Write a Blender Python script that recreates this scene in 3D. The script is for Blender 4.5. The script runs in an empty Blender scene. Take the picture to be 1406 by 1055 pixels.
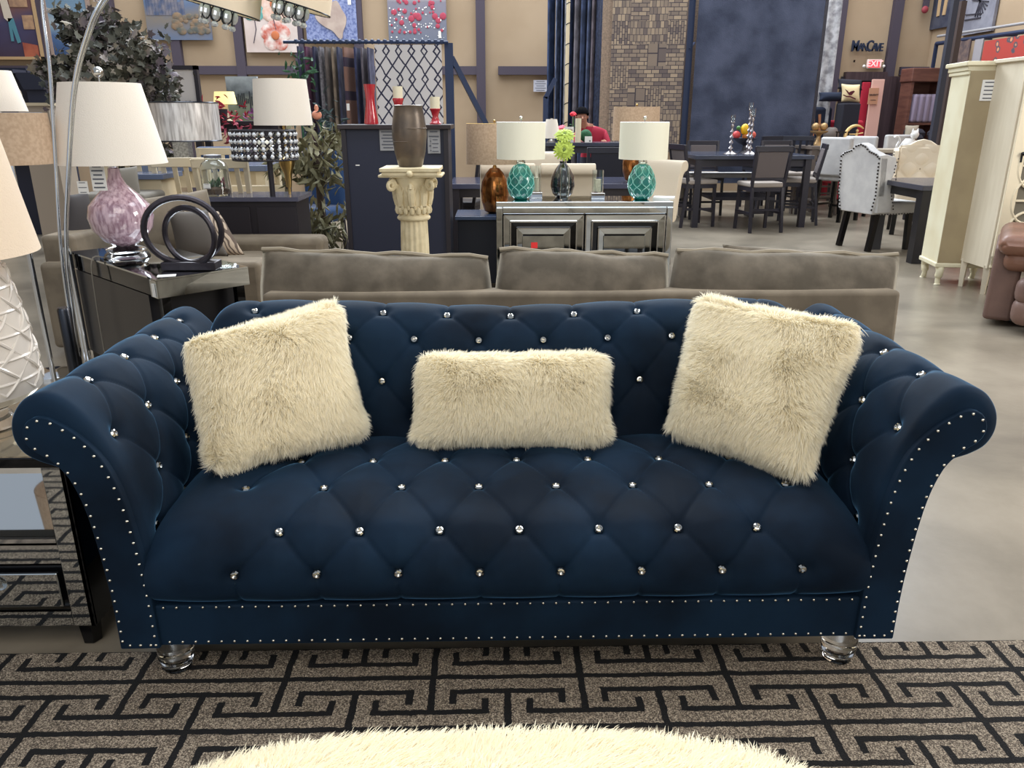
import bpy, bmesh, math, random
import numpy as np
from mathutils import Vector, Matrix, noise
C = bpy.context.scene.collection
PI = math.pi
# ---------------------------------------------------------------- camera
F = 1070.0; CX = 703.0; CY = 527.5; PIT = math.radians(18.9); YAW = math.radians(1.2); H = 1.4
cd = bpy.data.cameras.new('camera'); cam = bpy.data.objects.new('camera', cd); C.objects.link(cam)
cd.sensor_fit = 'HORIZONTAL'; cd.sensor_width = 36; cd.lens = 36 * F / 1406; cd.clip_start = 0.05; cd.clip_end = 200
cam.location = (0, 0, H); cam.rotation_euler = (PI / 2 - PIT, 0, -YAW)
bpy.context.scene.camera = cam
sc = bpy.context.scene
sc.view_settings.view_transform = 'Standard'; sc.view_settings.look = 'None'
sc.view_settings.exposure = 0.3; sc.view_settings.gamma = 1.0
# ---------------------------------------------------------------- light
w = bpy.data.worlds.new('world'); sc.world = w; w.use_nodes = True
w.node_tree.nodes['Background'].inputs[0].default_value = (0.80, 0.88, 1.0, 1)
w.node_tree.nodes['Background'].inputs[1].default_value = 0.42
def area(name, loc, target, sx, sy, power, col):
    l = bpy.data.lights.new(name, 'AREA'); l.shape = 'RECTANGLE'; l.size = sx; l.size_y = sy; l.energy = power; l.color = col
    o = bpy.data.objects.new(name, l); C.objects.link(o); o.location = loc
    o.rotation_euler = (Vector(target) - Vector(loc)).to_track_quat('-Z', 'Y').to_euler()
area('daylight_high_windows', (0.5, 14.5, 7.6), (0.4, 3.5, 0.4), 15, 3, 1500, (0.86, 0.93, 1.0))
area('daylight_roof_windows', (0.3, 4.6, 6.0), (0.2, 3.4, 0.0), 7, 2.5, 230, (0.9, 0.95, 1.0))
area('daylight_back_hall', (0, 12, 6.5), (0, 13.0, 0.0), 16, 5, 620, (0.9, 0.95, 1.0))
area('storefront_windows', (-2.0, -6.0, 3.4), (-1.0, 2.0, 0.6), 6, 2.2, 70, (0.95, 0.98, 1.0))
area('warm_pillow_fill', (0.5, -1.8, 5.0), (0.2, 2.4, 0.3), 5, 3, 115, (1.0, 0.93, 0.82))  # added warm fill for the pillow fronts, not actual lamps of the shop
area('warm_floor_fill', (8.0, 2.5, 3.2), (2.5, 3.0, 0.0), 3, 3, 330, (1.0, 0.95, 0.88))  # added warm light to brighten the floor at right, no door there
# ---------------------------------------------------------------- projection helpers (a pixel becomes a point in the room)
def ray(px, py):
    x = (px - CX) / F; y = -(py - CY) / F
    fy = math.cos(PIT) + y * math.sin(PIT); fz = -math.sin(PIT) + y * math.cos(PIT)
    return Vector((x * math.cos(YAW) + fy * math.sin(YAW), -x * math.sin(YAW) + fy * math.cos(YAW), fz))
def atz(px, py, z):
    r = ray(px, py); t = (z - H) / r[2]; return Vector((r[0] * t, r[1] * t, z))
def aty(px, py, Y):
    r = ray(px, py); t = Y / r[1]; return Vector((r[0] * t, Y, H + r[2] * t))
# ---------------------------------------------------------------- materials
def lin(c):
    return tuple((v / 255 / 12.92) if v / 255 <= 0.04045 else ((v / 255 + 0.055) / 1.055) ** 2.4 for v in c[:3]) + (1,)
class X:
    "tiny expression wrapper over Math nodes"
    def __init__(s, nt, k): s.nt = nt; s.k = k
    def op(s, o, *a):
        n = s.nt.nodes.new('ShaderNodeMath'); n.operation = o
        for i, q in enumerate((s,) + a):
            if isinstance(q, X): q = q.k
            if isinstance(q, (int, float)): n.inputs[i].default_value = q
            else: s.nt.links.new(q, n.inputs[i])
        return X(s.nt, n.outputs[0])
    def __add__(s, b): return s.op('ADD', b)
    def __sub__(s, b): return s.op('SUBTRACT', b)
    def __mul__(s, b): return s.op('MULTIPLY', b)
    def abs(s): return s.op('ABSOLUTE')
    def frac(s): return s.op('FRACT')
    def floor(s): return s.op('FLOOR')
    def lt(s, b): return s.op('LESS_THAN', b)
    def gt(s, b): return s.op('GREATER_THAN', b)
    def max(s, b): return s.op('MAXIMUM', b)
    def min(s, b): return s.op('MINIMUM', b)
    def mod2(s): return s.op('PINGPONG', 1.0)
MATS = {}
def mat(name, col, rough=0.6, metal=0.0, noise=None, bump=None, sheen=0, sheen_col=None, trans=0, ior=1.45, emit=None, es=1.0, coat=0, stretch=(1, 1, 1), spec=None, sheen_r=0.3):
    """noise = (second colour, scale, detail) ; bump = (strength, scale)"""
    if name in MATS: return MATS[name]
    m = bpy.data.materials.new(name); m.use_nodes = True; nt = m.node_tree; b = nt.nodes['Principled BSDF']
    b.inputs['Base Color'].default_value = lin(col); b.inputs['Roughness'].default_value = rough; b.inputs['Metallic'].default_value = metal
    b.inputs['IOR'].default_value = ior; b.inputs['Transmission Weight'].default_value = trans
    if spec is not None: b.inputs['Specular IOR Level'].default_value = spec
    if coat: b.inputs['Coat Weight'].default_value = coat; b.inputs['Coat Roughness'].default_value = 0.05
    if sheen:
        b.inputs['Sheen Weight'].default_value = sheen; b.inputs['Sheen Roughness'].default_value = sheen_r
        b.inputs['Sheen Tint'].default_value = lin(sheen_col or (255, 255, 255))
    if emit: b.inputs['Emission Color'].default_value = lin(emit); b.inputs['Emission Strength'].default_value = es
    if noise or bump:
        tc = nt.nodes.new('ShaderNodeTexCoord'); mp = nt.nodes.new('ShaderNodeMapping'); mp.inputs['Scale'].default_value = stretch
        nt.links.new(tc.outputs['Object'], mp.inputs[0])
    if noise:
        n = nt.nodes.new('ShaderNodeTexNoise'); n.inputs['Scale'].default_value = noise[1]; n.inputs['Detail'].default_value = noise[2]
        r = nt.nodes.new('ShaderNodeValToRGB'); r.color_ramp.elements[0].position = 0.38; r.color_ramp.elements[1].position = 0.62
        r.color_ramp.elements[0].color = lin(col); r.color_ramp.elements[1].color = lin(noise[0])
        nt.links.new(mp.outputs[0], n.inputs['Vector']); nt.links.new(n.outputs[0], r.inputs[0]); nt.links.new(r.outputs[0], b.inputs['Base Color'])
    if bump:
        n = nt.nodes.new('ShaderNodeTexNoise'); n.inputs['Scale'].default_value = bump[1]; n.inputs['Detail'].default_value = 4
        bp = nt.nodes.new('ShaderNodeBump'); bp.inputs['Strength'].default_value = bump[0]; bp.inputs['Distance'].default_value = 0.01
        nt.links.new(mp.outputs[0], n.inputs['Vector']); nt.links.new(n.outputs[0], bp.inputs['Height']); nt.links.new(bp.outputs[0], b.inputs['Normal'])
    MATS[name] = m; return m
def mix_by(m, fac, c1, c2, n1=None):
    "base colour = c1 where fac is 0, c2 where it is 1"
    nt = m.node_tree; b = nt.nodes['Principled BSDF']
    mx = nt.nodes.new('ShaderNodeMix'); mx.data_type = 'RGBA'
    nt.links.new(fac.k, mx.inputs['Factor'])
    for s, c in ((6, c1), (7, c2)):
        if isinstance(c, tuple): mx.inputs[s].default_value = lin(c)
        else: nt.links.new(c, mx.inputs[s])
    nt.links.new(mx.outputs[2], b.inputs['Base Color']); return mx
def coords(m, which='Object'):
    nt = m.node_tree; tc = nt.nodes.new('ShaderNodeTexCoord'); s = nt.nodes.new('ShaderNodeSeparateXYZ')
    nt.links.new(tc.outputs[which], s.inputs[0]); return [X(nt, s.outputs[i]) for i in range(3)], tc
def nz(m, scale, detail=3, vec=None):
    nt = m.node_tree; n = nt.nodes.new('ShaderNodeTexNoise'); n.inputs['Scale'].default_value = scale; n.inputs['Detail'].default_value = detail
    if vec is not None: nt.links.new(vec, n.inputs['Vector'])
    return n
def ramp(m, src, stops):
    nt = m.node_tree; r = nt.nodes.new('ShaderNodeValToRGB'); e = r.color_ramp.elements
    while len(e) < len(stops): e.new(0.5)
    for i, (p, c) in enumerate(stops): e[i].position = p; e[i].color = lin(c)
    nt.links.new(src, r.inputs[0]); return r.outputs[0]
# ---------------------------------------------------------------- mesh builder
class MB:
    def __init__(s, off=(0, 0, 0)): s.v = []; s.f = []; s.o = Vector(off)
    def add(s, vs, fs):
        n = len(s.v); s.v += [tuple(Vector(q) - s.o) for q in vs]; s.f += [tuple(i + n for i in q) for q in fs]; return s
    def box(s, c, d, rz=0, rx=0, ry=0):
        m = Matrix.Rotation(rz, 3, 'Z') @ Matrix.Rotation(ry, 3, 'Y') @ Matrix.Rotation(rx, 3, 'X')
        vs = [Vector(c) + m @ Vector((x * d[0] / 2, y * d[1] / 2, z * d[2] / 2)) for z in (-1, 1) for y in (-1, 1) for x in (-1, 1)]
        return s.add(vs, [(0, 2, 3, 1), (4, 5, 7, 6), (0, 1, 5, 4), (2, 6, 7, 3), (0, 4, 6, 2), (1, 3, 7, 5)])
    def bar(s, p0, p1, wd, dp=None, up=(0, 0, 1)):
        "rectangular bar from p0 to p1"
        p0 = Vector(p0); p1 = Vector(p1); dp = dp or wd; t = (p1 - p0).normalized(); u = Vector(up)
        if abs(t.dot(u)) > 0.95: u = Vector((0, 1, 0))
        a = t.cross(u).normalized(); b = a.cross(t).normalized()
        vs = [p + a * i * wd / 2 + b * j * dp / 2 for p in (p0, p1) for j in (-1, 1) for i in (-1, 1)]
        return s.add(vs, [(0, 2, 3, 1), (4, 5, 7, 6), (0, 1, 5, 4), (2, 6, 7, 3), (0, 4, 6, 2), (1, 3, 7, 5)])
    def lathe(s, prof, n=24, c=(0, 0, 0), cap=True, sx=1, sy=1, twist=None):
        vs = []; fs = []; c = Vector(c)
        for k, (r, z) in enumerate(prof):
            for i in range(n):
                a = 2 * PI * i / n; rr = r * (twist(a, k) if twist else 1)
                vs.append(c + Vector((rr * math.cos(a) * sx, rr * math.sin(a) * sy, z)))
        for k in range(len(prof) - 1):
            for i in range(n): fs.append((k * n + i, k * n + (i + 1) % n, (k + 1) * n + (i + 1) % n, (k + 1) * n + i))
        if cap: fs.append(tuple(range(n))[::-1]); fs.append(tuple(range((len(prof) - 1) * n, len(prof) * n)))
        return s.add(vs, fs)
    def tube(s, path, r, n=10, closed=False):
        P = [Vector(p) for p in path]; K = len(P); R = r if isinstance(r, (list, tuple)) else [r] * K; vs = []; fs = []; a = None
        for k in range(K):
            t = (P[(k + 1) % K] - P[k - 1]) if closed else (P[min(k + 1, K - 1)] - P[max(k - 1, 0)]); t.normalize()
            if a is None: a = t.cross(Vector((0, 0, 1)) if abs(t.z) < 0.9 else Vector((0, 1, 0))).normalized()
            a = (a - t * a.dot(t)).normalized(); b = t.cross(a)
            for i in range(n):
                q = 2 * PI * i / n; vs.append(P[k] + (a * math.cos(q) + b * math.sin(q)) * R[k])
        for k in range(K if closed else K - 1):
            for i in range(n): fs.append((k * n + i, k * n + (i + 1) % n, (k + 1) % K * n + (i + 1) % n, (k + 1) % K * n + i))
        if not closed: fs.append(tuple(range(n))[::-1]); fs.append(tuple(range((K - 1) * n, K * n)))
        return s.add(vs, fs)
    def ball(s, c, r, n=14, sz=1.0, sx=1.0, sy=1.0):
        k = max(4, n // 2)
        return s.lathe([(max(1e-4, r * math.sin(PI * i / k)), -r * sz * math.cos(PI * i / k)) for i in range(k + 1)], n, c, sx=sx, sy=sy)
    def prism(s, pts, h, fn):
        "outline pts (a,b) extruded between h[0] and h[1]; fn(a,b,t) -> xyz"
        n = len(pts); vs = [fn(a, b, t) for t in h for a, b in pts]
        fs = [tuple(range(n))[::-1], tuple(range(n, 2 * n))] + [(i, (i + 1) % n, n + (i + 1) % n, n + i) for i in range(n)]
        return s.add(vs, fs)
    def grid(s, fn, nu, nv, cu=False):
        vs = [fn(i / (nu if cu else nu - 1), j / (nv - 1)) for j in range(nv) for i in range(nu)]
        fs = [(j * nu + i, j * nu + (i + 1) % nu, (j + 1) * nu + (i + 1) % nu, (j + 1) * nu + i) for j in range(nv - 1) for i in range(nu if cu else nu - 1)]
        return s.add(vs, fs)
    def build(s, name, m, parent=None, bevel=0, smooth=True, sub=0, ang=40, flip=False):
        me = bpy.data.meshes.new(name); me.from_pydata(s.v, [], s.f)
        bm = bmesh.new(); bm.from_mesh(me)
        bmesh.ops.recalc_face_normals(bm, faces=bm.faces); bm.to_mesh(me); bm.free()
        if smooth:
            me.shade_smooth()
            if not bevel and not sub: me.set_sharp_from_angle(angle=math.radians(ang))
        me.materials.append(m)
        o = bpy.data.objects.new(name, me); C.objects.link(o)
        if bevel:
            md = o.modifiers.new('bevel', 'BEVEL'); md.width = bevel; md.segments = 2; md.limit_method = 'ANGLE'; md.angle_limit = math.radians(35); md.harden_normals = True
        if sub:
            md = o.modifiers.new('sub', 'SUBSURF'); md.levels = sub; md.render_levels = sub
        if parent: o.parent = parent
        else: o.location = s.o
        return o
def raw_mesh(name, V, Fc, m, parent=None, smooth=True):
    "large numpy mesh; Fc is an (n,4) or list of arrays"
    me = bpy.data.meshes.new(name); arrs = Fc if isinstance(Fc, list) else [Fc]
    V = np.asarray(V, dtype=np.float32)
    me.vertices.add(len(V)); me.vertices.foreach_set('co', V.ravel())
    idx = np.concatenate([a.ravel() for a in arrs]).astype(np.int32); tot = np.concatenate([np.full(len(a), a.shape[1]) for a in arrs]).astype(np.int32)
    st = np.concatenate([[0], np.cumsum(tot)[:-1]]).astype(np.int32)
    me.loops.add(len(idx)); me.loops.foreach_set('vertex_index', idx)
    me.polygons.add(len(tot)); me.polygons.foreach_set('loop_start', st); me.polygons.foreach_set('loop_total', tot)
    me.update(calc_edges=True); me.validate()
    if smooth: me.shade_smooth()
    me.materials.append(m)
    o = bpy.data.objects.new(name, me); C.objects.link(o)
    if parent: o.parent = parent
    return o
def tag(o, label=None, cat=None, group=None, kind=None):
    if label: o['label'] = label
    if cat: o['category'] = cat
    if group: o['group'] = group
    if kind: o['kind'] = kind
    return o
def thing(name, label, cat, loc=(0, 0, 0), rz=0, group=None):
    o = bpy.data.objects.new(name, None); C.objects.link(o); o.location = loc; o.rotation_euler = (0, 0, rz); o.empty_display_size = 0.1
    return tag(o, label, cat, group)
def dup(root, loc, rz=None, label=None, group=None, sc_=None):
    r = root.copy(); C.objects.link(r); r.location = loc
    if rz is not None: r.rotation_euler = (0, 0, rz)
    if sc_: r.scale = sc_
    if label: r['label'] = label
    if group: r['group'] = group
    for ch in list(root.children):
        c = ch.copy(); C.objects.link(c); c.parent = r
        for g in list(ch.children):
            d = g.copy(); C.objects.link(d); d.parent = c
    return r
def struct(o): o['kind'] = 'structure'; return o
def spline(pts, n, closed=False):
    "Catmull-Rom through points, n samples per segment"
    P = [Vector(p) for p in pts]; K = len(P); out = []
    for k in range(K if closed else K - 1):
        g = (lambda i: P[i % K]) if closed else (lambda i: P[min(max(i, 0), K - 1)])
        a, b, c, d = g(k - 1), g(k), g(k + 1), g(k + 2)
        for i in range(n):
            t = i / n; out.append(0.5 * ((2 * b) + (c - a) * t + (2 * a - 5 * b + 4 * c - d) * t * t + (3 * b - a - 3 * c + d) * t ** 3))
    if not closed: out.append(P[-1])
    return out
# ================================================================ STRUCTURE
mfloor = mat('polished_concrete', (150, 138, 120), 0.28, bump=(0.05, 30), spec=0.5)
(fx, fy, fz), tc = coords(mfloor)
n1 = nz(mfloor, 1.1, 10, tc.outputs['Object']); n1.inputs['Distortion'].default_value = 0.3; n1.inputs['Roughness'].default_value = 0.62
mfloor.node_tree.links.new(ramp(mfloor, n1.outputs[0], [(0.3, (104, 96, 85)), (0.45, (124, 115, 101)), (0.55, (138, 128, 113)), (0.75, (156, 146, 130))]), mfloor.node_tree.nodes['Principled BSDF'].inputs['Base Color'])
struct(MB().box((0, 7.0, -0.05), (26, 22, 0.1)).build('floor', mfloor, smooth=False))
mjoint = mat('floor_joint', (105, 95, 82), 0.7)
mwall = mat('tan_wall_paint', (172, 150, 124), 0.85, noise=((164, 142, 116), 1.2, 3))
mbeam = mat('dark_wall_beam', (72, 64, 76), 0.7)
WY = 16.0; RX = 8.32
struct(MB().box((-1.5, WY + 0.1, 3), (22, 0.2, 6)).build('wall_back', mwall, smooth=False))
struct(MB().box((RX + 0.1, 9.5, 3), (0.2, 15, 6)).build('wall_right', mwall, smooth=False))
struct(MB().box((-12.1, 8, 3), (0.2, 16.4, 6)).build('wall_left', mwall, smooth=False))
def trim(n, a, b, wd, dp=0.12):
    struct(MB(a).bar(a, b, wd, dp, up=(0, 1, 0)).build('trim_%d' % n, mbeam, smooth=False))
W0 = WY - 0.06
k = 1
for px in (66, 157, 242, 329, 411, 493, 660, 1150, 1226):
    a = aty(px, 60, W0); trim(k, (a.x, W0, 0), (a.x, W0, 6), 0.17); k += 1
for x0, x1, py in ((-40, 420, 92), (500, 665, 96), (684, 1120, 97), (1236, 1290, 97)):
    a = aty(x0, py, W0); b = aty(x1, py, W0); trim(k, (a.x, W0, 2.24), (b.x, W0, 2.24), 0.15, 0.1); k += 1
# ================================================================ RUG
mrug = mat('greek_key_rug_pile', (120, 106, 92), 0.95, bump=(1.0, 260))
(ux, uy, uz), tc = coords(mrug)
nn = nz(mrug, 18, 2, tc.outputs['Object']); wob = (X(mrug.node_tree, nn.outputs[0]) - 0.5) * 0.010 + (X(mrug.node_tree, nz(mrug, 90, 2, tc.outputs['Object']).outputs[0]) - 0.5) * 0.006
P_, B_ = 0.385, 0.18
yy = ((uy - 1.685) * -1.0 + wob) * (1 / B_) + 20.0
row = yy.floor(); v = yy.frac()
par = (row * 0.5).frac()                      # 0 or .5: shift by half a period each band
u = ((ux + wob + 0.94) * (1 / P_) + par + 40.0)
def tee(u, v):
    c = ((u + 0.5).frac() - 0.5).abs()
    hw = 0.023
    stem = c.lt(hw) * v.lt(0.72)
    barr = (v - 0.70).abs().lt(0.048) * c.lt(0.381)
    hook = (c - 0.357).abs().lt(hw) * v.gt(0.45) * v.lt(0.72)
    return stem.max(barr).max(hook)
line = v.lt(0.047).max(v.gt(0.953))
pat = line.max(tee(u, v)).max(tee(u + 0.5, v * -1.0 + 1.0))
n2 = nz(mrug, 300, 3, tc.outputs['Object'])
heather = ramp(mrug, n2.outputs[0], [(0.38, (78, 69, 60)), (0.5, (130, 116, 101)), (0.62, (198, 182, 160))])
mix_by(mrug, pat, heather, (13, 12, 14))
r = MB((0, 1.0, 0)).box((0, 0.855, 0.006), (4.6, 1.9, 0.012)).build('area_rug', mrug, smooth=False)
for q in r.data.vertices: pass
r.data.transform(Matrix.Translation((0, 1.0, 0))); r.location = (0, 0, 0)
tag(r, 'grey and black greek key patterned area rug in front of the blue sofa', 'rug')
# ================================================================ SOFA
mvel = mat('navy_velvet', (8, 20, 33), 0.75, noise=((17, 37, 56), 3.2, 7), bump=(0.2, 9), sheen=0.9, sheen_col=(108, 162, 205), sheen_r=0.22, spec=0.15)
mcry = mat('crystal_button', (190, 188, 182), 0.02, metal=1.0)
mnail = mat('silver_nailhead', (235, 228, 210), 0.25, metal=1.0)
macr = mat('clear_acrylic', (240, 240, 240), 0.03, trans=1.0, ior=1.49)
SX = 0.032; YF = 1.69; YB = 2.6
sofa = thing('tufted_sofa', 'navy blue velvet tufted sofa with rolled arms, crystal buttons and clear feet', 'sofa', (SX, YF, 0))
BTN = MB().lathe([(0.001, -0.004), (0.0115, -0.003), (0.0125, 0.001), (0.0095, 0.0055), (0.006, 0.0066), (0.001, 0.0015)], 10).build('crystal_button', mcry, sofa, smooth=False)
NAIL = MB().lathe([(0.0038, -0.001), (0.0034, 0.0013), (0.002, 0.0026), (0.0003, 0.003)], 8).build('nailhead', mnail, sofa)
first = {'b': True, 'n': True}; nails_rest = []; nail_count = [0]
def place(src, key, loc, nrm):
    o = src if first[key] else src.copy()
    if not first[key]: C.objects.link(o)
    first[key] = False; o.parent = sofa
    o.location = loc; o.rotation_euler = Vector(nrm).to_track_quat('Z', 'Y').to_euler(); return o
def tufted(name, prof, fn, u0, u1, btn, creases, m, parent, du=0.006, puff=0.012, dim=0.02, edge=0.0, closed_caps=True, yb=None, pw=0.05):
    """prof: (a,b) points; fn(u,a,b)->xyz ; btn: (u, index-value a,b) snapped on the profile; creases index pairs"""
    S = spline([(a, b, 0) for a, b in prof], 14); L = [0.0]
    for i in range(1, len(S)): L.append(L[-1] + (S[i] - S[i - 1]).length)
    L = np.array(L); A = np.array([p.x for p in S]); B = np.array([p.y for p in S])
    nv = max(8, int(L[-1] / du)); nu = int((u1 - u0) / du)
    vs = np.linspace(0, L[-1], nv); us = np.linspace(u0, u1, nu)
    a = np.interp(vs, L, A); b = np.interp(vs, L, B)
    da = np.gradient(a); db = np.gradient(b); ln = np.hypot(da, db); na, nb = -db / ln, da / ln   # left normal
    U, Vv = np.meshgrid(us, vs)
    bp = []
    for (bu, pa, pb) in btn:
        i = np.argmin((a - pa) ** 2 + (b - pb) ** 2); bp.append((bu, vs[i], i))
    dc = np.full(U.shape, 9.0); dbn = np.full(U.shape, 9.0)
    for (bu, bv, _) in bp: dbn = np.minimum(dbn, np.hypot(U - bu, Vv - bv))
    for (i, j) in creases:
        p = bp[i][:2]; q = bp[j][:2] if isinstance(j, int) else (bp[i][0], min(max(bp[i][1] + j[1], 0), L[-1]))
        if not isinstance(j, int): q = (bp[i][0] + j[0], q[1])
        dx, dy = q[0] - p[0], q[1] - p[1]; l2 = dx * dx + dy * dy + 1e-9
        t = np.clip(((U - p[0]) * dx + (Vv - p[1]) * dy) / l2, 0, 1)
        dc = np.minimum(dc, np.hypot(U - p[0] - t * dx, Vv - p[1] - t * dy))
    D = puff * (1 - np.exp(-(dc / pw) ** 1.3)) * np.clip(Vv / 0.06, 0, 1) ** 0.7 - 0.0045 * np.exp(-(dc / 0.005) ** 2) - dim * np.exp(-(dbn / 0.022) ** 2) - dim * 0.5 * np.exp(-(dbn / 0.05) ** 2)
    if edge:
        e = np.minimum(U - u0, (u1 - U)); D = D - edge * (1 - np.sqrt(np.clip(1 - (1 - np.clip(e / edge, 0, 1)) ** 2, 0, 1)))
    PA = a[:, None] + na[:, None] * D; PB = b[:, None] + nb[:, None] * D
    V = np.array(fn(U, PA, PB)).reshape(3, -1).T
    I = np.arange(nu * nv).reshape(nv, nu)
    Fc = np.stack([I[:-1, :-1], I[:-1, 1:], I[1:, 1:], I[1:, :-1]], -1).reshape(-1, 4)
    o = raw_mesh(name, V, Fc, m, parent)
    bm = bmesh.new(); bm.from_mesh(o.data)
    if closed_caps:
        bm.verts.ensure_lookup_table()
        for col in (0, nu - 1):
            try: bm.faces.new([bm.verts[k] for k in I[:, col]])
            except Exception: pass
    bmesh.ops.recalc_face_normals(bm, faces=bm.faces); bm.to_mesh(o.data); bm.free()
    o.data.shade_smooth(); o.data.set_sharp_from_angle(angle=math.radians(60))
    pos = []
    for (bu, bv, i) in bp:
        d = -dim * 1.5 - 0.003 + 0.010; P0 = Vector([float(q) for q in fn(np.array(bu), a[i] + na[i] * d, b[i] + nb[i] * d)])
        P1 = Vector([float(q) for q in fn(np.array(bu), a[i] + na[i] * (d + 1), b[i] + nb[i] * (d + 1))])
        pos.append((P0, (P1 - P0).normalized()))
    return o, pos
# arm profile (half width from the sofa centre, height)
ARM = [(0.893, 0.118), (0.892, 0.232), (0.897, 0.338), (0.902, 0.45), (0.918, 0.552), (0.942, 0.636), (0.973, 0.706), (1.012, 0.761), (1.06, 0.795), (1.115, 0.783), (1.150, 0.742), (1.158, 0.695), (1.142, 0.655), (1.108, 0.632), (1.067, 0.616), (1.040, 0.590), (1.025, 0.53), (1.010, 0.405), (1.002, 0.31), (0.998, 0.208), (0.993, 0.118)]
rows = [(1.045, 0.79, [1.875 + .2 * i for i in range(4)]), (0.955, 0.67, [1.79 + .2 * i for i in range(4)]), (0.912, 0.53, [1.905 + .2 * i for i in range(3)]), (0.900, 0.40, [1.81 + .2 * i for i in range(3)])]
ab = []; ridx = []
for (pa, pb, ys) in rows:
    ridx.append(list(range(len(ab), len(ab) + len(ys)))); ab += [(y, pa, pb) for y in ys]
acr = []
for r0, r1 in zip(ridx[:-1], ridx[1:]):
    for i in r0:
        for j in r1:
            if abs(ab[i][0] - ab[j][0]) < 0.13: acr.append((i, j))
for i in ridx[0]: acr.append((i, (0.0, 0.14)))
for i in ridx[-1]: acr.append((i, (0.0, -0.12)))
for sgn, nm in ((-1, 'left'), (1, 'right')):
    o, pos = tufted('rolled_arm', ARM, (lambda U, a, b, s_=sgn: (s_ * a, U - YF + 0 * a, b + 0 * U)), YF, YB, ab, acr, mvel, sofa, puff=0.006, dim=0.016, edge=0.03)
    # the left normal of the profile must point to the seat/outside: checked below by sign
    for P0, N in pos:
        place(BTN, 'b', P0, N)
    # front panel
    out = spline([(a, b, 0) for a, b in ARM], 5)
    def inset(P, d):
        R = []
        for i in range(len(P)):
            t = (P[min(i + 1, len(P) - 1)] - P[max(i - 1, 0)]).normalized(); R.append(P[i] + Vector((t.y, -t.x, 0)) * d)
        return R
    pan = []
    for q in out:
        pan.append(q)
    cen = [Vector((0.943, 0.118, 0)), Vector((0.945, 0.3, 0)), Vector((0.962, 0.5, 0)), Vector((0.99, 0.61, 0)), Vector((1.03, 0.67, 0)), Vector((1.075, 0.705, 0))]
    cs = spline(cen, 10); hw = [0.047 + 0.0 * i for i in range(len(cs))]
    Lh = []; Rh = []
    for i, q in enumerate(cs):
        t = (cs[min(i + 1, len(cs) - 1)] - cs[max(i - 1, 0)]).normalized(); nn_ = Vector((t.y, -t.x, 0))
        f = i / (len(cs) - 1); wdt = 0.050 - 0.002 * f
        Lh.append(q - nn_ * wdt); Rh.append(q + nn_ * wdt)
    t = (cs[-1] - cs[-2]).normalized(); nn_ = Vector((t.y, -t.x, 0)); cap = []
    for k in range(1, 12):
        an = PI * k / 12; cap.append(cs[-1] - nn_ * math.cos(an) * 0.048 + t * math.sin(an) * 0.048)
    poly = [(q.x, q.y) for q in Lh + cap + Rh[::-1]]
    mb = MB(); mb.prism(poly, (-0.012, 0.02), lambda a, b, tt, s_=sgn: (s_ * a, tt, b)); mb.build('arm_front_panel', mvel, sofa, bevel=0.004)
    # nails around the panel
    path = [Vector(p + (0,)) for p in poly]; c0 = Vector((sum(p[0] for p in poly), 0, 0))
    ins = []
    K = len(path)
    for i in range(K):
        tq = (path[min(i + 1, K - 1)] - path[max(i - 1, 0)]).normalized(); ins.append(path[i] + Vector((tq.y, -tq.x, 0)) * 0.009)
    ins[0].y += 0.012; ins[-1].y += 0.012
    d = 0.0; step = 0.0298; nxt = 0.0
    for i in range(K - 1):
        l = (ins[i + 1] - ins[i]).length
        while nxt <= d + l:
            q = ins[i].lerp(ins[i + 1], (nxt - d) / l); nxt += step
            loc = Vector((sgn * q.x, -0.0125, q.y))
            if nail_count[0] < 78: place(NAIL, 'n', loc, (0, -1, 0)); nail_count[0] += 1
            else: nails_rest.append(loc)
        d += l
    for q in (0.915, 0.941, 0.967): nails_rest.append(Vector((sgn * q, -0.0125, 0.130)))
# seat
SEAT = [(1.712, 0.234), (1.682, 0.27), (1.668, 0.33), (1.685, 0.39), (1.735, 0.435), (1.83, 0.455), (1.95, 0.462), (2.1, 0.458), (2.25, 0.44), (2.34, 0.42)]
srow = [(1.668, 0.33, [-.650 + .2017 * k for k in range(8)]), (1.725, 0.428, [-.545 + .2 * k for k in range(7)]), (1.92, 0.46, [-.68 + .21 * k for k in range(8)]), (2.10, 0.458, [-.573 + .21 * k for k in range(7)])]
sb = []; ridx = []
for (pa, pb, xs) in srow: ridx.append(list(range(len(sb), len(sb) + len(xs)))); sb += [(x - SX, pa, pb) for x in xs]
scr = []
for r0, r1 in zip(ridx[:-1], ridx[1:]):
    for i in r0:
        for j in r1:
            if abs(sb[i][0] - sb[j][0]) < 0.135: scr.append((i, j))
for i in ridx[0]: scr.append((i, (0, -0.12)))
for i in ridx[-1]: scr.append((i, (0.1, 0.2))); scr.append((i, (-0.1, 0.2)))
def seat_fn(U, a, b):
    e = np.clip((np.abs(U) - 0.74) / 0.16, 0, 1)
    zz = b - 0.05 * e ** 2 * np.clip((b - 0.25) / 0.2, 0, 1)
    return (U + 0 * a, a - YF + 0 * U + 0.012 * e ** 2, zz)
o, pos = tufted('seat', SEAT, seat_fn, -0.90, 0.90, sb, scr, mvel, sofa, puff=0.011, dim=0.014, closed_caps=False)
for P0, N in pos: place(BTN, 'b', P0, N)
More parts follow.
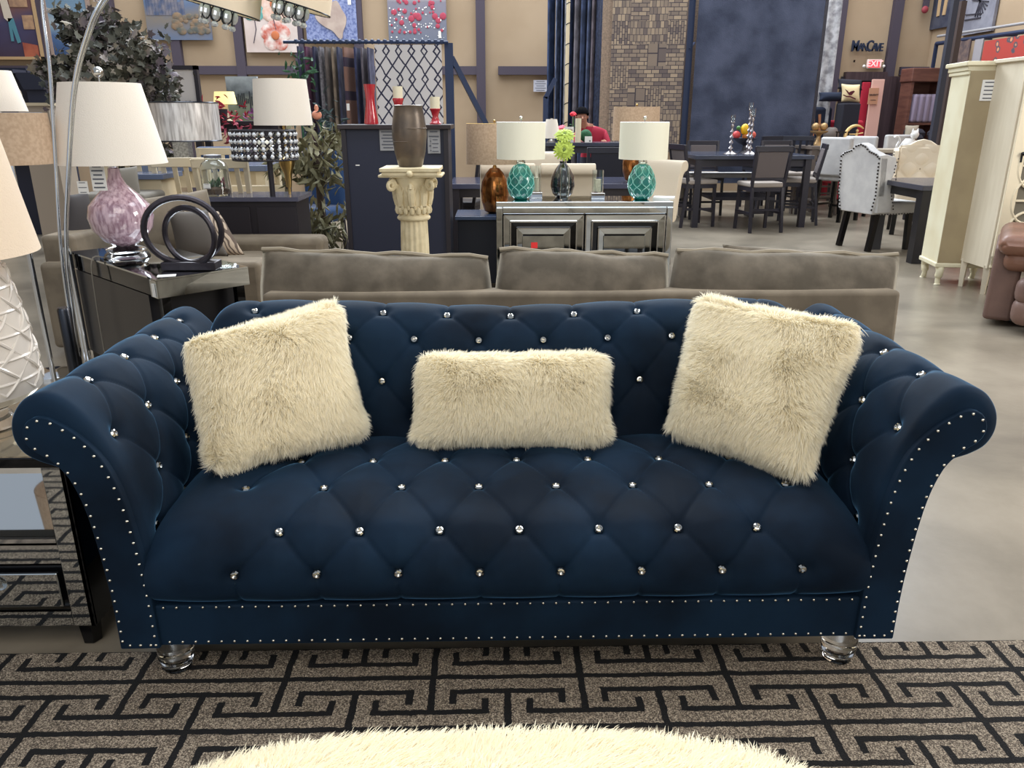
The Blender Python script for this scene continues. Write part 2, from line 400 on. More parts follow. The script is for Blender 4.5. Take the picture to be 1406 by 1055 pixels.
# base rail
MB().box((0, 0.465, 0.1775), (1.80, 0.93, 0.119)).build('base_rail', mvel, sofa, bevel=0.006)
for zz, n_ in ((0.2350, 54), (0.130, 54)):
    for k in range(n_):
        loc = Vector((-0.872 + 1.744 * k / (n_ - 1), -0.0005 if zz < .2 else -0.004, zz))
        if nail_count[0] < 100 and zz < 0.2 and k % 3 == 0: place(NAIL, 'n', loc, (0, -1, 0)); nail_count[0] += 1
        else: nails_rest.append(loc)
mb = MB()
for q in nails_rest: 
    base = len(mb.v)
    for r_, h_ in ((0.0038, -0.001), (0.0034, 0.0013), (0.002, 0.0026)):
        for i in range(8): mb.v.append((q.x + r_ * math.cos(i * PI / 4), q.y - h_, q.z + r_ * math.sin(i * PI / 4)))
    for kk in range(2):
        for i in range(8): mb.f.append((base + kk * 8 + i, base + kk * 8 + (i + 1) % 8, base + kk * 8 + 8 + (i + 1) % 8, base + kk * 8 + 8 + i))
    mb.f.append(tuple(base + 16 + i for i in range(8)))
o = mb.build('nailhead_trim', mnail, sofa); o['kind'] = 'stuff'
# back
BACK = [(2.30, 0.36), (2.315, 0.47), (2.335, 0.58), (2.36, 0.68), (2.39, 0.76), (2.44, 0.815), (2.50, 0.832), (2.56, 0.815), (2.60, 0.76), (2.59, 0.70), (2.57, 0.62), (2.57, 0.4), (2.57, 0.12)]
brow = [(2.455, 0.823, [-.775 + .2055 * k for k in range(9)]), (2.385, 0.748, [-.672 + .2055 * k for k in range(8)]), (2.34, 0.61, [-.775 + .2055 * k for k in range(9)]), (2.317, 0.49, [-.672 + .2055 * k for k in range(8)])]
bb = []; ridx = []
for (pa, pb, xs) in brow: ridx.append(list(range(len(bb), len(bb) + len(xs)))); bb += [(x - SX, pa, pb) for x in xs if x - SX > -0.83]
ridx = []; n0 = 0
for (pa, pb, xs) in brow:
    c = len([x for x in xs if x - SX > -0.83]); ridx.append(list(range(n0, n0 + c))); n0 += c
bcr = []
for r0, r1 in zip(ridx[:-1], ridx[1:]):
    for i in r0:
        for j in r1:
            if abs(bb[i][0] - bb[j][0]) < 0.13: bcr.append((i, j))
for i in ridx[0]: bcr.append((i, (0, 0.16)))
def back_fn(U, a, b):
    e = np.clip((np.abs(U) - 0.83) / 0.12, 0, 1); top = np.clip((b - 0.6) / 0.2, 0, 1)
    c = np.exp(-((U - 0.0) / 0.42) ** 2)
    return (U + 0 * a, a - YF + 0 * U, b - top * (0.085 * (1 - np.sqrt(1 - e ** 2 * 0.999)) + 0.022 * c))
o, pos = tufted('backrest', BACK, back_fn, -0.95, 0.95, bb, bcr, mvel, sofa, puff=0.006, dim=0.015)
for P0, N in pos: place(BTN, 'b', P0, N)
for sx_ in (-1, 1):
    for yy_ in (0.052, 0.85):
        MB().lathe([(0.030, 0.013), (0.036, 0.018), (0.034, 0.030), (0.041, 0.036), (0.043, 0.042), (0.040, 0.048), (0.046, 0.055), (0.047, 0.119), (0.044, 0.12)], 28, (sx_ * 0.885, yy_, 0)).build('foot', macr, sofa, ang=25)
# ================================================================ FUR
mfur = mat('cream_faux_fur', (255, 248, 229), 0.8, sheen=0.3, spec=0.2)
_nt = mfur.node_tree; _tr = _nt.nodes.new('ShaderNodeBsdfTranslucent'); _tr.inputs[0].default_value = lin((255, 249, 231)); _mx = _nt.nodes.new('ShaderNodeMixShader'); _mx.inputs[0].default_value = 0.5
_nt.links.new(_nt.nodes['Principled BSDF'].outputs[0], _mx.inputs[1]); _nt.links.new(_tr.outputs[0], _mx.inputs[2]); _nt.links.new(_mx.outputs[0], _nt.nodes['Material Output'].inputs[0])
def fur_mesh(name, V, Fc, n, length, m, seed=1, comb=(0, 0, -1), combw=0.55, lean=0.5, wid=0.0007, clump=0.38, lf=None):
    rng = np.random.default_rng(seed)
    V = np.asarray(V, float); Fc = np.asarray(Fc)
    tri = np.concatenate([Fc[:, [0, 1, 2]], Fc[:, [0, 2, 3]]]); a, b, c = V[tri[:, 0]], V[tri[:, 1]], V[tri[:, 2]]
    cr = np.cross(b - a, c - a); ar = np.linalg.norm(cr, axis=1) + 1e-12; N = cr / ar[:, None]
    idx = rng.choice(len(tri), n, p=ar / ar.sum()); r1 = np.sqrt(rng.random(n))[:, None]; r2 = rng.random(n)[:, None]
    P = (1 - r1) * a[idx] + r1 * (1 - r2) * b[idx] + r1 * r2 * c[idx]; Nn = N[idx]
    cb = np.array(comb, float)[None]; cb = cb - (Nn * cb).sum(1)[:, None] * Nn
    # smooth swirl
    def sw(P, s, ph): return np.stack([np.sin(P[:, 0] * s + ph) + np.cos(P[:, 2] * s * 1.3 + ph * 2), np.sin(P[:, 1] * s * 1.1 + ph * 3), np.sin(P[:, 2] * s + ph * 1.7) + np.cos(P[:, 0] * s * .8 + ph)], 1)
    swv = sw(P, 17, seed) * 0.22 + sw(P, 41, seed * 2.3) * 0.16
    swv -= (swv * Nn).sum(1)[:, None] * Nn
    D = Nn * lean + cb * combw + swv + rng.normal(0, 0.16, (n, 3)); D /= np.linalg.norm(D, axis=1)[:, None]
    ln = length * (0.65 + 0.5 * rng.random(n))[:, None]
    if lf is not None: ln = ln * lf(P)[:, None]
    T = P + D * ln + np.array([0, 0, -0.25]) * ln
    # clumps
    nc = max(20, n // 45); ci = rng.choice(n, nc, replace=False); key = {}
    cell = 0.02
    g = np.floor(P[ci] / cell).astype(int)
    for k_, q in zip(ci, map(tuple, g)): key.setdefault(q, []).append(k_)
    gp = np.floor(P / cell).astype(int); best = np.arange(n)
    lst = {q: np.array(v_) for q, v_ in key.items()}
    for i, q in enumerate(map(tuple, gp)):
        v_ = lst.get(q)
        if v_ is not None: best[i] = v_[i % len(v_)] if len(v_) == 1 else v_[np.argmin(((P[v_] - P[i]) ** 2).sum(1))]
    cl = clump * rng.random(n)[:, None] ** 0.5
    T = T * (1 - cl) + T[best] * cl
    M1 = P + (T - P) * 0.35 + Nn * ln * 0.10; M2 = P + (T - P) * 0.7 + Nn * ln * 0.08
    view = rng.normal(0, 1, (n, 3)) * 0.6 + np.array([0, -1, 0.3]); W = np.cross(T - P, view); W /= np.linalg.norm(W, axis=1)[:, None] + 1e-9
    w0 = wid * (0.7 + 0.6 * rng.random(n))[:, None]
    S = np.stack([P - W * w0, P + W * w0, M1 - W * w0, M1 + W * w0, M2 - W * w0 * .7, M2 + W * w0 * .7, T], 1).reshape(-1, 3)
    o0 = np.arange(n)[:, None] * 7 + len(V)
    q = np.concatenate([o0 + np.array([[0, 1, 3, 2]]), o0 + np.array([[2, 3, 5, 4]])]); t = o0 + np.array([[4, 5, 6]])
    org = V.mean(0); org[2] = V[:, 2].min()
    ob = raw_mesh(name, np.concatenate([V, S]) - org, [np.concatenate([Fc, q]), t], m)
    ob.location = org; return ob
def quad_pillow(c, th, nu=34, nv=30, pinch=0.06, bulge=0.0, sag=0.0):
    """c = TL, TR, BR, BL world corners; closed pillow; returns V, F (numpy)"""
    c = [Vector(q) for q in c]; nrm = ((c[1] - c[0]).cross(c[3] - c[0])).normalized(); V = []; Fc = []
    cen = sum(c, Vector()) / 4
    for side in (1, -1):
        for j in range(nv):
            for i in range(nu):
                u = i / (nu - 1); v_ = j / (nv - 1); x = 2 * u - 1; y = 2 * v_ - 1
                xs = u + pinch * math.sin(PI * v_) * (0.5 - u) * 1.0; ys = v_ + pinch * math.sin(PI * u) * (0.5 - v_)
                p = c[0].lerp(c[1], xs).lerp(c[3].lerp(c[2], xs), ys)
                t = (max(0, (1 - abs(x) ** 2.6)) * max(0, (1 - abs(y) ** 2.6))) ** 0.5
                V.append(p + nrm * side * th / 2 * t)
    def g(s_, i, j): return s_ * nu * nv + j * nu + i
    for j in range(nv - 1):
        for i in range(nu - 1):
            Fc.append((g(0, i, j), g(0, i, j + 1), g(0, i + 1, j + 1), g(0, i + 1, j))); Fc.append((g(1, i, j), g(1, i + 1, j), g(1, i + 1, j + 1), g(1, i, j + 1)))
    V = np.array([tuple(v_) for v_ in V]); Fc = np.array(Fc)
    # outward check
    a, b, c_ = V[Fc[:, 0]], V[Fc[:, 1]], V[Fc[:, 2]]; N = np.cross(b - a, c_ - a); mid = (a + c_) / 2 - np.array(cen)
    s_ = (N * mid).sum()
    if s_ < 0: Fc = Fc[:, ::-1]
    return V, Fc
# left pillow, leaning into the left corner
def ap(px, py, Y): return aty(px, py, Y)
V, Fc = quad_pillow([ap(253, 470, 2.12), ap(462, 416, 2.36), ap(500, 590, 2.20), atz(290, 645, .49)], 0.15)
o = fur_mesh('fur_pillow', V, Fc, 120000, 0.038, mfur, 3); tag(o, 'square cream faux fur pillow leaning on the left arm of the blue sofa', 'pillow')
V, Fc = quad_pillow([ap(962, 408, 2.36), ap(1180, 447, 2.10), atz(1106, 652, .49), ap(922, 588, 2.20)], 0.15)
o = fur_mesh('fur_pillow', V, Fc, 120000, 0.038, mfur, 5); tag(o, 'square cream faux fur pillow leaning on the right arm of the blue sofa', 'pillow')
V, Fc = quad_pillow([ap(576, 490, 2.27), ap(830, 489, 2.27), ap(834, 601, 2.17), ap(572, 601, 2.17)], 0.13, pinch=0.03)
o = fur_mesh('fur_pillow', V, Fc, 95000, 0.038, mfur, 8); tag(o, 'small oblong cream faux fur pillow at the middle of the blue sofa', 'pillow')
# ottoman in front
def ottoman():
    zt = 0.47; far = atz(680, 1000, zt).y + 0.045; cx = -0.0; hx = 0.60; hy = 0.36; cy = far - hy
    cx = (atz(270, 1050, zt).x + atz(1088, 1050, zt).x) / 2
    V = []; nu = 72; prof = [(0.0, 0.482), (0.35, 0.481), (0.65, 0.478), (0.86, 0.468), (0.96, 0.445), (1.0, 0.40), (1.0, 0.30), (1.0, 0.22), (0.98, 0.16), (0.6, 0.15), (0.0, 0.15)]
    for (r_, z_) in prof:
        for i in range(nu):
            a = 2 * PI * i / nu; ca, sa = math.cos(a), math.sin(a); ex = 2 / 3.0
            V.append((cx + hx * max(r_, 1e-3) * math.copysign(abs(ca) ** ex, ca), cy + hy * max(r_, 1e-3) * math.copysign(abs(sa) ** ex, sa), z_ - 0.02))
    Fc = [(k_ * nu + i, (k_ + 1) * nu + i, (k_ + 1) * nu + (i + 1) % nu, k_ * nu + (i + 1) % nu) for k_ in range(len(prof) - 1) for i in range(nu)]
    V = np.array(V); Fc = np.array(Fc)
    t = thing('fur_ottoman', 'long cream faux fur ottoman in front of the blue sofa, cut off at the bottom', 'ottoman', (cx, cy, 0.012))
    o = fur_mesh('fur_cushion', V, Fc, 150000, 0.033, mfur, 11, comb=(0.3, 0.2, -1), wid=0.0008)
    o.location = Vector(o.location) - t.location; o.parent = t
    ml = mat('black_wood_leg', (20, 18, 18), 0.4)
    for a_ in (-1, 1):
        for b_ in (-1, 1): MB().lathe([(0.015, 0.0), (0.025, 0.14)], 12, (a_ * (hx - .14), b_ * (hy - .12), 0)).build('leg', ml, t)
ottoman()
# ================================================================ MATERIALS FOR THE SHOP FLOOR
mtaupe = mat('taupe_velour', (106, 95, 80), 0.85, noise=((124, 112, 95), 7, 5), bump=(0.2, 12), sheen=0.5, sheen_col=(220, 205, 180))
mtaupe2 = mat('taupe_velour_cushion', (88, 80, 68), 0.85, noise=((112, 102, 88), 9, 5), bump=(0.3, 14), sheen=0.6, sheen_col=(220, 210, 190))
mdark = mat('espresso_wood', (38, 34, 40), 0.45)
mnavyw = mat('dark_blue_black_paint', (26, 30, 42), 0.45)
mmir = mat('mirror_glass', (205, 210, 212), 0.03, metal=1.0)
mmird = mat('smoked_mirror', (60, 62, 66), 0.06, metal=1.0)
mchr = mat('polished_chrome', (225, 228, 232), 0.08, metal=1.0)
mchd = mat('dark_gunmetal', (70, 72, 78), 0.25, metal=1.0)
mshade = mat('white_linen_shade', (232, 222, 208), 0.9, bump=(0.2, 220))
mshadec = mat('cream_linen_shade', (238, 234, 212), 0.9, bump=(0.2, 220))
mshadeb = mat('tan_linen_shade', (190, 164, 138), 0.9, noise=((176, 150, 124), 60, 2))
mblack = mat('black_lacquer', (12, 12, 14), 0.2)
mclear = mat('clear_glass', (245, 250, 250), 0.02, trans=1.0, ior=1.45)
mpaper = mat('paper_tag', (232, 230, 225), 0.8)
mink = mat('print_ink', (90, 92, 100), 0.8)
mbrass = mat('brushed_brass', (190, 160, 100), 0.3, metal=1.0)
mcream = mat('cream_paint', (222, 212, 184), 0.6)
mgold = mat('amber_mercury_glass', (120, 70, 34), 0.15, metal=0.8, noise=((165, 110, 60), 18, 5))
def DE(Y, z): return Y * math.cos(PIT) + (H - z) * math.sin(PIT)
def S(px, Y, z=0.9): return px * DE(Y, z) / F
def soft(o, wd=0.03, seg=4):
    md = o.modifiers.new('round', 'BEVEL'); md.width = wd; md.segments = seg; md.limit_method = 'ANGLE'; md.harden_normals = False
    return o
def rbox(name, c, d, m, parent=None, r=0.03, **k):
    o = MB().box(c, d, **k).build(name, m, parent); o.data.shade_smooth(); return soft(o, r)
def cushion(name, c, th, m, parent=None, pinch=0.02, n=26, piping=None, wob=0.0):
    V, Fc = quad_pillow(c, th, n, n, pinch)
    org = Vector(V.mean(0)); org.z = V[:, 2].min()
    if wob:
        V = np.array([tuple(Vector(v) + Vector(noise.noise_vector(Vector(v) * 6)) * wob) for v in V])
    base = parent.location if parent else org
    o = raw_mesh(name, V - np.array(base), Fc, m, parent)
    if not parent: o.location = org
    bm = bmesh.new(); bm.from_mesh(o.data); bmesh.ops.remove_doubles(bm, verts=bm.verts, dist=0.002); bm.to_mesh(o.data); bm.free(); o.data.shade_smooth()
    return o
def drum(mb, r0, r1, z0, z1, n=40, th=0.003, c=(0, 0, 0), sx=1, sy=1):
    "open shade, r0 at the bottom"
    return mb.lathe([(r0 - th, z0), (r0, z0), (r1, z1), (r1 - th, z1), (r0 - th, z0)], n, c, cap=False, sx=sx, sy=sy)
def paper(parent, c, wd, ht, rz=0, lines=5, name='price_tag', m=None):
    "paper card facing -y with printed lines"
    MB().box(c, (wd, 0.003, ht), rz=rz).build(name, m or mpaper, parent)
    mb = MB()
    for i in range(lines):
        mb.box((c[0], c[1] - 0.003, c[2] + ht * (0.38 - 0.76 * i / max(1, lines - 1))), (wd * (0.78 if i % 2 else 0.6), 0.001, ht * 0.05), rz=rz)
    mb.build('print', mink, parent)
# ---------------------------------------------------------------- taupe sofa behind
t = thing('taupe_sofa', 'long taupe velour sofa standing back to back with the blue sofa', 'sofa', (0.36, 3.10, 0))
xl, xr = -1.31, 1.31
rbox('back_frame', (0, 0.08, 0.41), (xr - xl, 0.16, 0.62), mtaupe, t, 0.02, rx=math.radians(-4))
rbox('seat_base', (0, 0.56, 0.26), (xr - xl - .1, 0.86, 0.30), mtaupe, t, 0.03)
for s_ in (-1, 1):
    rbox('arm', (s_ * 1.31, 0.64, 0.27), (0.26, 0.92, 0.42), mtaupe, t, 0.12)
    for y_ in (0.08, 0.9): MB().lathe([(0.02, 0), (0.03, 0.11)], 12, (s_ * 1.15, y_, 0)).build('leg', mdark, t)
for i in range(3): rbox('seat_cushion', (-0.82 + 0.82 * i, 0.62, 0.46), (0.80, 0.72, 0.16), mtaupe, t, 0.05)
for (a, b, y0, y1) in ((352, 676, 344, 354), (678, 923, 343, 352), (921, 1238, 344, 352)):
    TL = aty(a + 8, y0, 3.30); TR = aty(b - 6, y1, 3.30); BR = aty(b - 2, 352, 3.22); BL = aty(a, 352, 3.22); BR.z = BL.z = 0.56
    o = cushion('back_cushion', [TL, TR, BR, BL], 0.19, mtaupe2, t, pinch=-0.02, wob=0.012)
    path = [TL.lerp(TR, k / 12.0) - t.location + Vector((0, -0.004, 0.004)) + Vector((0, 0, 0.006 * math.sin(k * 1.9 + a))) for k in range(13)]
    MB().tube(path, 0.010, 6).build('piping', mat('piping_velour', (150, 138, 118), .85), o)
o = cushion('throw_pillow', [aty(992, 336, 3.42), aty(1232, 353, 3.42), aty(1225, 400, 3.5), aty(990, 400, 3.5)], 0.12, mtaupe2, None, 0.05)
tag(o, 'taupe throw pillow peeking over the right end of the long taupe sofa', 'pillow')
# ---------------------------------------------------------------- taupe loveseat at the left
LS = Vector((-1.9, 4.7, 0)); t = thing('taupe_loveseat', 'taupe loveseat facing right behind the rotated mirrored table', 'sofa', LS)
def W(v): return Vector(v) - LS
xb = aty(355, 350, 4.7).x; xf = aty(441, 310, 5.6).x; xa = aty(60, 400, 4.7).x
rbox('arm', W(((xa + xb) / 2, 4.80, 0.31)), (xb - xa, 0.22, 0.53), mtaupe, t, 0.03)
rbox('arm', W(((xa + xf) / 2, 5.72, 0.315)), (xf - xa, 0.24, 0.55), mtaupe, t, 0.05)
rbox('back_frame', W((xa + .1, 5.26, 0.40)), (0.2, 1.0, 0.66), mtaupe, t, 0.03)
rbox('seat_base', W(((xa + xb) / 2, 5.26, 0.26)), (xb - xa - .1, 0.8, 0.3), mtaupe, t, 0.03)
rbox('seat_cushion', W(((xa + xb) / 2 + .1, 5.26, 0.43)), (xb - xa - .3, 0.76, 0.14), mtaupe, t, 0.05)
for x_ in (xa + .1, xb - .1):
    for y_ in (4.80, 5.7): MB().lathe([(0.02, 0), (0.03, 0.06)], 12, W((x_, y_, 0))).build('leg', mdark, t)
cushion('back_cushion', [aty(172, 276, 5.02), aty(284, 260, 5.5), aty(303, 345, 5.45), aty(196, 352, 4.95)], 0.2, mtaupe, t, 0.0, wob=0.01)
o = cushion('throw_pillow', [aty(92, 268, 5.02), aty(120, 262, 5.12), aty(135, 345, 5.1), aty(84, 345, 4.98)], 0.12, mat('grey_velvet', (70, 66, 66), 0.8), None, 0.04); tag(o, 'dark grey pillow on the taupe loveseat behind the pink glass lamp', 'pillow')
mz = mat('brown_striped_fur_fabric', (150, 132, 112), 0.9)
(zx, zy, zz), tc = coords(mz); nn = nz(mz, 6, 2, tc.outputs['Object'])
st = ((zx * 40.0 + zz * 26.0 + X(mz.node_tree, nn.outputs[0]) * 6.0).frac() - 0.5).abs().gt(0.28)
mix_by(mz, st, (176, 158, 138), (96, 82, 72))
o = cushion('throw_pillow', [aty(230, 290, 4.90), aty(284, 288, 5.05), aty(314, 352, 4.95), aty(244, 356, 4.9)], 0.13, mat('dark_taupe_fabric', (84, 78, 72), 0.85), None, 0.05); tag(o, 'plain dark taupe pillow on the loveseat in front of the striped one', 'pillow')
o = cushion('throw_pillow', [aty(250, 290, 5.12), aty(300, 290, 5.3), aty(336, 350, 5.15), aty(266, 356, 5.1)], 0.14, mz, None, 0.05); tag(o, 'brown wavy striped pillow on the loveseat, right of the plain dark one', 'pillow')
o = cushion('throw_pillow', [aty(150, 232, 5.9), aty(188, 228, 6.0), aty(195, 275, 5.9), aty(145, 275, 5.9)], 0.12, mat('olive_grey_velvet', (112, 106, 96), 0.8), None, 0.04); tag(o, 'olive grey pillow behind the pink glass lamp', 'pillow')
t = thing('upholstered_bench', 'olive upholstered bench behind the loveseat, under the olive grey pillow', 'bench', (aty(168, 275, 6.0).x, 6.0, 0)); hb_ = aty(168, 265, 5.9).z
rbox('seat', (0, 0, hb_ - .08), (.5, .4, .16), mat('olive_grey_velvet', (112, 106, 96), 0.8), t, .03)
for a_ in (-1, 1):
    for b_ in (-1, 1): MB().box((a_ * .2, b_ * .15, hb_ / 2 - .08), (.04, .04, hb_ - .16)).build('leg', mdark, t)
# ---------------------------------------------------------------- rotated mirrored table with lamp and sculpture
N0 = Vector((-1.54, 3.53, 0)); ea = Vector((-.7071, .7071, 0)); eb = Vector((.7071, .7071, 0))
t = thing('mirrored_table', 'mirrored table with dark sides standing at an angle behind the left sofa arm', 'table', N0, math.radians(135))
# local x runs along ea (back left), local -y runs along eb (back right)
LA, LB = 1.12, 0.45
MB().box((LA / 2, -LB / 2, 0.70), (LA, LB, 0.008)).build('table_top', mmir, t)
MB().box((LA / 2, -LB / 2, 0.655), (LA - .01, LB - .01, 0.078)).build('mirrored_apron', mmird, t)
MB().box((0.035, 0.001, 0.655), (0.07, 0.008, 0.08)).box((0.004, -LB / 2, 0.655), (0.008, LB, 0.08)).build('mirrored_trim', mmir, t)
MB().box((LA / 2 + .05, -LB / 2, 0.38), (LA - .16, LB - .01, 0.46)).build('dark_cabinet', mat('charcoal_panel', (30, 30, 34), 0.3), t)
for (x_, y_) in ((0.04, -0.04), (0.04, -LB + .04), (LA - .05, -LB + .05), (LA - .03, -0.03)):
    MB().box((x_, y_, 0.31), (0.04, 0.04, 0.62)).build('leg', mmird if x_ < 0.5 else mchr, t)
for q in (0.0, 0.05): MB().tube([(LA - q, 0.02, 0.02), (LA - q, 0.02, 0.73)], 0.013, 10).build('chrome_post', mchr, t)
paper(t, (0.028, 0.008, 0.65), 0.03, 0.06, rz=PI, lines=4, name='label_sticker')
tl = N0 + ea * 0.62 + eb * 0.12
p = atz(150, 356, .704) + Vector((.065, .065, 0))
def lamp_root(name, label, loc, rz=0, group=None): return thing(name, label, 'lamp', loc, rz, group)
t = lamp_root('table_lamp', 'pink speckled glass lamp with white shade on the rotated mirrored table', p)
k_ = DE(p.y, .9) / F
mpink = mat('pink_speckled_glass', (150, 118, 132), 0.08, noise=((205, 178, 188), 60, 4), coat=1.0, stretch=(1, 1, 0.25))
MB().lathe([(0.055, 0.0), (0.115, 0.004), (0.105, 0.02), (0.09, 0.03), (0.10, 0.045), (0.06, 0.06)], 20).build('crystal_base', macr, t)
MB().lathe([(0.05, 0.06), (0.10, 0.09), (0.145, 0.15), (0.158, 0.21), (0.145, 0.27), (0.10, 0.32), (0.05, 0.37), (0.032, 0.41), (0.028, 0.45)], 40).build('glass_body', mpink, t)
MB().lathe([(0.02, 0.45), (0.025, 0.46), (0.018, 0.48), (0.018, 0.50)], 16).build('neck', mchr, t)
drum(MB(), 0.262, 0.185, 0.475, 0.855, 48).build('lamp_shade', mshade, t)
MB().tube([(0, 0, 0.48), (0, 0, 0.89)], 0.004, 8).tube([(-.185, 0, .855), (.185, 0, .855)], 0.002, 6).build('harp', mchr, t)
MB().ball((0, 0, 0.905), 0.026, 14).build('finial', mcry, t)
paper(t, (-0.0, -0.17, 0.42), 0.07, 0.13, lines=6); paper(t, (-0.085, -0.165, 0.37), 0.05, 0.06, lines=3)
MB().tube(spline([(-.08, -.07, .008), (-.125, -.125, .006), (-.135, -.135, -.2), (-.14, -.13, -.45), (-.13, -.14, -.52)], 6), 0.0035, 6).build('power_cord', mat('clear_cord', (120, 115, 105), 0.4), t)
# ring sculpture
p = atz(264, 370, .704); t = thing('ring_sculpture', 'dark metal sculpture of two interlocking rings on the mirrored table', 'sculpture', p)
msc = mat('dark_pewter', (58, 54, 60), 0.35, metal=0.7, bump=(0.3, 20))
rr = S(48, p.y)
def ring(c, rx, rz_, ry, r, tilt):
    m = Matrix.Rotation(tilt, 3, 'Z') @ Matrix.Rotation(ry, 3, 'Y')
    return [Vector(c) + m @ Vector((rx * math.cos(a), 0, rz_ * math.sin(a))) for a in [2 * PI * i / 40 for i in range(40)]]
MB().tube(ring((-0.02, 0, 0.185), 0.175, 0.155, 0, 0, 0.15), 0.015, 8, True).build('large_ring', msc, t)
MB().tube(ring((0.015, -0.02, 0.165), 0.142, 0.13, 0, 0.12, -0.35), 0.014, 8, True).build('small_ring', msc, t)
MB().box((0.0, 0, 0.022), (0.26, 0.10, 0.04)).build('plinth', msc, t, bevel=0.006)
MB().box((-0.06, -0.16, 0.001), (0.08, 0.05, 0.0015), rz=0.3).build('price_tag', mpaper, t)
# ---------------------------------------------------------------- arc floor lamp with drum shades
YA = 3.3; base = Vector((aty(104, 520, YA).x, YA, 0))
t = thing('arc_floor_lamp', 'chrome arc floor lamp with crystal trimmed drum shades', 'lamp', base)
MB().lathe([(0.17, 0), (0.17, 0.02), (0.16, 0.028), (0.03, 0.03)], 32).build('base', mchr, t)
def pp(x, y, Y): return aty(x, y, Y) - base
low = [Vector((0, 0, 0.03)), pp(97, 450, YA), pp(88, 345, YA)]
arcA = spline([Vector((0, 0, 0.03)), pp(98, 450, YA), pp(84, 345, YA), pp(76, 220, YA), pp(68, 90, YA), pp(58, 0, YA), pp(62, -90, YA), pp(90, -150, YA), pp(150, -160, YA + .05), pp(230, -130, YA + .1), pp(306, -72, YA + .15)], 8)
arcB = spline([Vector((0.01, 0, 0.03)), pp(103, 450, YA), pp(91, 345, YA), pp(93, 240, YA), pp(101, 120, YA), pp(118, 50, YA), pp(140, 0, YA), pp(190, -70, YA + .05), pp(260, -90, YA + .1), pp(308, -60, YA + .15)], 8)
arcC = spline([Vector((0.0, 0.03, 0.03)), pp(103, 450, YA + .03), pp(92, 345, YA + .03), pp(95, 240, YA + .03), pp(104, 120, YA + .03), pp(124, 45, YA + .03), pp(150, -5, YA + .03), pp(230, -100, YA + .1), pp(340, -120, YA + .15), pp(408, -75, YA + .2)], 8)
for a_ in (arcA, arcB, arcC): MB().tube(a_, 0.0072, 10).build('arc_pole', mchr, t)
MB().lathe([(0.028, 0.16), (0.03, 0.165), (0.03, 0.62), (0.026, 0.63)], 20, (low[1].x * .9 - 0.01, 0, 0.0)).build('pole_sleeve', mchd, t)
mdr = mat('pale_glass_shade_lining', (222, 232, 214), 0.5, emit=(210, 220, 200), es=0.25)
for (x_, y_, Y_, rr) in ((308, -56, YA + .15, 0.155), (408, -60, YA + .2, 0.155)):
    c = pp(x_, y_ + 20, Y_); mb = MB(); tilt = Matrix.Rotation(math.radians(15), 3, 'Y')
    drum(mb, rr, rr * .93, -0.13, 0.07, 36); mb.v = [tuple(tilt @ Vector(q) + c) for q in mb.v]; sh = mb.build('drum_shade', mat('arc_lamp_cream_shade', (238, 222, 196), .9), t)
    mb = MB(); mb.lathe([(rr * .9, -0.118), (rr * .4, -0.112), (0.01, -0.112)], 32, cap=False); mb.v = [tuple(tilt @ Vector(q) + c) for q in mb.v]; mb.build('diffuser', mdr, sh)
    mb = MB()
    mb.tube([(rr * math.cos(a), rr * math.sin(a), -0.13) for a in [2 * PI * i / 32 for i in range(32)]], 0.003, 6, True); mb.v = [tuple(tilt @ Vector(q) + c) for q in mb.v]; mb.build('rim', mchd, sh)
    mb = MB(); mo = MB()
    for i in range(9):
        a = 2 * PI * i / 9; q = Vector((math.cos(a) * 0.06, math.sin(a) * 0.06, -0.150))
        mb.ball(q, 0.017, 10, 1.5); mb.ball(q + Vector((0, 0, -0.04)), 0.014, 8, 0.8)
        u_ = Vector((-math.sin(a), math.cos(a), 0))
        mo.tube([q + u_ * 0.021 * math.cos(e) + Vector((0, 0, 0.03 * math.sin(e))) for e in [2 * PI * j / 16 for j in range(16)]], 0.0025, 6, True)
    mb.v = [tuple(tilt @ Vector(q) + c) for q in mb.v]; mo.v = [tuple(tilt @ Vector(q) + c) for q in mo.v]
    mb.build('crystal_drops', mat('bright_crystal', (240, 244, 248), 0.08, metal=0.35, spec=1.0), sh, smooth=False); mo.build('crystal_loops', mchd, sh)
# ---------------------------------------------------------------- mirrored nightstand
nr = aty(132, 860, 1.83); X1 = nr.x; X0 = X1 - 0.62; YN = 1.83; DN = 0.42
t = thing('mirrored_nightstand', 'mirrored nightstand with open shelf and drawer at the left end of the blue sofa', 'nightstand', ((X0 + X1) / 2, YN, 0)); wN = X1 - X0
MB().box((0, DN / 2, 0.572), (wN + .01, DN + .01, 0.03)).build('table_top', mmird, t, bevel=0.004)
MB().box((0, DN / 2, 0.589), (wN + .01, DN + .01, 0.004)).build('top_glass', mat('beige_reflection_top', (200, 190, 170), 0.05, metal=0.8), t)  # beige of the reflection is painted into the mirror colour
for s_ in (-1, 1):
    MB().box((s_ * (wN / 2 - .006), DN / 2, 0.32), (0.012, DN, 0.48)).build('side_panel', mmird, t)
    MB().box((s_ * (wN / 2 - .03), 0.006, 0.32), (0.06, 0.012, 0.48)).build('mirrored_stile', mmir, t, bevel=0.003)
MB().box((0, DN - .01, 0.21), (wN - .02, 0.015, 0.26)).build('back_panel', mmir, t)
MB().box((0, DN / 2, 0.345), (wN - .03, DN - .03, 0.012)).build('shelf', mmir, t)
MB().box((0, 0.006, 0.345), (wN - .12, 0.012, 0.012)).box((0, 0.006, 0.328), (wN - .12, 0.010, 0.008)).build('shelf_edge', mchr, t)
MB().box((0, 0.010, 0.300), (wN - .12, 0.012, 0.05)).build('upper_rail', mmir, t)
